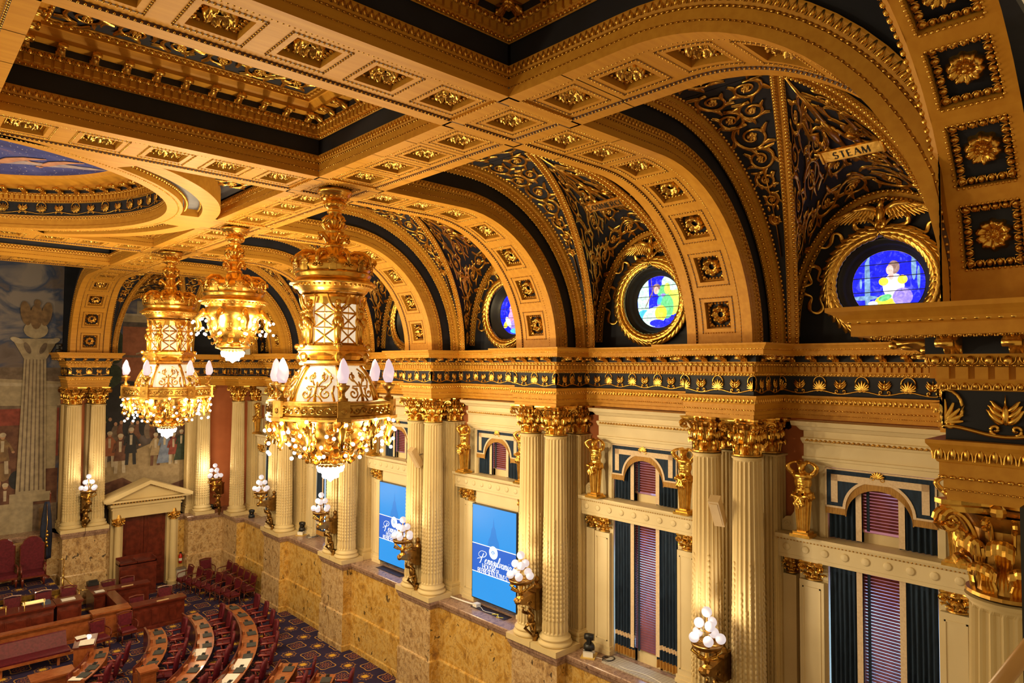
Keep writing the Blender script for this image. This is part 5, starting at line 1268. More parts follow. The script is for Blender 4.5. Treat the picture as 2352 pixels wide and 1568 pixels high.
# ================================================================ chandeliers (axis at the origin, heights from the eye level)
def hexpts(r, z, a0=0., n=6): return [(r*math.cos(a0+i*2*PI/n), r*math.sin(a0+i*2*PI/n), z) for i in range(n)]
def stem_parts(t, z_off=0.):
    m = M(); m.lathe([(.0, 4.04), (.39, 4.04), (.40, 3.99), (.37, 3.95), (.34, 3.93), (.33, 3.88), (.27, 3.84), (.22, 3.81), (.18, 3.80)], 32)
    for i in range(16): a = i*PI/8; m.ball((.30*math.cos(a), .30*math.sin(a), 3.87), (.045, .045, .05), 6, 4)
    m.obj('ceiling_plate', gold, t, True)
    m = M().lathe([(.15, 3.82), (.22, 3.78), (.25, 3.72), (.23, 3.65), (.16, 3.60), (.12, 3.58), (.17, 3.55), (.16, 3.51), (.11, 3.46), (.10, 3.40), (.14, 3.35), (.10, 3.30), (.09, 3.16), (.15, 3.12), (.17, 3.08), (.13, 3.05), (.16, 3.02), (.14, 2.92), (.15, 2.80), (.21, 2.78), (.22, 2.71), (.18, 2.69), (.19, 2.55), (.24, 2.40), (.38, 2.26), (.55, 2.18)], 28)
    for i in range(12): a = i*PI/6; m.ball((.225*math.cos(a), .225*math.sin(a), 3.71), (.05, .05, .07), 6, 5)
    for i in range(5):
        a = i*2*PI/5; c, s = math.cos(a), math.sin(a)
        P = [(.08, 3.42), (.17, 3.43), (.25, 3.36), (.26, 3.27), (.20, 3.18), (.10, 3.14)]; m.tube([(c*x, s*x, z) for x, z in P], [.045, .055, .06, .055, .045, .03], 7)
    for i in range(4):
        a = i*PI/2+.3; c, s = math.cos(a), math.sin(a)
        P = [(.13, 2.80), (.20, 2.92), (.30, 3.02), (.37, 3.00), (.38, 2.91), (.31, 2.88), (.29, 2.94)]; m.tube([(c*x, s*x, z) for x, z in P], [.05, .055, .06, .055, .045, .035, .02], 7); m.ball((c*.36, s*.36, 2.90), (.05, .05, .06), 6, 5)
    for i in range(8): a = i*PI/4; c, s = math.cos(a), math.sin(a); m.tube([(c*.18, s*.18, 2.68), (c*.22, s*.22, 2.45), (c*.36, s*.36, 2.28)], [.02, .03, .04], 5)
    m.obj('stem', gold, t, True)
    m = M()
    for i in range(8):
        a = i*PI/4+.2; c, s = math.cos(a), math.sin(a)
        P = [(.34, 1.88), (.36, 2.02), (.50, 2.10), (.70, 2.08), (.86, 1.96), (.89, 1.78)]; m.tube([(c*x, s*x, z) for x, z in P], [.03, .04, .05, .055, .055, .035], 7)
        sp = spiral((.60, 1.92), .14, 1.2, PI/2, 1, 16); m.tube([(c*x, s*x, z) for x, z in sp], np.linspace(.045, .03, 16), 5)
        sp = spiral((.80, 1.78), .08, 1.1, PI/2, -1, 12); m.tube([(c*x, s*x, z) for x, z in sp], .03, 5)
        a += PI/8; el = acanthus(.13, .36, .07); m.stamp(el, [frame((.85*math.cos(a), .85*math.sin(a), 1.62), (-math.sin(a), math.cos(a), 0), (math.cos(a), math.sin(a), 0), (0, 0, 1))])
    m.lathe([(.19, 2.25), (.22, 2.08), (.32, 1.98), (.52, 1.98), (.72, 1.96), (.84, 1.86), (.86, 1.72), (.80, 1.60)], 40)
    for i in range(16):
        for sg in (-1, 1):
            a = i*PI/8+.2; sp = spiral((sg*.075, 1.74+.08*(i % 2)), .065, 1.3, PI/2, sg, 14); m.tube([(.875*math.cos(a+u/.87), .875*math.sin(a+u/.87), z) for u, z in sp], np.linspace(.026, .014, 14), 5)
    m.obj('crown', gold, t, True)
    m = M().lathe([(.74, 1.64), (.84, 1.63), (.86, 1.57), (.82, 1.52), (.84, 1.46), (.90, 1.41), (.97, 1.38), (.97, 1.35), (.89, 1.33), (.87, 1.28), (.80, 1.26), (.77, 1.20), (.72, 1.15), (.66, 1.14)], 48)
    run_r = M().box(-.02, .02, -.02, .03, -.025, .025)
    m.stamp(run_r, [frame((.87*math.cos(a), .87*math.sin(a), 1.305), (-math.sin(a), math.cos(a), 0), (math.cos(a), math.sin(a), 0), (0, 0, 1)) for a in np.arange(48)*2*PI/48])
    m.obj('canopy_rim', gold, t, True)
def lantern_lady():
    m = M()
    m.tube([(0, 0, .0), (0, 0, .35), (0, 0, .52)], [.055, .075, .07], 8); m.ball((.0, 0, .62), (.075, .09, .13), 8, 6); m.ball((.01, 0, .74), (.075, .10, .07), 8, 5); m.ball((.02, 0, .88), (.05, .05, .062), 8, 6); m.ball((0, 0, .91), (.065, .065, .045), 8, 5)
    for s in (-1, 1): m.ball((.06, s*.04, .72), .035, 6, 4); m.tube([(0, s*.09, .77), (.02, s*.17, .86), (.03, s*.22, 1.0), (.05, s*.22, 1.06)], [.032, .028, .022, .018], 6)
    for i in range(10): a = i*PI/5; m.ball((.085*math.cos(a), .085*math.sin(a), .50-.05*(i % 3)), (.05, .05, .09), 6, 5)
    m.box(-.08, .08, -.09, .09, -.05, .02); return m
def lantern_parts(t):
    R = .60; A0 = 0.
    f = M(); f.loft([hexpts(.80, .40, 0), hexpts(.82, .46, 0), hexpts(.74, .48, 0), hexpts(.66, .52, 0)]); f.lathe([(.72, .98), (.66, .96), (.64, .90)], 24)
    for i in range(6):
        a0, a1 = i*PI/3, (i+1)*PI/3; p, q = np.array([R*math.cos(a0), R*math.sin(a0)]), np.array([R*math.cos(a1), R*math.sin(a1)])
        f.tube([(*p, -.0+.50), (*p, .98)], .055, 6)
        W = lambda u, v: (*(p+(q-p)*(.12+.76*u))*1.012, .52+.42*v+0) if False else (*((p+(q-p)*(.12+.76*u))*1.012), .53+.43*v)
        L = [((0, 0), (0, 1)), ((1, 0), (1, 1)), ((.5, 0), (.5, 1))]+[((0, k), (1, k)) for k in (0, 1/3, 2/3, 1)]
        for k in range(3): L += [((0, k/3), (1, (k+1)/3)), ((1, k/3), (0, (k+1)/3))]
        for a, b in L: f.tube([W(*a), W(*b)], .010, 4)
        f.ball(W(.5, .5), .02, 6, 4)
    f.obj('lantern_frame', gold, t)
    for i in range(6):
        a0, a1 = i*PI/3, (i+1)*PI/3; m = M().add([(R*.985*math.cos(a), R*.985*math.sin(a), z) for a, z in ((a0, .5), (a1, .5), (a1, .98), (a0, .98))], [(0, 1, 2, 3)]); m.obj('lantern_pane', glassl, t)
LZ = .0
SH = {}
def chandelier(x, y, rz, label, full=True):
    t = empty('chandelier', (x, y, 0), rz, label, 'chandelier', 'crystal chandeliers')
    # the stem group is drawn for a canopy between z 1.0 and 1.6: the photo's canopy sits higher, so it is lifted
    up_ = .48
    stem_parts(t)
    for ch in list(t.children):
        if ch.name.startswith(('crown', 'canopy_rim')): ch.location.z = up_
        if ch.name.startswith('stem'): ch.scale = (1, 1, 1)
    if full:
        # lantern, stretched to its true height
        lantern_parts(t)
        for ch in list(t.children):
            if ch.name.startswith('lantern'): ch.scale = (1, 1, 2.42); ch.location.z = -.80
        if 'lady' not in SH:
            SH['lady'] = lantern_lady().mesh('figure', gold, True)
        for i in range(6): mobj('figure', SH['lady'], t, (.66*math.cos(i*PI/3), .66*math.sin(i*PI/3), .46), i*PI/3, 1.06)
        if 'ped' not in SH:
            m = M(); m.loft([hexpts(r, z) for r, z in ((.66, .44), (.84, .43), (.85, .34), (.80, .31), (.72, .30), (.72, .12), (.78, .10), (.80, .04), (.78, .0), (.62, -.02))]); m.lathe([(.70, .30), (.76, .21), (.70, .12)], 30)
            for i in range(6): c, s = math.cos(i*PI/3), math.sin(i*PI/3); m.ball((.84*c, .84*s, .42), .07, 8, 5); m.ball((.78*c, .78*s, .18), (.09, .09, .12), 8, 5)
            SH['ped'] = m.mesh('pedestal', gold)
            dp_ = [(.64, -.02), (.74, -.14), (.84, -.30), (.93, -.48), (.99, -.64), (1.02, -.80)]
            SH['dome'] = M().lathe(dp_, 36).mesh('dome_glass', glassl)
            m = M(); rr = lambda z: float(np.interp(-z, [-q[1] for q in dp_], [q[0] for q in dp_]))
            for i in range(6):
                a = i*PI/3; m.tube([((r+.02)*math.cos(a), (r+.02)*math.sin(a), z) for r, z in dp_], .05, 6)
                b = a+PI/6
                def on(u, z, o=.02): r = rr(z)+o; return (r*math.cos(b+u/r), r*math.sin(b+u/r), z)
                for sg in (-1, 1):
                    sp = spiral((sg*.22, -.62), .13, 1.3, PI/2, sg, 18); m.tube([on(u, z) for u, z in sp], .022, 5)
                    sp = spiral((sg*.12, -.26), .10, 1.1, -PI/2, sg, 14); m.tube([on(u, z) for u, z in sp], .018, 5)
                    m.tube([on(sg*.0, -.62), on(sg*.10, -.70), on(sg*.16, -.78)], .02, 5); m.tube([on(sg*.05, -.44), on(sg*.14, -.30), on(sg*.10, -.16)], .02, 5); m.ball(on(sg*.30, -.28), .035, 6, 4); m.ball(on(sg*.12, -.52), .035, 6, 4)
                m.tube([on(sg*.22, -.48), on(sg*.30, -.36), on(sg*.25, -.2), on(sg*.1, -.08)], .02, 5); m.tube([on(sg*.42, -.78), on(sg*.36, -.6), on(sg*.38, -.45)], .03, 5)
                m.tube([on(u, -.46) for u in (-.2, 0, .2)], .018, 5); m.tube([on(0, z) for z in (-.78, -.6, -.44, -.36)], [.04, .03, .03, .015], 6)
            SH['domef'] = m.mesh('dome_tracery', gold, True)
            m = M(); pr = [(1.0, -.78), (1.38, -.78), (1.42, -.80), (1.42, -.85), (1.38, -.87), (1.38, -1.07), (1.42, -1.10), (1.42, -1.15), (1.30, -1.20), (1.05, -1.18)]; m.lathe(pr, 60)
            for i in range(6):
                a = i*PI/3; T = Tm((0, 0, 0), a); m.merge(M().box(1.33, 1.47, -.13, .13, -1.12, -.76).box(1.34, 1.50, -.15, .15, -1.19, -1.12), T); m.merge(M().ball((1.475, 0, -.97), (.015, .06, .06), 8, 5), T)
                for k in range(4):
                    b = a+.165+k*.24
                    for sg in (-1, 1):
                        sp = spiral((0, -.97), .085, 1.2, b, sg, 14); m.tube([((1.40)*math.cos(b+.06*sg+u/1.4), 1.40*math.sin(b+.06*sg+u/1.4), z) for u, z in sp], .012, 4)
            SH['ring'] = m.mesh('gallery_ring', goldd)
            m = M(); m.lathe([(1.15, -1.15), (1.05, -1.38), (.92, -1.58), (.80, -1.75), (.62, -1.92), (.40, -2.06), (.36, -2.12)], 30)
            rnd = random.Random(4)
            for j, (r, z) in enumerate(((1.12, -1.28), (1.0, -1.5), (.86, -1.68), (.70, -1.86), (.50, -2.0))):
                n = int(r*16)
                for i in range(n):
                    a = (i+.5*(j % 2))*2*PI/n; el = acanthus(.10, .24, .10); m.stamp(el, [np.array(Matrix.Translation((r*math.cos(a), r*math.sin(a), z+.04)) @ Matrix.Rotation(a-PI/2, 4, 'Z') @ Matrix.Rotation(PI, 4, 'Y') @ Matrix.Rotation(.5, 4, 'X'))])
            for i in range(12):
                a = i*PI/6; c, s = math.cos(a), math.sin(a)
                m.tube([(1.30*c, 1.30*s, -1.16), (1.36*c, 1.36*s, -1.35), (1.30*c, 1.30*s, -1.60), (1.36*c, 1.36*s, -1.82)], [.05, .08, .07, .03], 6)
                for k in range(5): b = a+rnd.uniform(-.12, .12); r = rnd.uniform(1.24, 1.42); m.ball((r*math.cos(b), r*math.sin(b), rnd.uniform(-1.75, -1.25)), (.05, .05, .07), 6, 5)
            SH['basket'] = m.mesh('basket', gold, True)
            SH['bulb'] = M().ball((0, 0, 0), .040, 10, 7).mesh('bulb', bulbm, True)
            m = M().lathe([(.30, -2.06), (.44, -2.12), (.46, -2.18), (.38, -2.22), (.30, -2.24), (.30, -2.30)], 24)
            for i in range(16): a = i*PI/8; m.ball((.42*math.cos(a), .42*math.sin(a), -2.14), (.05, .05, .07), 6, 4)
            SH['pend'] = m.mesh('pendant_cap', gold, True)
            m = M()
            for j, (r, z, n) in enumerate(((.28, -2.32, 18), (.26, -2.38, 18), (.16, -2.52, 10))):
                for i in range(n): a = i*2*PI/n; m.ball((r*math.cos(a), r*math.sin(a), z), (.035, .035, .055), 6, 5)
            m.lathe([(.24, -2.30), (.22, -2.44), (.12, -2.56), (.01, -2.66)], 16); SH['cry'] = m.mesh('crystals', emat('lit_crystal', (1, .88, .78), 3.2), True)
            m = M().box(-.09, .09, -.09, .09, -.79, -.70).lathe([(.07, -.70), (.04, -.64), (.045, -.58), (.10, -.52), (.14, -.46), (.145, -.43), (.07, -.42), (.06, -.40), (.075, -.38)], 14)
            SH['cup'] = m.mesh('torch_cup', goldd, True)
            th = np.linspace(0, 1, 9); pr = [(.075, -.38), (.105, -.32), (.125, -.24), (.12, -.14), (.095, -.04), (.07, .04), (.045, .10), (.01, .15)]; R = []
            for i, (r, z) in enumerate(pr): a = np.arange(18)*2*PI/18; rr_ = r*(1+.10*np.cos(3*a+z*14)); R.append(np.stack([rr_*np.cos(a)+.01*math.sin(z*20), rr_*np.sin(a), np.full(18, z)], 1))
            SH['flame'] = M().loft(R, caps=True).mesh('flame_shade', emat('lit_flame_glass', (1, .74, .78), .36, (.2, .17, .18)), True)
        for n_, k in (('pedestal', 'ped'), ('dome_glass', 'dome'), ('dome_tracery', 'domef'), ('gallery_ring', 'ring'), ('basket', 'basket'), ('pendant_cap', 'pend')):
            o = mobj(n_, SH[k], t)
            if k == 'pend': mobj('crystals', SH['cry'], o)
        for i in range(6):
            a = i*PI/3; o = mobj('torch_cup', SH['cup'], t, (1.33*math.cos(a), 1.33*math.sin(a), 0)); mobj('flame_shade', SH['flame'], o)
        rnd = random.Random(11); n = 0
        for j, (r, z, k) in enumerate(((1.40, -1.22, 14), (1.44, -1.45, 16), (1.24, -1.40, 12), (1.40, -1.68, 12), (1.12, -1.62, 12), (1.36, -1.92, 12), (.98, -1.80, 10), (.80, -2.0, 8))):
            for i in range(k): a = (i+rnd.uniform(-.25, .25)+.5*(j % 2))*2*PI/k; mobj('bulb', SH['bulb'], t, (r*math.cos(a), r*math.sin(a), z+rnd.uniform(-.05, .05))); n += 1
        lz, lr = -1.62, 1.56
    else:
        m = M().lathe([(.76, 1.66), (.80, 1.52), (.78, 1.40), (.70, 1.30), (.72, 1.15), (.66, 1.0), (.60, .86), (.52, .72), (.44, .62), (.40, .58), (.48, .55), (.48, .48), (.36, .44), (.32, .40), (.28, .36)], 30)
        for j, (r, z) in enumerate(((.72, 1.15), (.64, .95), (.54, .78))):
            n = int(r*18)
            for i in range(n): a = (i+.5*(j % 2))*2*PI/n; m.stamp(acanthus(.09, .22, .09), [np.array(Matrix.Translation((r*math.cos(a), r*math.sin(a), z+.04)) @ Matrix.Rotation(a-PI/2, 4, 'Z') @ Matrix.Rotation(PI, 4, 'Y') @ Matrix.Rotation(.5, 4, 'X'))])
        for i in range(8):
            a = i*PI/4; c, s = math.cos(a), math.sin(a)
            m.tube([(.72*c, .72*s, 1.45), (.90*c, .90*s, 1.50), (1.05*c, 1.05*s, 1.30), (.98*c, .98*s, 1.08), (1.08*c, 1.08*s, .95)], [.07, .08, .07, .06, .03], 6); m.ball((.86*c, .86*s, 1.50), (.09, .09, .12), 8, 6)
        m.obj('basket', gold, t, True)
        rnd = random.Random(5)
        for j, (r, z, k) in enumerate(((1.12, 1.22, 14), (1.02, 1.02, 12), (.92, 1.30, 10), (1.12, .88, 10), (.80, .88, 8))):
            for i in range(k): a = (i+.5*(j % 2)+rnd.uniform(-.2, .2))*2*PI/k; mobj('bulb', SH['bulb'], t, (r*math.cos(a), r*math.sin(a), z))
        m = M()
        for r, z, n in ((.30, .34, 18), (.28, .28, 18), (.17, .16, 10)):
            for i in range(n): a = i*2*PI/n; m.ball((r*math.cos(a), r*math.sin(a), z), (.035, .035, .055), 6, 5)
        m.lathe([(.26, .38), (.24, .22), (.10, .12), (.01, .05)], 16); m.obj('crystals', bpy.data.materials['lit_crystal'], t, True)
        lz, lr = 1.1, 1.22
    return t
chandelier(7.62, 14.18, math.radians(90-18.25), 'large gilt chandelier with six torch lamps, nearest and biggest of the three')
chandelier(7.62, 26.18, math.radians(90-46), 'large gilt chandelier with lantern and torch lamps, farthest, in front of the door painting')
chandelier(7.62, 20.18, 0, 'smaller gilt chandelier without a lantern, hanging high between the two large ones', False)
# light given off by the lit bulbs of the chandeliers (the second row hangs beyond the left of the frame)
CW = 205
for x in (7.62, -6.87):
    for y, z, r, wt in ((14.18, -1.75, 1.60, 1.), (20.18, 1.0, 1.30, .55), (26.18, -1.75, 1.60, 1.)):
        n = 4 if x > 0 else 1
        for i in range(n):
            a = i*2*PI/n+.6; lamp('chandelier_light', (x+(r*math.cos(a) if n > 1 else 0), y+(r*math.sin(a) if n > 1 else 0), z), CW*wt*(1 if n > 1 else 3), .10 if n > 1 else .8)
        if x > 0 and wt == 1.:
            for i in range(2): a = i*PI+.3; lamp('torch_light', (x+1.36*math.cos(a), y+1.36*math.sin(a), .32), 100, .10)
# ---------------------------------------------------------------- wall sconces (local: out from the wall is +y, origin at the globe stem)
def sconce_proto(loc, rz, label):
    t = empty('wall_sconce', loc, rz, label, 'wall lamp', 'nine-globe wall lamps')
    G = M().ball((0, 0, 0), .115, 14, 10).mesh('globe', globe, True)
    P = [(0, 0, .56)]+[(.17*math.cos(a), .17*math.sin(a), .30) for a in (.4, .4+2*PI/3, .4+4*PI/3)]+[(.30*math.cos(a), .30*math.sin(a), .02) for a in np.arange(5)*2*PI/5+.95]
    for p in P: mobj('globe', G, t, p)
    m = M().tube([(0, 0, -.25), (0, 0, .45)], .022, 8).lathe([(.001, -.26), (.20, -.25), (.31, -.22), (.35, -.14), (.35, -.12), (.31, -.12), (.30, -.19), (.001, -.21)], 24)
    for p in P:
        r = math.hypot(p[0], p[1]); m.lathe([(.045, -.15), (.055, -.12), (.03, -.10)], 8, p[:2]) if False else None
        if r > .01: m.tube([(0, 0, p[2]-.16), (p[0]*.6, p[1]*.6, p[2]-.18), (p[0], p[1], p[2]-.12)], .014, 5); m.tube([(p[0], p[1], p[2]-.15), (p[0], p[1], p[2]-.10)], [.02, .05], 6)
    m.obj('globe_tray', brassm if False else bronze, t, True)
    m = M()
    for a in np.arange(5)*2*PI/5+.3: c, s = math.cos(a), math.sin(a); m.tube([(.30*c, .30*s, -.22), (.34*c, .34*s, -.34), (.20*c, .20*s, -.42), (.07*c, .07*s, -.46), (.05*c, .05*s, -.58)], [.03, .04, .035, .03, .02], 6)
    m.lathe([(.04, -.24), (.05, -.42), (.09, -.48), (.07, -.54), (.05, -.58), (.11, -.62), (.13, -.68), (.08, -.72)], 14)
    m.obj('baluster', gold, t, True)
    m = M(); sx = .13                                                     # bracket runs back to the wall (towards -y)
    m.prism([(-.80, -.52), (.10, -.66), (.16, -.72), (.10, -.80), (-.20, -.88), (-.45, -1.05), (-.50, -1.10), (-.80, -1.10)], -sx, sx, 0)
    m.box(-.17, .17, -.82, -.45, -.54, -.47); m.box(-.15, .15, -.80, -.48, -1.10, -.50); m.ball((0, .12, -.74), (.09, .09, .09), 8, 6)
    m.lathe([(.13, -.47), (.10, -.40), (.05, -.36), (.07, -.32), (.09, -.27), (.07, -.20), (.01, -.16)], 12, (0, -.65))
    for s in (-1, 1): sp = spiral((-.05, -.80), .10, 1.2, 0, 1, 14); m.tube([(s*sx*1.02, u-.2, v-.03) for u, v in sp], .02, 5); m.tube([(s*sx, -.72, -.60), (s*sx, -.50, -1.0)], .02, 5)
    m.obj('bracket', bronze, t)
    m = M(); m.ball((0, -.42, -1.32), (.11, .12, .17), 8, 6); m.ball((0, -.36, -1.12), (.08, .08, .09), 8, 6); m.tube([(0, -.46, -1.45), (0, -.52, -1.65), (0, -.58, -1.85)], [.11, .10, .06], 8)
    for s in (-1, 1): m.tube([(s*.10, -.42, -1.22), (s*.20, -.30, -1.18), (s*.12, -.22, -1.02)], [.05, .045, .035], 6); m.tube([(s*.08, -.42, -1.5), (s*.16, -.34, -1.65), (s*.06, -.52, -1.85)], [.07, .05, .03], 6)
    m.lathe([(.10, -1.80), (.13, -1.88), (.07, -1.94), (.09, -2.02), (.05, -2.10), (.06, -2.18), (.01, -2.26)], 12, (0, -.60)); m.obj('figure_corbel', bronze, t, True)
    return t
s0 = sconce_proto((13.68, PY[0], -6.02), PI/2, 'nine-globe gilt wall lamp on the nearest full pier, cut by the lower edge')
SC = [(13.68, PY[1], -6.0, PI/2, 'nine-globe gilt wall lamp overlapping the right edge of the larger blue screen'), (13.68, PY[2], -6.0, PI/2, 'nine-globe gilt wall lamp overlapping the farther blue screen'),
      (13.66, PY[3], -5.98, PI/2, 'nine-globe gilt wall lamp below the large chandelier pendant'), (13.64, PY[4], -5.97, PI/2, 'nine-globe gilt wall lamp on the fifth pier, left of the large chandelier'),
      (13.55, 38.05, -6.05, PI*.75, 'nine-globe gilt wall lamp in the far corner'), (7.62, 38.12, -6.02, PI, 'nine-globe gilt wall lamp between the column pair left of the door')]
for x, y, z, rz, lb in SC: dup(s0, (x, y, z), rz, lb)
for x, y, z in [(13.68, PY[0], -6.02)]+[(a[0], a[1], a[2]) for a in SC]:
    dx, dy = (-.42, 0) if abs(x-7.62) > .1 else (0, -.42)
    lamp('sconce_light', (x+dx, y+dy, z+.42), 42, .10, (1, .80, .52))
# ================================================================ front wall: murals (plain stand-ins), door, dais and furniture
def mural_sky():
    m, nt, p = nodes('painted_cloudy_sky'); v = wpos(nt, (1, 1, 1.6)); g = nt.nodes.new('ShaderNodeSeparateXYZ'); nt.links.new(wpos(nt), g.inputs[0])
    n = noise(nt, v, .45, 5, .8); h = mth(nt, 'MULTIPLY', mth(nt, 'SUBTRACT', g.outputs[2], FZ-8.), .08); f = mth(nt, 'ADD', n, mth(nt, 'MULTIPLY', h, .12))
    c = ramp(nt, f, ((.38, (.05, .035, .03)), (.50, (.13, .10, .10)), (.58, (.035, .055, .13)), (.68, (.22, .19, .19)))); nt.links.new(c, p.inputs['Base Color']); p.inputs['Roughness'].default_value = .75; return m
def pm(n, a, b): return pmat('paint_'+n, a, b, (2, 2, 2), 2., .8)
PC = dict(stone=pm('stone', (.36, .29, .19), (.26, .21, .14)), stoned=pm('dark_stone', (.17, .12, .09), (.10, .07, .05)), red=pm('red', (.24, .05, .035), (.15, .03, .02)), brown=pm('brown', (.14, .06, .035), (.08, .03, .02)), blue=pm('blue', (.20, .24, .34), (.12, .15, .24)), pale=pm('pale', (.45, .38, .28), (.33, .27, .2)), flesh=pm('flesh', (.42, .24, .15), (.32, .17, .1)), dark=pm('dark', (.02, .02, .025), (.012, .012, .015)),
          brick=pm('brick', (.30, .105, .05), (.22, .075, .035)), roof=pm('roof', (.10, .075, .07), (.06, .05, .045)), green=pm('green', (.035, .05, .03), (.015, .025, .015)), sand=pm('sand', (.34, .25, .14), (.24, .17, .09)), cloud=pm('cloud', (.34, .27, .24), (.22, .18, .18)), bronze=pm('bronze', (.22, .13, .06), (.12, .07, .035)))
PN = list(PC)
class Paint:
    def __init__(s, y): s.m = M(); s.y = y; s.k = 0
    def poly(s, c, P): s.k += 1; s.m.add([(x, s.y-.0015*s.k-.004, z) for x, z in P], [tuple(range(len(P)))], PN.index(c))
    def rect(s, c, x0, x1, z0, z1): s.poly(c, [(x0, z0), (x1, z0), (x1, z1), (x0, z1)])
    def ell(s, c, x, z, a, b, r=0, n=16):
        q = np.arange(n)*2*PI/n; s.poly(c, [(x+a*math.cos(t)*math.cos(r)-b*math.sin(t)*math.sin(r), z+a*math.cos(t)*math.sin(r)+b*math.sin(t)*math.cos(r)) for t in q])
    def man(s, x, z, h, coat, legs='pale', skirt=False, lean=0.):
        """a standing painted figure, feet at z"""
        k = h/1.8
        if skirt: s.poly(coat, [(x-.38*k, z), (x+.38*k, z), (x+.16*k+lean, z+1.1*k), (x-.16*k+lean, z+1.1*k)])
        else:
            for e in (-1, 1): s.poly(legs, [(x+e*.06*k, z+.85*k), (x+e*.20*k, z+.85*k), (x+e*.24*k, z), (x+e*.10*k, z)])
            s.poly(coat, [(x-.27*k, z+.55*k), (x+.27*k, z+.55*k), (x+.18*k+lean, z+1.1*k), (x-.18*k+lean, z+1.1*k)])
        s.ell(coat, x+lean, z+1.22*k, .22*k, .30*k); s.poly('pale', [(x-.05*k+lean, z+.95*k), (x+.05*k+lean, z+.95*k), (x+.06*k+lean, z+1.42*k), (x-.06*k+lean, z+1.42*k)])
        s.poly(coat, [(x+.15*k+lean, z+1.38*k), (x+.24*k+lean, z+1.32*k), (x+.42*k+lean, z+.95*k), (x+.32*k+lean, z+.92*k)]); s.ell('flesh', x+.38*k+lean, z+.92*k, .06*k, .05*k)
        s.poly(coat, [(x-.15*k+lean, z+1.38*k), (x-.24*k+lean, z+1.32*k), (x-.34*k+lean, z+.95*k), (x-.24*k+lean, z+.92*k)])
        s.ell('flesh', x+lean, z+1.62*k, .10*k, .13*k); s.ell('pale' if coat != 'pale' else 'brown', x+lean, z+1.68*k, .12*k, .10*k)
MS = mural_sky(); YM = 40.385
m = M().box(-6, 6.75, YM, YM+.02, -8.3, 5.2); o = m.obj('mural', MS); tag(o, 'tall mural with stormy sky, painted column and figures, at the left edge', 'mural')
p = Paint(YM)
p.rect('stoned', -1, 6.74, -4.5, -.2); p.poly('stone', [(-1, -.4), (6.74, -.9), (6.74, -2.1), (-1, -1.9)]); p.poly('pale', [(-1, -.6), (6.74, -1.05), (6.74, -1.2), (-1, -.8)])
p.rect('red', 4.0, 6.7, -4.6, -2.2); p.rect('brown', 2.5, 6.7, -8.2, -5.2); p.rect('stone', 6.15, 6.6, -5.2, -2.1); p.rect('brown', 4.3, 5.2, -6.0, -3.0)
for i in range(12): p.ell(('brown', 'dark', 'flesh', 'bronze')[i % 4], 3.4+(i*.37) % 1.7, -6.8+(i*.53) % 3.6, .3, .45)
p.man(4.45, -5.3, 2.0, 'bronze'); p.man(3.9, -4.5, 1.9, 'dark'); p.man(4.6, -7.6, 1.9, 'brown')
x0 = 5.62
p.poly('stone', [(x0-.62, -6.3), (x0+.60, -6.3), (x0+.46, .25), (x0-.44, .25)])
for i in range(6): p.poly('stoned', [(x0-.48+i*.19, -6.2), (x0-.42+i*.19, -6.2), (x0-.33+i*.14, .2), (x0-.37+i*.14, .2)])
p.rect('stone', x0-.85, x0+.80, -6.75, -6.3); p.poly('stone', [(x0-1.5, -8.25), (x0+.1, -8.25), (x0+.1, -6.75), (x0-1.25, -6.75)]); p.rect('stoned', x0+.1, 6.7, -8.25, -6.9); p.rect('bronze', x0+.35, 6.5, -8.1, -7.1)
p.poly('stone', [(x0-.46, .25), (x0+.48, .25), (x0+.95, 1.25), (x0-.95, 1.2)]); 
for e in (-1, 1): p.ell('pale', x0+e*.75, 1.12, .28, .13, e*.4); p.ell('stoned', x0+e*.32, .75, .12, .3, e*-.4)
p.ell('stone', x0, 1.65, .5, .42); p.ell('bronze', x0, 2.3, .26, .62); p.ell('bronze', x0-.42, 2.45, .22, .60, .15); p.ell('bronze', x0+.42, 2.45, .22, .60, -.15); p.ell('bronze', x0+.03, 2.98, .14, .17)
p.m.obj('painted_scene', [PC[n] for n in PN], o)
# right mural above the door: street gathering under brick houses and trees
m = M().box(8.49, 12.78, YM, YM+.02, -8.2, 3.9); o = m.obj('mural', MS); tag(o, 'mural of people gathered before brick houses and trees, above the pedimented door', 'mural')
p = Paint(YM)
p.rect('green', 8.5, 12.77, -3.6, -.6); p.ell('green', 9.1, .9, .5, .9); p.ell('green', 9.0, -.6, .5, .6); p.rect('brick', 9.45, 12.77, -.9, 2.0); p.rect('stoned', 9.45, 12.77, .35, .47); p.rect('roof', 9.45, 12.77, 2.0, 2.25); p.rect('stone', 9.45, 12.77, 2.25, 2.6); p.rect('pale', 9.5, 12.7, 2.6, 2.7); p.rect('stone', 10.1, 11.6, 2.7, 3.4); p.rect('dark', 10.9, 11.15, 2.95, 3.2); p.rect('dark', 10.95, 11.2, .9, 1.5); p.poly('stone', [(10.1, .5), (11.6, 1.0), (11.6, 1.1), (10.1, .58)])
p.rect('stoned', 9.4, 12.77, -1.0, -.9); p.ell('stone', 11.1, -.3, .28, .34); p.ell('blue', 11.1, -.3, .2, .25); p.ell('dark', 9.8, -2.2, 1.1, 1.3); p.ell('dark', 11.6, -2.4, 1.0, 1.3)
p.poly('sand', [(8.5, -6.9), (12.77, -7.1), (12.77, -4.6), (11.4, -4.1), (10.2, -4.6), (8.5, -5.3)]); p.poly('brown', [(8.5, -7.4), (12.77, -7.6), (12.77, -6.4), (11, -6.9), (9.6, -6.0), (8.5, -6.3)])
for i in range(16): x = 8.7+i*.26; p.ell(('brown', 'dark', 'stoned')[i % 3], x, -3.55+.15*math.sin(i*2), .2, .45); p.ell('flesh', x, -3.05+.15*math.sin(i*2), .08, .1)
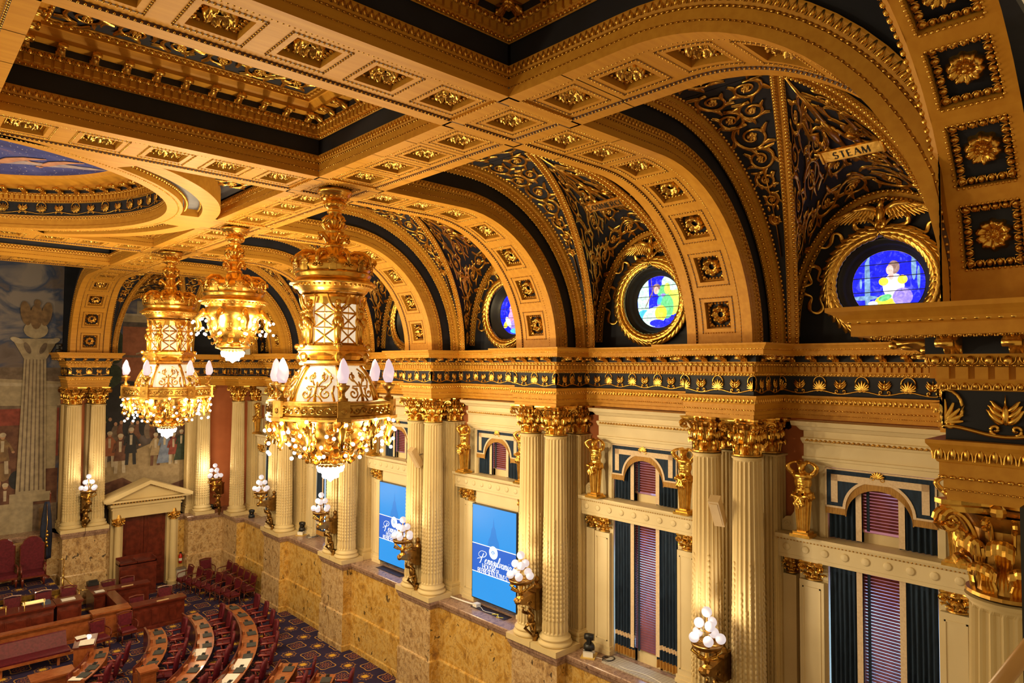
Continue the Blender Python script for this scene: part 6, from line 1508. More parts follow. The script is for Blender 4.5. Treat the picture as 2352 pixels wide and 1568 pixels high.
p.man(8.95, -5.4, 1.9, 'brick'); p.man(9.45, -5.75, 2.1, 'brown', 'pale'); p.man(9.95, -5.35, 2.0, 'dark', 'dark'); p.man(11.15, -5.5, 1.8, 'sand', 'brown'); p.man(11.6, -5.4, 1.85, 'blue', skirt=True); p.man(12.05, -5.5, 1.75, 'red', 'pale'); p.man(12.45, -5.3, 1.7, 'green', skirt=True)
p.m.obj('painted_scene', [PC[n] for n in PN], o)
# door with pediment
t = empty('door_1', (10.48, 0, 0), kind='structure'); YD = 39.05
m = M()
for s in (-1, 1):
    m.lathe([(.26, -11.7), (.26, -11.60), (.28, -11.58), (.28, -11.50), (.22, -11.46), (.22, -11.42), (.195, -11.40), (.165, -8.25)], 20, (s*1.32, YD)); m.box(*sorted((s*1.05, s*1.62)), YD+.2, 39.72, -11.7, -7.85)
m.box(-1.62, 1.62, YD-.14, 39.72, -7.86, -7.25); m.box(-1.68, 1.68, YD-.18, 39.72, -7.42, -7.34); m.box(-1.75, 1.75, YD-.30, 39.72, -7.25, -7.12); m.box(-2.0, 2.0, YD-.50, 39.72, -7.02, -6.93)
m.prism([(-1.7, -6.93), (1.7, -6.93), (0, -6.25)], YD-.15, 39.7, 1)
for s in (-1, 1): m.prism([(s*2.08, -6.98), (s*2.12, -6.84), (0, -6.0), (0, -6.2), (s*1.72, -6.92)], YD-.55, 39.72, 1)
m.obj('portal', cream, t)
g = M(); run(g, [(-1.7, YD-.30), (1.7, YD-.30)][::-1], .02, -7.06, u_dent(), .14); 
for s in (-1, 1):
    for i in range(15): q = (i+.5)/15; g.ball((s*1.62*(1-q), YD-.35, -6.88+.66*q), (.035, .03, .035), 6, 4)
g.obj('dentils', goldd, t)
c = capital(.17, .42).mesh('capital', [gold, goldd])
for s in (-1, 1): mobj('capital', c, t, (s*1.32, YD, -8.27))
for s, lb in ((-1, 'left'), (1, 'right')):
    a, b = sorted((s*.01, s*1.05)); d = M().box(a, b, 39.55, 39.65, -11.68, -7.86)
    for z0, z1 in ((-11.5, -10.9), (-10.75, -10.35), (-10.2, -8.1)): d.box(a+.16, b-.16, 39.52, 39.56, z0, z1); d.box(a+.22, b-.22, 39.50, 39.53, z0+.06, z1-.06)
    o = d.obj('door_leaf', maho, t); M().box(s*.10-.04, s*.10+.04, 39.50, 39.56, -10.65, -10.2).ball((s*.10, 39.47, -10.3), .05, 8, 5).ball((s*.10, 39.47, -10.52), .05, 8, 5).obj('brass_handle', brassm, o, True)
# dais with carpet and gilt nosing
m = M().box(-6, 6.3, 36.45, 39.30, -11.69, -10.2); o = struct('floor_dais', m, carp)
struct('floor_dais_step', M().box(-6, 6.9, 35.15, 36.37, -11.69, -11.15), carp)
m = M().box(-6, 6.32, 36.38, 36.45, -10.36, -10.17); struct('trim_gilt_nosing', m, goldd)
m = M().box(6.32, 6.95, 36.6, 38.5, -11.69, -10.9).box(6.32, 6.6, 36.6, 38.5, -10.9, -10.55); struct('floor_dais_steps', m, mar2)
LI = {}
def throne(x, y, z, rz, lb):
    if 'throne' not in LI:
        t = empty('throne_chair', (x, y, z), rz, lb, 'chair', 'high-backed leather armchairs on the dais')
        M().box(-.42, .42, -.38, .40, .46, .60).obj('seat', leather, t)
        P = [(-.44, .6), (.44, .6), (.44, 1.75), (.36, 1.80), (.32, 1.95), (.16, 2.07), (0, 2.1), (-.16, 2.07), (-.32, 1.95), (-.36, 1.80), (-.44, 1.75)]
        M().prism(P, .36, .47, 1).obj('backrest', leather, t)
        fr = M()
        for i in range(len(P)): a, b = P[i], P[(i+1) % len(P)]; fr.tube([(a[0], .40, a[1]), (b[0], .40, b[1])], .04, 5)
        fr.box(-.46, .46, -.40, .42, .38, .46); fr.obj('frame', maho, t)
        for s in (-1, 1): M().tube([(s*.46, .38, .88), (s*.47, .0, .90), (s*.47, -.34, .84)], .04, 6).tube([(s*.46, -.32, .84), (s*.45, -.32, .46)], .035, 6).obj('armrest', maho, t, True)
        for sx in (-1, 1):
            for sy in (-1, 1): M().tube([(sx*.40, sy*.34, 0), (sx*.40, sy*.34, .25), (sx*.40, sy*.34, .42)], [.04, .06, .045], 6).obj('leg', maho, t, True)
        LI['throne'] = t; return t
    return dup(LI['throne'], (x, y, z), rz, lb)
throne(5.50, 38.25, -10.2, -.05, 'high-backed maroon leather chair on the dais, beside the flag'); throne(4.45, 38.45, -10.2, .05, 'high-backed maroon leather chair on the dais, at the left picture edge')
t = empty('flag', (6.1, 39.0, -10.2), 0, 'dark blue furled flag on a brown pole beside the throne chairs', 'flag')
M().tube([(0, 0, 0), (.12, 0, 3.9)], .022, 8).lathe([(.2, 0), (.2, .05), (.06, .12), (.03, .3)], 12).ball((.12, 0, 3.95), (.03, .03, .09), 6, 5).obj('pole', maho, t, True)
R = []
for z in np.linspace(3.6, .9, 12): a = np.arange(20)*2*PI/20; w_ = .07+.13*math.sin(PI*min(1, (3.7-z)/2.2)*.6); r = w_*(1+.25*np.sin(5*a+z)); R.append(np.stack([r*np.cos(a)*1.1+.03*z*.5-.06, .6*r*np.sin(a)-.03, np.full(20, z)], 1))
M().loft(R, caps=True).obj('cloth', pmat('navy_flag_silk', (.008, .014, .05), (.005, .009, .03), (3, 3, 3), 2., .7), t, True)
m = M(); 
for i in range(5): m.ball((.0+.02*math.sin(i*2), -.17, 2.2-.17*i), (.05+.02*(i % 2), .02, .07), 6, 5)
m.tube([(-.03, -.15, 3.5), (.0, -.18, 2.6), (-.06, -.19, 1.8), (-.02, -.15, .95)], .014, 5).obj('gold_emblem_fringe', gold, t, True)
t = empty('handrail', (0, 0, 0), 0, 'polished brass stair rail beside the dais', 'handrail')
m = M()
for a, b in (((6.45, 36.9, -9.75), (6.70, 38.1, -9.25)), ((6.45, 36.9, -9.75), (6.45, 36.9, -10.55)), ((6.70, 38.1, -9.25), (6.70, 38.1, -10.8)), ((6.45, 36.9, -9.75), (7.0, 36.3, -10.35)), ((6.45, 36.9, -10.1), (6.70, 38.1, -9.6)), ((6.70, 38.1, -9.25), (6.45, 38.2, -9.25)), ((7.0, 36.3, -10.35), (7.35, 36.3, -10.4)), ((7.0, 36.3, -10.35), (7.0, 36.3, -11.7))): m.tube([a, b], .028, 6)
m.obj('rails', brassm, t, True)
# panelled desks and rails (box with raised panels and a moulded top)
def casework(name, x0, x1, y, z0, z1, label, cat, depth=.6, npan=3, mt=maho, topm=None, rot=0., lean=0, org=None):
    t = empty(name, (x0, y, z0), rot, label, cat); L = x1-x0; H = z1-z0
    m = M().box(0, L, 0, depth, 0, H-.06); m.box(-.02, L+.02, -.03, depth, 0, .12)
    for i in range(npan): a = .06+i*(L-.06)/npan; b = a+(L-.06)/npan-.08; m.box(a, b, -.025, 0, .20, H-.30); m.box(a+.05, b-.05, -.04, -.02, .25, H-.35)
    m.obj('panelled_front', mt, t); M().box(-.06, L+.06, -.10, depth+.04, H-.07, H).box(-.03, L+.03, -.05, depth, H-.14, H-.07).obj('top', topm or mt, t); return t
casework('clerk_desk', 1.5, 5.72, 34.35, -11.7, -10.2, 'long dark wooden desk before the dais, with brass lamps on top', 'desk', .75, 5)
casework('clerk_desk', 5.86, 6.75, 34.45, -11.7, -10.2, 'short dark wooden desk at the right end of the long dais desk', 'desk', .75, 1)
def brass_lamp(x, y, z, lb):
    t = empty('desk_lamp', (x, y, z), 0, lb, 'lamp', 'brass desk lamps'); M().tube([(-.38, 0, .22), (.38, 0, .22)], .07, 10).obj('shade', emat('lit_brass_shade', (1, .7, .25), .35, (.8, .6, .2)) if 'bl' not in LI else LI['bl'], t, True)
    m = M()
    for s in (-1, 1): m.tube([(s*.34, 0, .3), (s*.34, -.12, .28), (s*.34, -.16, .0), (s*.34, -.16, -.22)], .018, 6)
    m.obj('bracket', brassm, t, True); LI['bl'] = bpy.data.objects[t.children[0].name].data.materials[0]; return t
brass_lamp(5.05, 34.55, -10.2, 'brass desk lamp on the long dais desk, right one'); brass_lamp(3.75, 34.55, -10.2, 'brass desk lamp on the long dais desk, at the left picture edge')
o = M().box(5.35, 5.65, 34.6, 34.95, -10.2, -10.08).obj('file_box', pmat('blue_grey_card', (.10, .13, .22), (.08, .10, .17))); tag(o, 'flat blue-grey box on the long dais desk', 'box')
o = M().box(6.05, 6.55, 34.6, 34.9, -10.2, -10.17).obj('paper_pad', paper); tag(o, 'cream writing pad on the short desk before the dais', 'paper')
casework('front_rail', -1, 6.93, 33.55, -11.7, -10.72, 'long light mahogany rail with a dark panelled screen behind the bench', 'rail', .22, 14, mahol, mahol)
casework('rail_desk', 6.95, 8.32, 33.15, -11.7, -10.55, 'light mahogany desk block at the right end of the long rail', 'desk', .55, 1, mahol, mahol)
casework('panelled_desk', 8.42, 10.52, 33.0, -11.7, -10.55, 'dark red panelled desk front with six panels, in front of the door', 'desk', .5, 6)
o = M().box(0, .5, 0, .04, 0, .04).obj('brass_plate', pmat('brass_tray', (.75, .55, .3), (.6, .42, .2), rough=.4)); o.location = (9.35, 33.0, -10.56); tag(o, 'narrow pale tray on the six-panel desk', 'tray')
casework('upper_desk', 8.10, 9.95, 36.4, -11.7, -10.6, 'dark red desk behind the panelled desk, near the door', 'desk', .5, 1)
o = M().box(0, .5, 0, .04, 0, .04).obj('brass_plate', bpy.data.materials['brass_tray']); o.location = (8.75, 36.38, -10.6); tag(o, 'narrow pale tray on the desk nearest the door', 'tray')
t = casework('storage_cabinet', 9.05, 10.75, 38.15, -11.7, -10.0, 'open-topped dark wooden cabinet standing before the door', 'cabinet', .75, 1)
for ch in list(t.children):
    if ch.name.startswith('top'): bpy.data.objects.remove(ch)
M().box(0, 1.7, 0, .04, 1.6, 1.72).box(0, 1.7, .71, .75, 1.6, 1.9).box(0, .04, 0, .75, 1.6, 1.8).box(1.66, 1.7, 0, .75, 1.6, 1.8).box(.8, .83, 0, .75, 1.6, 1.75).obj('rim', maho, t)
casework('side_desk', 7.55, 8.0, 36.0, -11.7, -10.55, 'narrow dark desk end with a paper on it, left of the door cabinet', 'desk', 1.6, 1)
o = M().box(7.6, 7.98, 36.05, 36.35, -10.54, -10.52).obj('paper_sheet', paper); tag(o, 'white paper on the narrow desk end left of the door cabinet', 'paper')
o = M().box(7.55, 8.0, 37.3, 37.7, -10.54, -10.38).box(7.6, 7.95, 37.35, 37.5, -10.38, -10.30).obj('desk_telephone', dark); tag(o, 'black telephone on the narrow desk by the marble pier', 'telephone')
t = casework('return_rail', 8.05, 8.35, 33.8, -11.7, -10.6, 'wooden return rail running back from the mahogany desk block', 'rail', 2.3, 1)
# bench
t = empty('leather_bench', (0, 0, 0), 0, 'long maroon leather bench with a high back, lower left', 'bench')
m = M(); R = []
for x in (1.2, 3, 4.4, 5.82): R.append([(x, 31.42, -11.28), (x, 31.40, -11.20), (x, 31.55, -11.17), (x, 32.1, -11.20), (x, 32.35, -10.72), (x, 32.42, -10.70), (x, 32.48, -10.74), (x, 32.25, -11.28)])
m.loft(R, caps=True).obj('upholstery', leather, t)
M().box(1.2, 5.95, 31.38, 31.46, -11.36, -11.26).box(1.2, 5.9, 31.42, 32.2, -11.34, -11.28).obj('seat_rail', mahol, t)
for x in (1.6, 3.6, 5.40):
    M().box(x, x+.09, 31.46, 31.56, -11.7, -11.3).obj('leg', mahol, t); M().box(x, x+.09, 32.1, 32.2, -11.7, -11.3).obj('leg', mahol, t)
# arm chairs with wooden frames
def armchair(x, y, rz, lb, grp, z=-11.7):
    if 'arm' not in LI:
        t = empty('armchair', (x, y, z), rz, lb, 'chair', grp)
        M().loft([[(-.28, -.28, .46), (.28, -.28, .46), (.30, .24, .46), (-.30, .24, .46)], [(-.30, -.30, .50), (.30, -.30, .50), (.31, .26, .50), (-.31, .26, .50)], [(-.26, -.26, .56), (.26, -.26, .56), (.27, .22, .56), (-.27, .22, .56)]], caps=True).obj('seat', leather, t)
        M().loft([[(-.25, .24, .62), (.25, .24, .62), (.25, .29, .62), (-.25, .29, .62)], [(-.27, .30, 1.08), (.27, .30, 1.08), (.27, .36, 1.08), (-.27, .36, 1.08)]], caps=True).obj('backrest', leather, t)
        f = M()
        for s in (-1, 1): f.tube([(s*.28, .24, .46), (s*.29, .30, .9), (s*.30, .36, 1.13)], .028, 6)
        f.tube([(-.31, .36, 1.12), (0, .38, 1.16), (.31, .36, 1.12)], .035, 6).box(-.30, .30, -.30, .26, .40, .47); f.obj('frame', maho, t)
        for s in (-1, 1): M().tube([(s*.30, .30, .82), (s*.36, .05, .80), (s*.36, -.18, .76), (s*.33, -.24, .62), (s*.30, -.22, .46)], .028, 6).obj('armrest', maho, t, True)
        for sx in (-1, 1):
            for sy in (-1, 1): M().tube([(sx*.26, sy*.24, .42), (sx*.28, sy*.28, 0)], [.032, .02], 6).obj('leg', maho, t, True)
        LI['arm'] = t; return t
    return dup(LI['arm'], (x, y, z), rz, lb, grp)
G1 = 'armchairs stored in the far corner'
row1 = [(12.0, 37.75, .2), (12.2, 36.95, .2), (12.4, 36.15, .1), (12.6, 35.35, .2), (12.8, 34.55, .1), (12.95, 33.75, .15)]
for i, (x, y, a) in enumerate(row1): armchair(x, y, -PI/2+a*.4, ('maroon armchair in the left row stored beneath the marble corner', 'maroon armchair at the front end of the left stored row, nearest the desks', 'maroon armchair at the back end of the left stored row')[0 if 0 < i < 5 else (2 if i == 0 else 1)], G1)
for i in range(5): armchair(13.80, 37.2-.80*i, -PI/2, ('maroon armchair in the right row stored along the marble dado', 'maroon armchair at the near end of the right stored row against the marble')[1 if i == 4 else 0], G1)
armchair(13.3, 38.15, 0, 'maroon armchair standing in the very corner behind the two stored rows', G1)
G2 = 'armchairs among the front desks'
for x, y, a, lb in ((6.95, 32.0, PI+.15, 'maroon leather armchair right of the lectern, its back to the rail'), (8.0, 32.2, PI+.1, 'maroon leather armchair between the six-panel desk and the lectern chair'), (8.5, 37.45, PI, 'maroon leather armchair behind the desk nearest the door, left one'), (9.35, 37.5, PI, 'maroon leather armchair behind the desk nearest the door, right one'),
                   (8.9, 34.1, PI, 'maroon leather chair behind the six-panel desk, left one'), (10.2, 34.7, PI-.2, 'maroon leather chair behind the six-panel desk, right one'), (6.45, 35.75, PI-.3, 'maroon leather armchair beside the brass stair rail'), (5.6, 35.75, PI, 'maroon leather chair behind the short dais desk'), (4.5, 35.75, PI, 'maroon leather chair behind the long dais desk')):
    armchair(x, y, a+PI if False else a-PI, lb, G2, -11.15 if y > 35.5 and x < 7 else -11.7)
# lectern and front curved desk
t = empty('lectern', (6.05, 30.05, -11.7), math.radians(-18), 'mahogany lectern with sloping top and an open booklet, lower left', 'lectern')
M().box(-.32, .32, -.45, .45, 0, 1.08).box(-.35, .35, -.48, .48, 0, .1).obj('body', mahol, t)
M().add([(-.36, -.48, 1.08), (.36, -.48, 1.08), (.36, .48, 1.08), (-.36, .48, 1.08), (-.36, -.48, 1.14), (.36, -.48, 1.14), (.36, .48, 1.26), (-.36, .48, 1.26)], [(0, 3, 2, 1), (4, 5, 6, 7), (0, 1, 5, 4), (1, 2, 6, 5), (2, 3, 7, 6), (3, 0, 4, 7)]).obj('sloping_top', maho, t)
o = M().box(-.24, .24, -.38, .02, 0, .02).box(-.20, .10, -.3, -.1, .02, .03).obj('open_booklet', paper); o.location = (6.10, 29.95, -10.47); o.rotation_euler = (.12, 0, math.radians(-18)); tag(o, 'open booklet on the lectern', 'book')
o = M().box(-.20, .16, -.13, .13, 0, .01).obj('paper_sheet', paper); o.location = (5.98, 30.35, -10.44); o.rotation_euler = (.12, 0, .1); tag(o, 'white sheet at the upper edge of the lectern', 'paper')
# ---------------------------------------------------------------- curved rows of members' desks
OX, OY = 1.62, 31.0
def arcdesk(r, a0, a1, lb, w_=.62):
    t = empty('curved_desk', (OX, OY, -11.7), 0, lb, 'desk'); n = max(4, int((a1-a0)/3)); A = np.radians(np.linspace(a0, a1, n+1))
    def ar(rz): return [[(q*math.cos(a), q*math.sin(a), z) for q, z in rz] for a in A]
    M().loft(ar([(r-.30, .74), (r-.30, .77), (r+.36, .77), (r+.36, .73), (r-.26, .72)]), cv=True, caps=True).obj('desktop', mahol, t)
    M().loft(ar([(r-.32, 0), (r-.32, .92), (r-.26, .94), (r-.24, .77), (r-.24, 0)]), caps=True).obj('front_panel', maho, t)
    for a in (A[0], A[-1]): c, s = math.cos(a), math.sin(a); T = frame((0, 0, 0), (c, s, 0), (-s, c, 0), (0, 0, 1)); M().merge(M().box(r-.28, r+.32, -.02, .02, 0, .73), T).obj('end_panel', mahol, t)
    return t
def swivel(x, y, rz, lb):
    if 'sw' not in LI:
        t = empty('desk_chair', (x, y, -11.7), rz, lb, 'chair', "leather swivel chairs at the curved desks")
        M().loft([[(-.26, -.26, .44), (.26, -.26, .44), (.26, .24, .44), (-.26, .24, .44)], [(-.29, -.29, .50), (.29, -.29, .50), (.29, .26, .50), (-.29, .26, .50)], [(-.24, -.24, .56), (.24, -.24, .56), (.24, .22, .56), (-.24, .22, .56)]], caps=True).obj('seat', leather, t)
        R = []
        for z, w_, y_ in ((.58, .22, .24), (.66, .26, .25), (.85, .28, .28), (1.05, .28, .31), (1.18, .25, .33), (1.25, .17, .34)): R.append([(-w_, y_-.02, z), (-w_*.5, y_+.0, z), (w_*.5, y_+.0, z), (w_, y_-.02, z), (w_, y_+.06, z), (w_*.5, y_+.10, z), (-w_*.5, y_+.10, z), (-w_, y_+.06, z)])
        M().loft(R, caps=True).obj('backrest', leather, t, True)
        for s in (-1, 1): M().tube([(s*.30, .26, .74), (s*.32, -.2, .74), (s*.32, -.24, .72)], [.035, .045, .03], 6).tube([(s*.31, -.08, .72), (s*.29, -.02, .48)], .028, 6).obj('armrest', pmat('red_stained_wood', (.26, .035, .03), (.18, .02, .02), rough=.3) if 'rw' not in LI else LI['rw'], t, True); LI['rw'] = bpy.data.materials['red_stained_wood']
        m = M().lathe([(.05, .44), (.04, .12), (.06, .10)], 8)
        for i in range(5): a = i*2*PI/5; m.tube([(0, 0, .12), (.27*math.cos(a), .27*math.sin(a), .06)], .025, 5); m.ball((.27*math.cos(a), .27*math.sin(a), .035), .035, 6, 4)
        m.obj('base', maho, t); LI['sw'] = t; return t
    return dup(LI['sw'], (x, y, -11.7), rz, lb)
def on_arc(r, a, z): return (OX+r*math.cos(math.radians(a)), OY+r*math.sin(math.radians(a)), z)
rows = [(4.95, -42, -11, [-20, -31.6, -38.5], 'innermost'), (6.95, -37, -2, [-6.7, -14.8, -24, -32.1], 'second'), (8.62, -49, 3, [-1.5, -9, -16.1, -23.2, -30.7, -37.6, -44.5], 'third'), (10.25, -49, 3, [-.3, -6.5, -12.6, -19.3, -25.9, -31.8, -38.4, -45], 'fourth'), (11.97, -49, -36, [-38.5, -43.5], 'fifth'), (13.5, -46, -40.5, [-42.5], 'outermost')]
padme = M().box(-.17, .17, -.20, .20, 0, .03).mesh('desk_pad', padm); phme = M().box(-.06, .06, -.09, .09, 0, .03).ball((0, .0, .04), (.05, .03, .02), 6, 4).mesh('voting_unit', dark); mbme = M().box(-.04, .04, -.15, .15, 0, .13).mesh('name_block', mahol)
for r, a0, a1, seats, nm_ in rows:
    arcdesk(r, a0, a1, f'curved wooden desk row, {nm_} of the rows counted from the lectern')
    for a in seats:
        ar_ = math.radians(a)
        for me, dr, da, z, nme, cat, lb, gp in ((padme, .12, 0, -10.93, 'desk_pad', 'pad', f'charcoal pad on the {nm_} curved desk row', 'charcoal desk pads'), (phme, .10, .34/r*57.3, -10.93, 'voting_unit', 'device', f'small black device beside a pad on the {nm_} curved desk row', 'small black desk devices'), (mbme, -.20, .12/r*57.3, -10.93, 'name_block', 'block', f'wooden name block on the inner edge of the {nm_} curved desk row', 'wooden name blocks')):
            o = bpy.data.objects.new(nme, me); C.objects.link(o); o.location = on_arc(r+dr, a+da, z); o.rotation_euler = (0, 0, ar_+((a*7) % 3-1)*.05); tag(o, lb, cat, gp)
        x, y, _ = on_arc(r+.72, a-2.0*(6.95/r), 0); swivel(x, y, ar_-PI/2+((a*13) % 5-2)*.05, f'maroon leather swivel chair at the {nm_} curved desk row')
for r, a, w_, l_, rz, lb in ((10.3, -35.3, .5, .9, -35, 'white sheets spread on the fourth curved row'), (10.25, -42, .45, .8, -42, 'white papers at the near end of the fourth curved row'), (8.55, -27, .4, .7, -27, 'glossy pale papers on the third curved row'), (4.95, -41.2, .42, .3, -41, 'white sheet on the innermost curved desk')):
    o = M().box(-w_/2, w_/2, -l_/2, l_/2, 0, .008).obj('paper_sheet', paper); o.location = on_arc(r, a, -10.928); o.rotation_euler = (0, 0, math.radians(rz)); tag(o, lb, 'paper')
def mic(x, y, z, lb, h=.45, dx=.2):
    t = empty('microphone', (x, y, z), 0, lb, 'microphone', 'gooseneck microphones'); M().lathe([(.06, 0), (.06, .03), (.02, .04)], 10).obj('foot', dark, t, True); M().tube([(0, 0, .03), (0, 0, h*.8), (dx*.4, 0, h), (dx, 0, h*.95)], .010, 5).ball((dx, 0, h*.95), .02, 6, 4).obj('neck', dark, t, True)
mic(*on_arc(6.8, -33.5, -10.93), 'thin black gooseneck microphone at the near end of the second curved row'); mic(*on_arc(13.3, -41, -10.93), 'black gooseneck microphone on the outermost desk', .6, -.3)
casework('desk_end', 7.0, 7.5, 26.3, -11.7, -10.72, 'light wooden stand at the near end of the second curved row', 'stand', .4, 1, mahol, mahol)
casework('reporter_desk', 4.2, 5.42, 28.6, -11.7, -10.95, 'small wooden desk cut by the lower left corner', 'desk', .6, 1, mahol, mahol)
# fire extinguisher and bin beside the door
t = empty('fire_extinguisher', (12.25, 39.25, -10.75), 0, 'small red fire extinguisher on the marble beside the door', 'fire extinguisher'); M().lathe([(.001, 0), (.09, .02), (.09, .42), (.03, .50), (.03, .53)], 16).obj('cylinder', redm, t, True); M().box(-.05, .06, -.02, .02, .53, .60).tube([(.05, 0, .56), (.12, 0, .4), (.11, 0, .15)], .012, 5).obj('valve_hose', dark, t); M().lathe([(.0915, .14), (.0915, .28)], 16).obj('label', paper, t, True)
t = empty('waste_bin', (12.15, 38.9, -11.7), 0, 'pale bin with a flat lid next to the fire extinguisher', 'bin'); M().loft([[(-.17, -.15, 0), (.17, -.15, 0), (.17, .15, 0), (-.17, .15, 0)], [(-.22, -.18, .75), (.22, -.18, .75), (.22, .18, .75), (-.22, .18, .75)]], caps=True).obj('body', pmat('pale_plastic', (.55, .5, .45), (.5, .45, .4)), t); M().box(-.24, .24, -.2, .2, .75, .80).obj('lid', steel, t)
# ---------------------------------------------------------------- things standing on the marble ledge and hung on the columns
def spot(x, y, z, rz, lb, base=True):
    t = empty('moving_spotlight', (x, y, z), rz, lb, 'spotlight', 'black stage spotlights')
    h = 0
    if base: M().box(-.24, .24, -.20, .20, 0, .03).obj('yellow_pad', pmat('yellow_foam', (.72, .50, .14), (.6, .4, .1)) if 'yf' not in LI else LI['yf'], t); LI['yf'] = bpy.data.materials['yellow_foam']; h = .20; M().box(-.17, -.13, -.14, .14, .03, h).box(.13, .17, -.14, .14, .03, h).box(-.17, .17, -.14, .14, h-.03, h).obj('white_stand', paper, t)
    M().lathe([(.001, h), (.16, h), (.16, h+.10), (.12, h+.16), (.08, h+.18)], 16).obj('base', dark, t, True); M().box(-.12, -.09, -.05, .05, h+.14, h+.36).box(.09, .12, -.05, .05, h+.14, h+.36).obj('yoke', dark, t)
    m = M().lathe([(.001, -.13), (.09, -.13), (.10, .02), (.08, .13), (.001, .13)], 14); v = m.v(); m.V = [np.column_stack([v[:, 0], v[:, 2], v[:, 1]+h+.34])]; m.obj('head', dark, t, True); return t
spot(14.92, 12.66, -8.18, .5, 'black spotlight on a yellow pad on the ledge left of the nearest tall window'); spot(15.15, 30.9, -8.18, .5, 'black spotlight on a pale stand on the ledge left of the fourth wall lamp'); spot(14.85, 36.2, -8.18, .5, 'black spotlight on the ledge near the far corner, no pad', False)
spot(13.75, 39.0, -8.18, .3, 'small dark spotlight on the front wall ledge by the corner column', False)
o_ = spot(6.35, 38.9, .55, 1., 'spotlight standing on top of the front cornice, left end', False)
def cable(P, r, mt, lb, nmx='cable', cat='cable'):
    P = np.array(P, float); t = np.linspace(0, len(P)-1, len(P)*6); i = np.clip(t.astype(int), 0, len(P)-2); f = (t-i)[:, None]; p0, p1, p2, p3 = P[np.maximum(i-1, 0)], P[i], P[i+1], P[np.minimum(i+2, len(P)-1)]
    Q = .5*(2*p1+(p2-p0)*f+(2*p0-5*p1+4*p2-p3)*f**2+(3*p1-p0-3*p2+p3)*f**3); o = M().tube(Q, r, 5).obj(nmx, mt, None, True); tag(o, lb, cat); return o
yel = pmat('yellow_rubber', (.75, .65, .05), (.6, .5, .04)); blk = dark
def coil(x, y, z, R, n, lb, mt=dark): 
    t = np.linspace(0, n*2*PI, n*12); o = M().tube(np.stack([x+(R+.03*np.sin(t*.7))*np.cos(t), y+(R+.03*np.cos(t*.9))*np.sin(t), z+.01+.006*t/2], 1), .010, 4).obj('coiled_cable', mt, None, True); tag(o, lb, 'cable')
coil(15.1, 12.1, -8.18, .17, 3, 'coiled black cable on the ledge behind the near spotlight'); coil(15.3, 30.2, -8.18, .26, 4, 'coiled grey cable on the ledge below the fourth wall lamp', steel)
cable([(14.95, 12.6, -8.16), (15.05, 12.0, -8.165), (14.95, 11.4, -8.13), (15.05, 10.8, -8.13), (14.9, 10.0, -8.13)], .008, paper, 'white cable trailing over the grey mat on the nearest ledge')
cable([(15.1, 18.55, -8.165), (15.15, 17.7, -8.165), (15.0, 17.3, -8.165), (15.1, 16.8, -8.165), (14.95, 16.5, -8.165)], .010, paper, 'white cable below the larger blue screen'); cable([(15.0, 16.9, -8.165), (15.1, 16.7, -8.15), (14.95, 16.6, -8.165), (15.05, 16.4, -8.165)], .014, yel, 'yellow cable below the larger blue screen')
cable([(15.0, 19.1, -8.14), (15.05, 18.3, -8.14), (15.1, 17.95, -8.14)], .03, paper, 'white cable duct on the ledge left of the larger blue screen', 'cable_duct')
o = M().box(15.0, 15.2, 17.7, 17.9, -8.18, -8.06).obj('junction_box', paper); tag(o, 'white junction box below the larger blue screen', 'box')
for y, lb in ((17.1, 'dark mat on the ledge below the larger blue screen'), (23.1, 'dark mat on the ledge below the farther blue screen')):
    o = M().box(14.95, 15.3, y-.85, y+.85, -8.18, -8.165).obj('ledge_mat', pmat('dark_felt', (.03, .018, .022), (.02, .012, .015)) if 'df' not in LI else LI['df']); LI['df'] = bpy.data.materials['dark_felt']; tag(o, lb, 'mat')
def grid_mat():
    m, nt, p_ = nodes('grey_grid_mat'); g = nt.nodes.new('ShaderNodeTexBrick'); nt.links.new(wpos(nt, (1, 1, 1)), g.inputs[0]); g.offset = 0
    g.inputs['Color1'].default_value = (.50, .46, .40, 1); g.inputs['Color2'].default_value = (.46, .42, .37, 1); g.inputs['Mortar'].default_value = (.28, .25, .22, 1); g.inputs['Scale'].default_value = 1; g.inputs['Mortar Size'].default_value = .006; g.inputs['Brick Width'].default_value = .10; g.inputs['Row Height'].default_value = .10
    nt.links.new(g.outputs[0], p_.inputs['Base Color']); p_.inputs['Roughness'].default_value = .8; return m
o = M().box(14.85, 15.42, 10.05, 12.15, -8.18, -8.14).obj('grille_mat', grid_mat()); tag(o, 'grey gridded mat on the ledge under the nearest curtains', 'mat')
def colspeaker(x, y, z, rz, lb):
    t = empty('wall_speaker', (x, y, z), rz, lb, 'speaker', 'slim cream speakers'); m = M().box(-.12, .12, -.11, .11, -.39, .39).box(-.085, .085, -.125, -.11, -.33, .33)
    v = m.v(); c, s = math.cos(.62), math.sin(.62); m.V = [np.column_stack([v[:, 0], v[:, 1]*c-v[:, 2]*s, v[:, 1]*s+v[:, 2]*c])]; m.obj('cabinet', pmat('beige_plastic', (.62, .46, .26), (.58, .42, .23)) if 'bg' not in LI else LI['bg'], t); LI['bg'] = bpy.data.materials['beige_plastic']
    M().tube([(0, .05, .05), (0, .35, .10)], .025, 6).obj('arm', steel, t); return t
colspeaker(14.20, PY[0]+.02, -3.30, -PI/2+.2, 'slim cream speaker tilted down between the columns of the nearest full pier'); colspeaker(14.20, PY[2]+.02, -3.30, -PI/2+.2, 'slim cream speaker between the columns of the third pier')
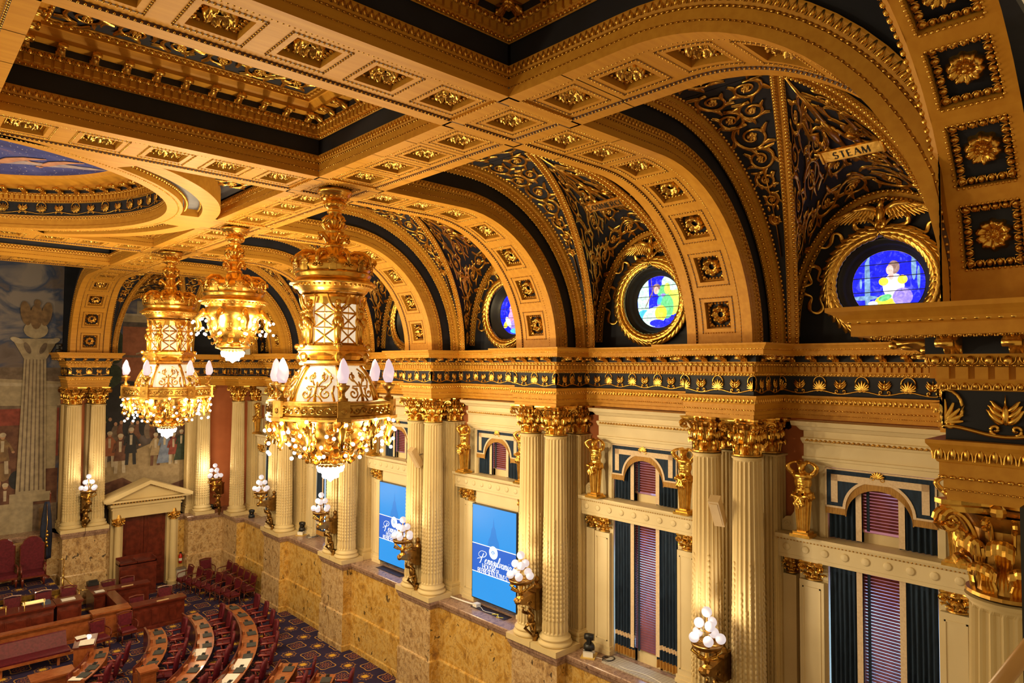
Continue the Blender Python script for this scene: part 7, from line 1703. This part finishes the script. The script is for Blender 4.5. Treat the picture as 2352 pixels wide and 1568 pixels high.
# things at the very edge of the frame, in the gallery
t = empty('gallery_handrail', (0, 0, 0), 0, 'sloping light wooden handrail in the lower right corner', 'handrail')
M().tube([(2.17, .175, -.36), (2.033, .319, -.61), (1.86, .50, -.93)], .019, 10).obj('rail', pmat('light_oak', (.50, .27, .08), (.38, .19, .05), (3, 3, 3), 2., .35), t, True); M().tube([(1.90, .46, -.90), (1.90, .46, -2.4)], .02, 8).obj('post', brassm, t, True)
t = empty('gallery_loudspeaker', (0, 0, 0), 0, 'tall black loudspeaker cabinet cut by the right edge', 'speaker')
M().box(5.24, 5.60, .62, .935, -2.9, -.865).obj('cabinet', dark, t); M().box(5.23, 5.24, .66, .90, -2.8, -.95).obj('grille', padm, t)
# lining of the gallery arch with its big rosettes (right edge of the frame)
AC = np.array([(7.17, .55), (7.167, .823), (7.057, 1.288), (6.86, 1.731), (6.58, 2.10), (6.241, 2.405), (5.90, 2.627), (5.50, 2.80), (4.8, 3.03), (3.8, 3.3), (2.4, 3.5), (.4, 3.6)])
AL = np.concatenate([[0], np.cumsum(np.linalg.norm(np.diff(AC, axis=0), axis=1))])
def arch_lining(v):                    # (s up the curve, y in plan, d into the lining)
    s, y, d = v[:, 0], v[:, 1], v[:, 2]; x = np.interp(s, AL, AC[:, 0]); z = np.interp(s, AL, AC[:, 1]); e = .12
    tx = np.interp(s+e, AL, AC[:, 0])-np.interp(s-e, AL, AC[:, 0]); tz = np.interp(s+e, AL, AC[:, 1])-np.interp(s-e, AL, AC[:, 1]); l = np.hypot(tx, tz)+1e-9
    return np.column_stack([x+tz/l*d, y, z-tx/l*d])
m = M(); g = M(); cs = [.63+.735*i for i in range(7)]; YC = 1.425; hy, hs = .225, .285
for i, c in enumerate(cs):
    a, b = (0 if i == 0 else (cs[i-1]+c)/2), (c+cs[1]-cs[0]/1-0 if False else c+.3675)
    S = sorted(set(round(float(q), 3) for q in [a, (a+c-hs)/2, c-hs, c-hs/2, c, c+hs/2, c+hs, b])); Y = (1.10, YC-hy, YC, YC+hy, 1.735)
    V = np.array([[(s, y, 0) for y in Y] for s in S]); q = [(k*5+j, k*5+j+1, (k+1)*5+j+1, (k+1)*5+j) for k in range(len(S)-1) for j in range(4) if not (S[k] >= c-hs-.002 and S[k+1] <= c+hs+.002 and j in (1, 2))]
    m.add(V.reshape(-1, 3), np.array(q))
    Q = [(c-hs, YC-hy), (c+hs, YC-hy), (c+hs, YC+hy), (c-hs, YC+hy)]
    for k in range(4):
        p0, p1 = Q[k], Q[(k+1) % 4]; m.loft([[(p0[0]+(p1[0]-p0[0])*t, p0[1]+(p1[1]-p0[1])*t, d) for d in (0, .11)] for t in (0, .5, 1)], cv=False)
    m.add([(c-hs, YC-hy, .11), (c+hs, YC-hy, .11), (c+hs, YC+hy, .11), (c-hs, YC+hy, .11)], [(0, 1, 2, 3)], 1)
    for t in (np.arange(6)+.5)/6:
        for sg in (-1, 1):
            g.stamp(u_egg(.09, .07), [frame((c-hs+2*hs*t, YC+sg*(hy-.04), .07), (1, 0, 0), (0, 0, -1), (0, sg, 0)), frame((c+sg*(hs-.04), YC-hy+2*hy*t, .07), (0, 1, 0), (0, 0, -1), (sg, 0, 0))])
    for t in (np.arange(11)+.5)/11:
        for sg in (-1, 1): g.stamp(bead_s, [Tm((c-hs+2*hs*t, YC+sg*(hy+.005), .0), s=.75), Tm((c+sg*(hs+.005), YC-hy+2*hy*t, 0), s=.75)])
S = np.linspace(0, AL[-1], 40)
m.loft([[(s, y, d) for s in S] for y, d in ((1.735, 0), (1.78, .03), (1.78, .07), (1.74, .09), (1.74, .20))], cv=False)
m.map(arch_lining)
for s in np.arange(.03, 5.2, .085): g.ball((s, 1.79, .05), (.034, .03, .035), 6, 4); g.ball((s+.04, 1.775, .085), (.016, .02, .03), 5, 4)
g.map(arch_lining); o = struct('trim_gallery_arch', m, [ochre, navy]); struct('gilt_egg_moulding', g, gold, True, o)
m = M(); S = np.linspace(.0, 5.2, 40); inner = arch_lining(np.column_stack([S, np.full(40, 1.74), np.full(40, .18)]))
t = np.clip(S/5.2, 0, 1); ang = t*PI/2; outer = np.column_stack([np.interp(t, (0, .3, 1), (7.4, 7.4, 3.4)), np.full(40, 1.73), np.interp(t, (0, .45, 1), (.55, 4.9, 5.4))])
m.loft([inner, outer], cv=False); struct('wall_gallery_arch', m, navy)
bigf = disc_flower(.155, 10, .085).mesh('rosette', gold, True)
for c in cs:
    e = .02; P = arch_lining(np.array([[c, YC, .10], [c+e, YC, .10], [c, YC+e, .10], [c, YC, .09]])); x, y, z = P[1]-P[0], P[2]-P[0], P[3]-P[0]; x /= np.linalg.norm(x); z = z-x*(z @ x); z /= np.linalg.norm(z); y = np.cross(z, x)
    o = bpy.data.objects.new('arch_rosette', bigf); C.objects.link(o); o.matrix_world = Matrix(frame(P[0], x, y, z).tolist()); tag(o, 'large gilt flower on a dark square under the near gallery arch, right edge', 'rosette', 'large rosettes of the gallery arch')
# ---------------------------------------------------------------- lift everything so that the floor is at zero
for o in list(C.objects):
    if o.parent is None and o.type != 'CAMERA': o.location.z += FZ
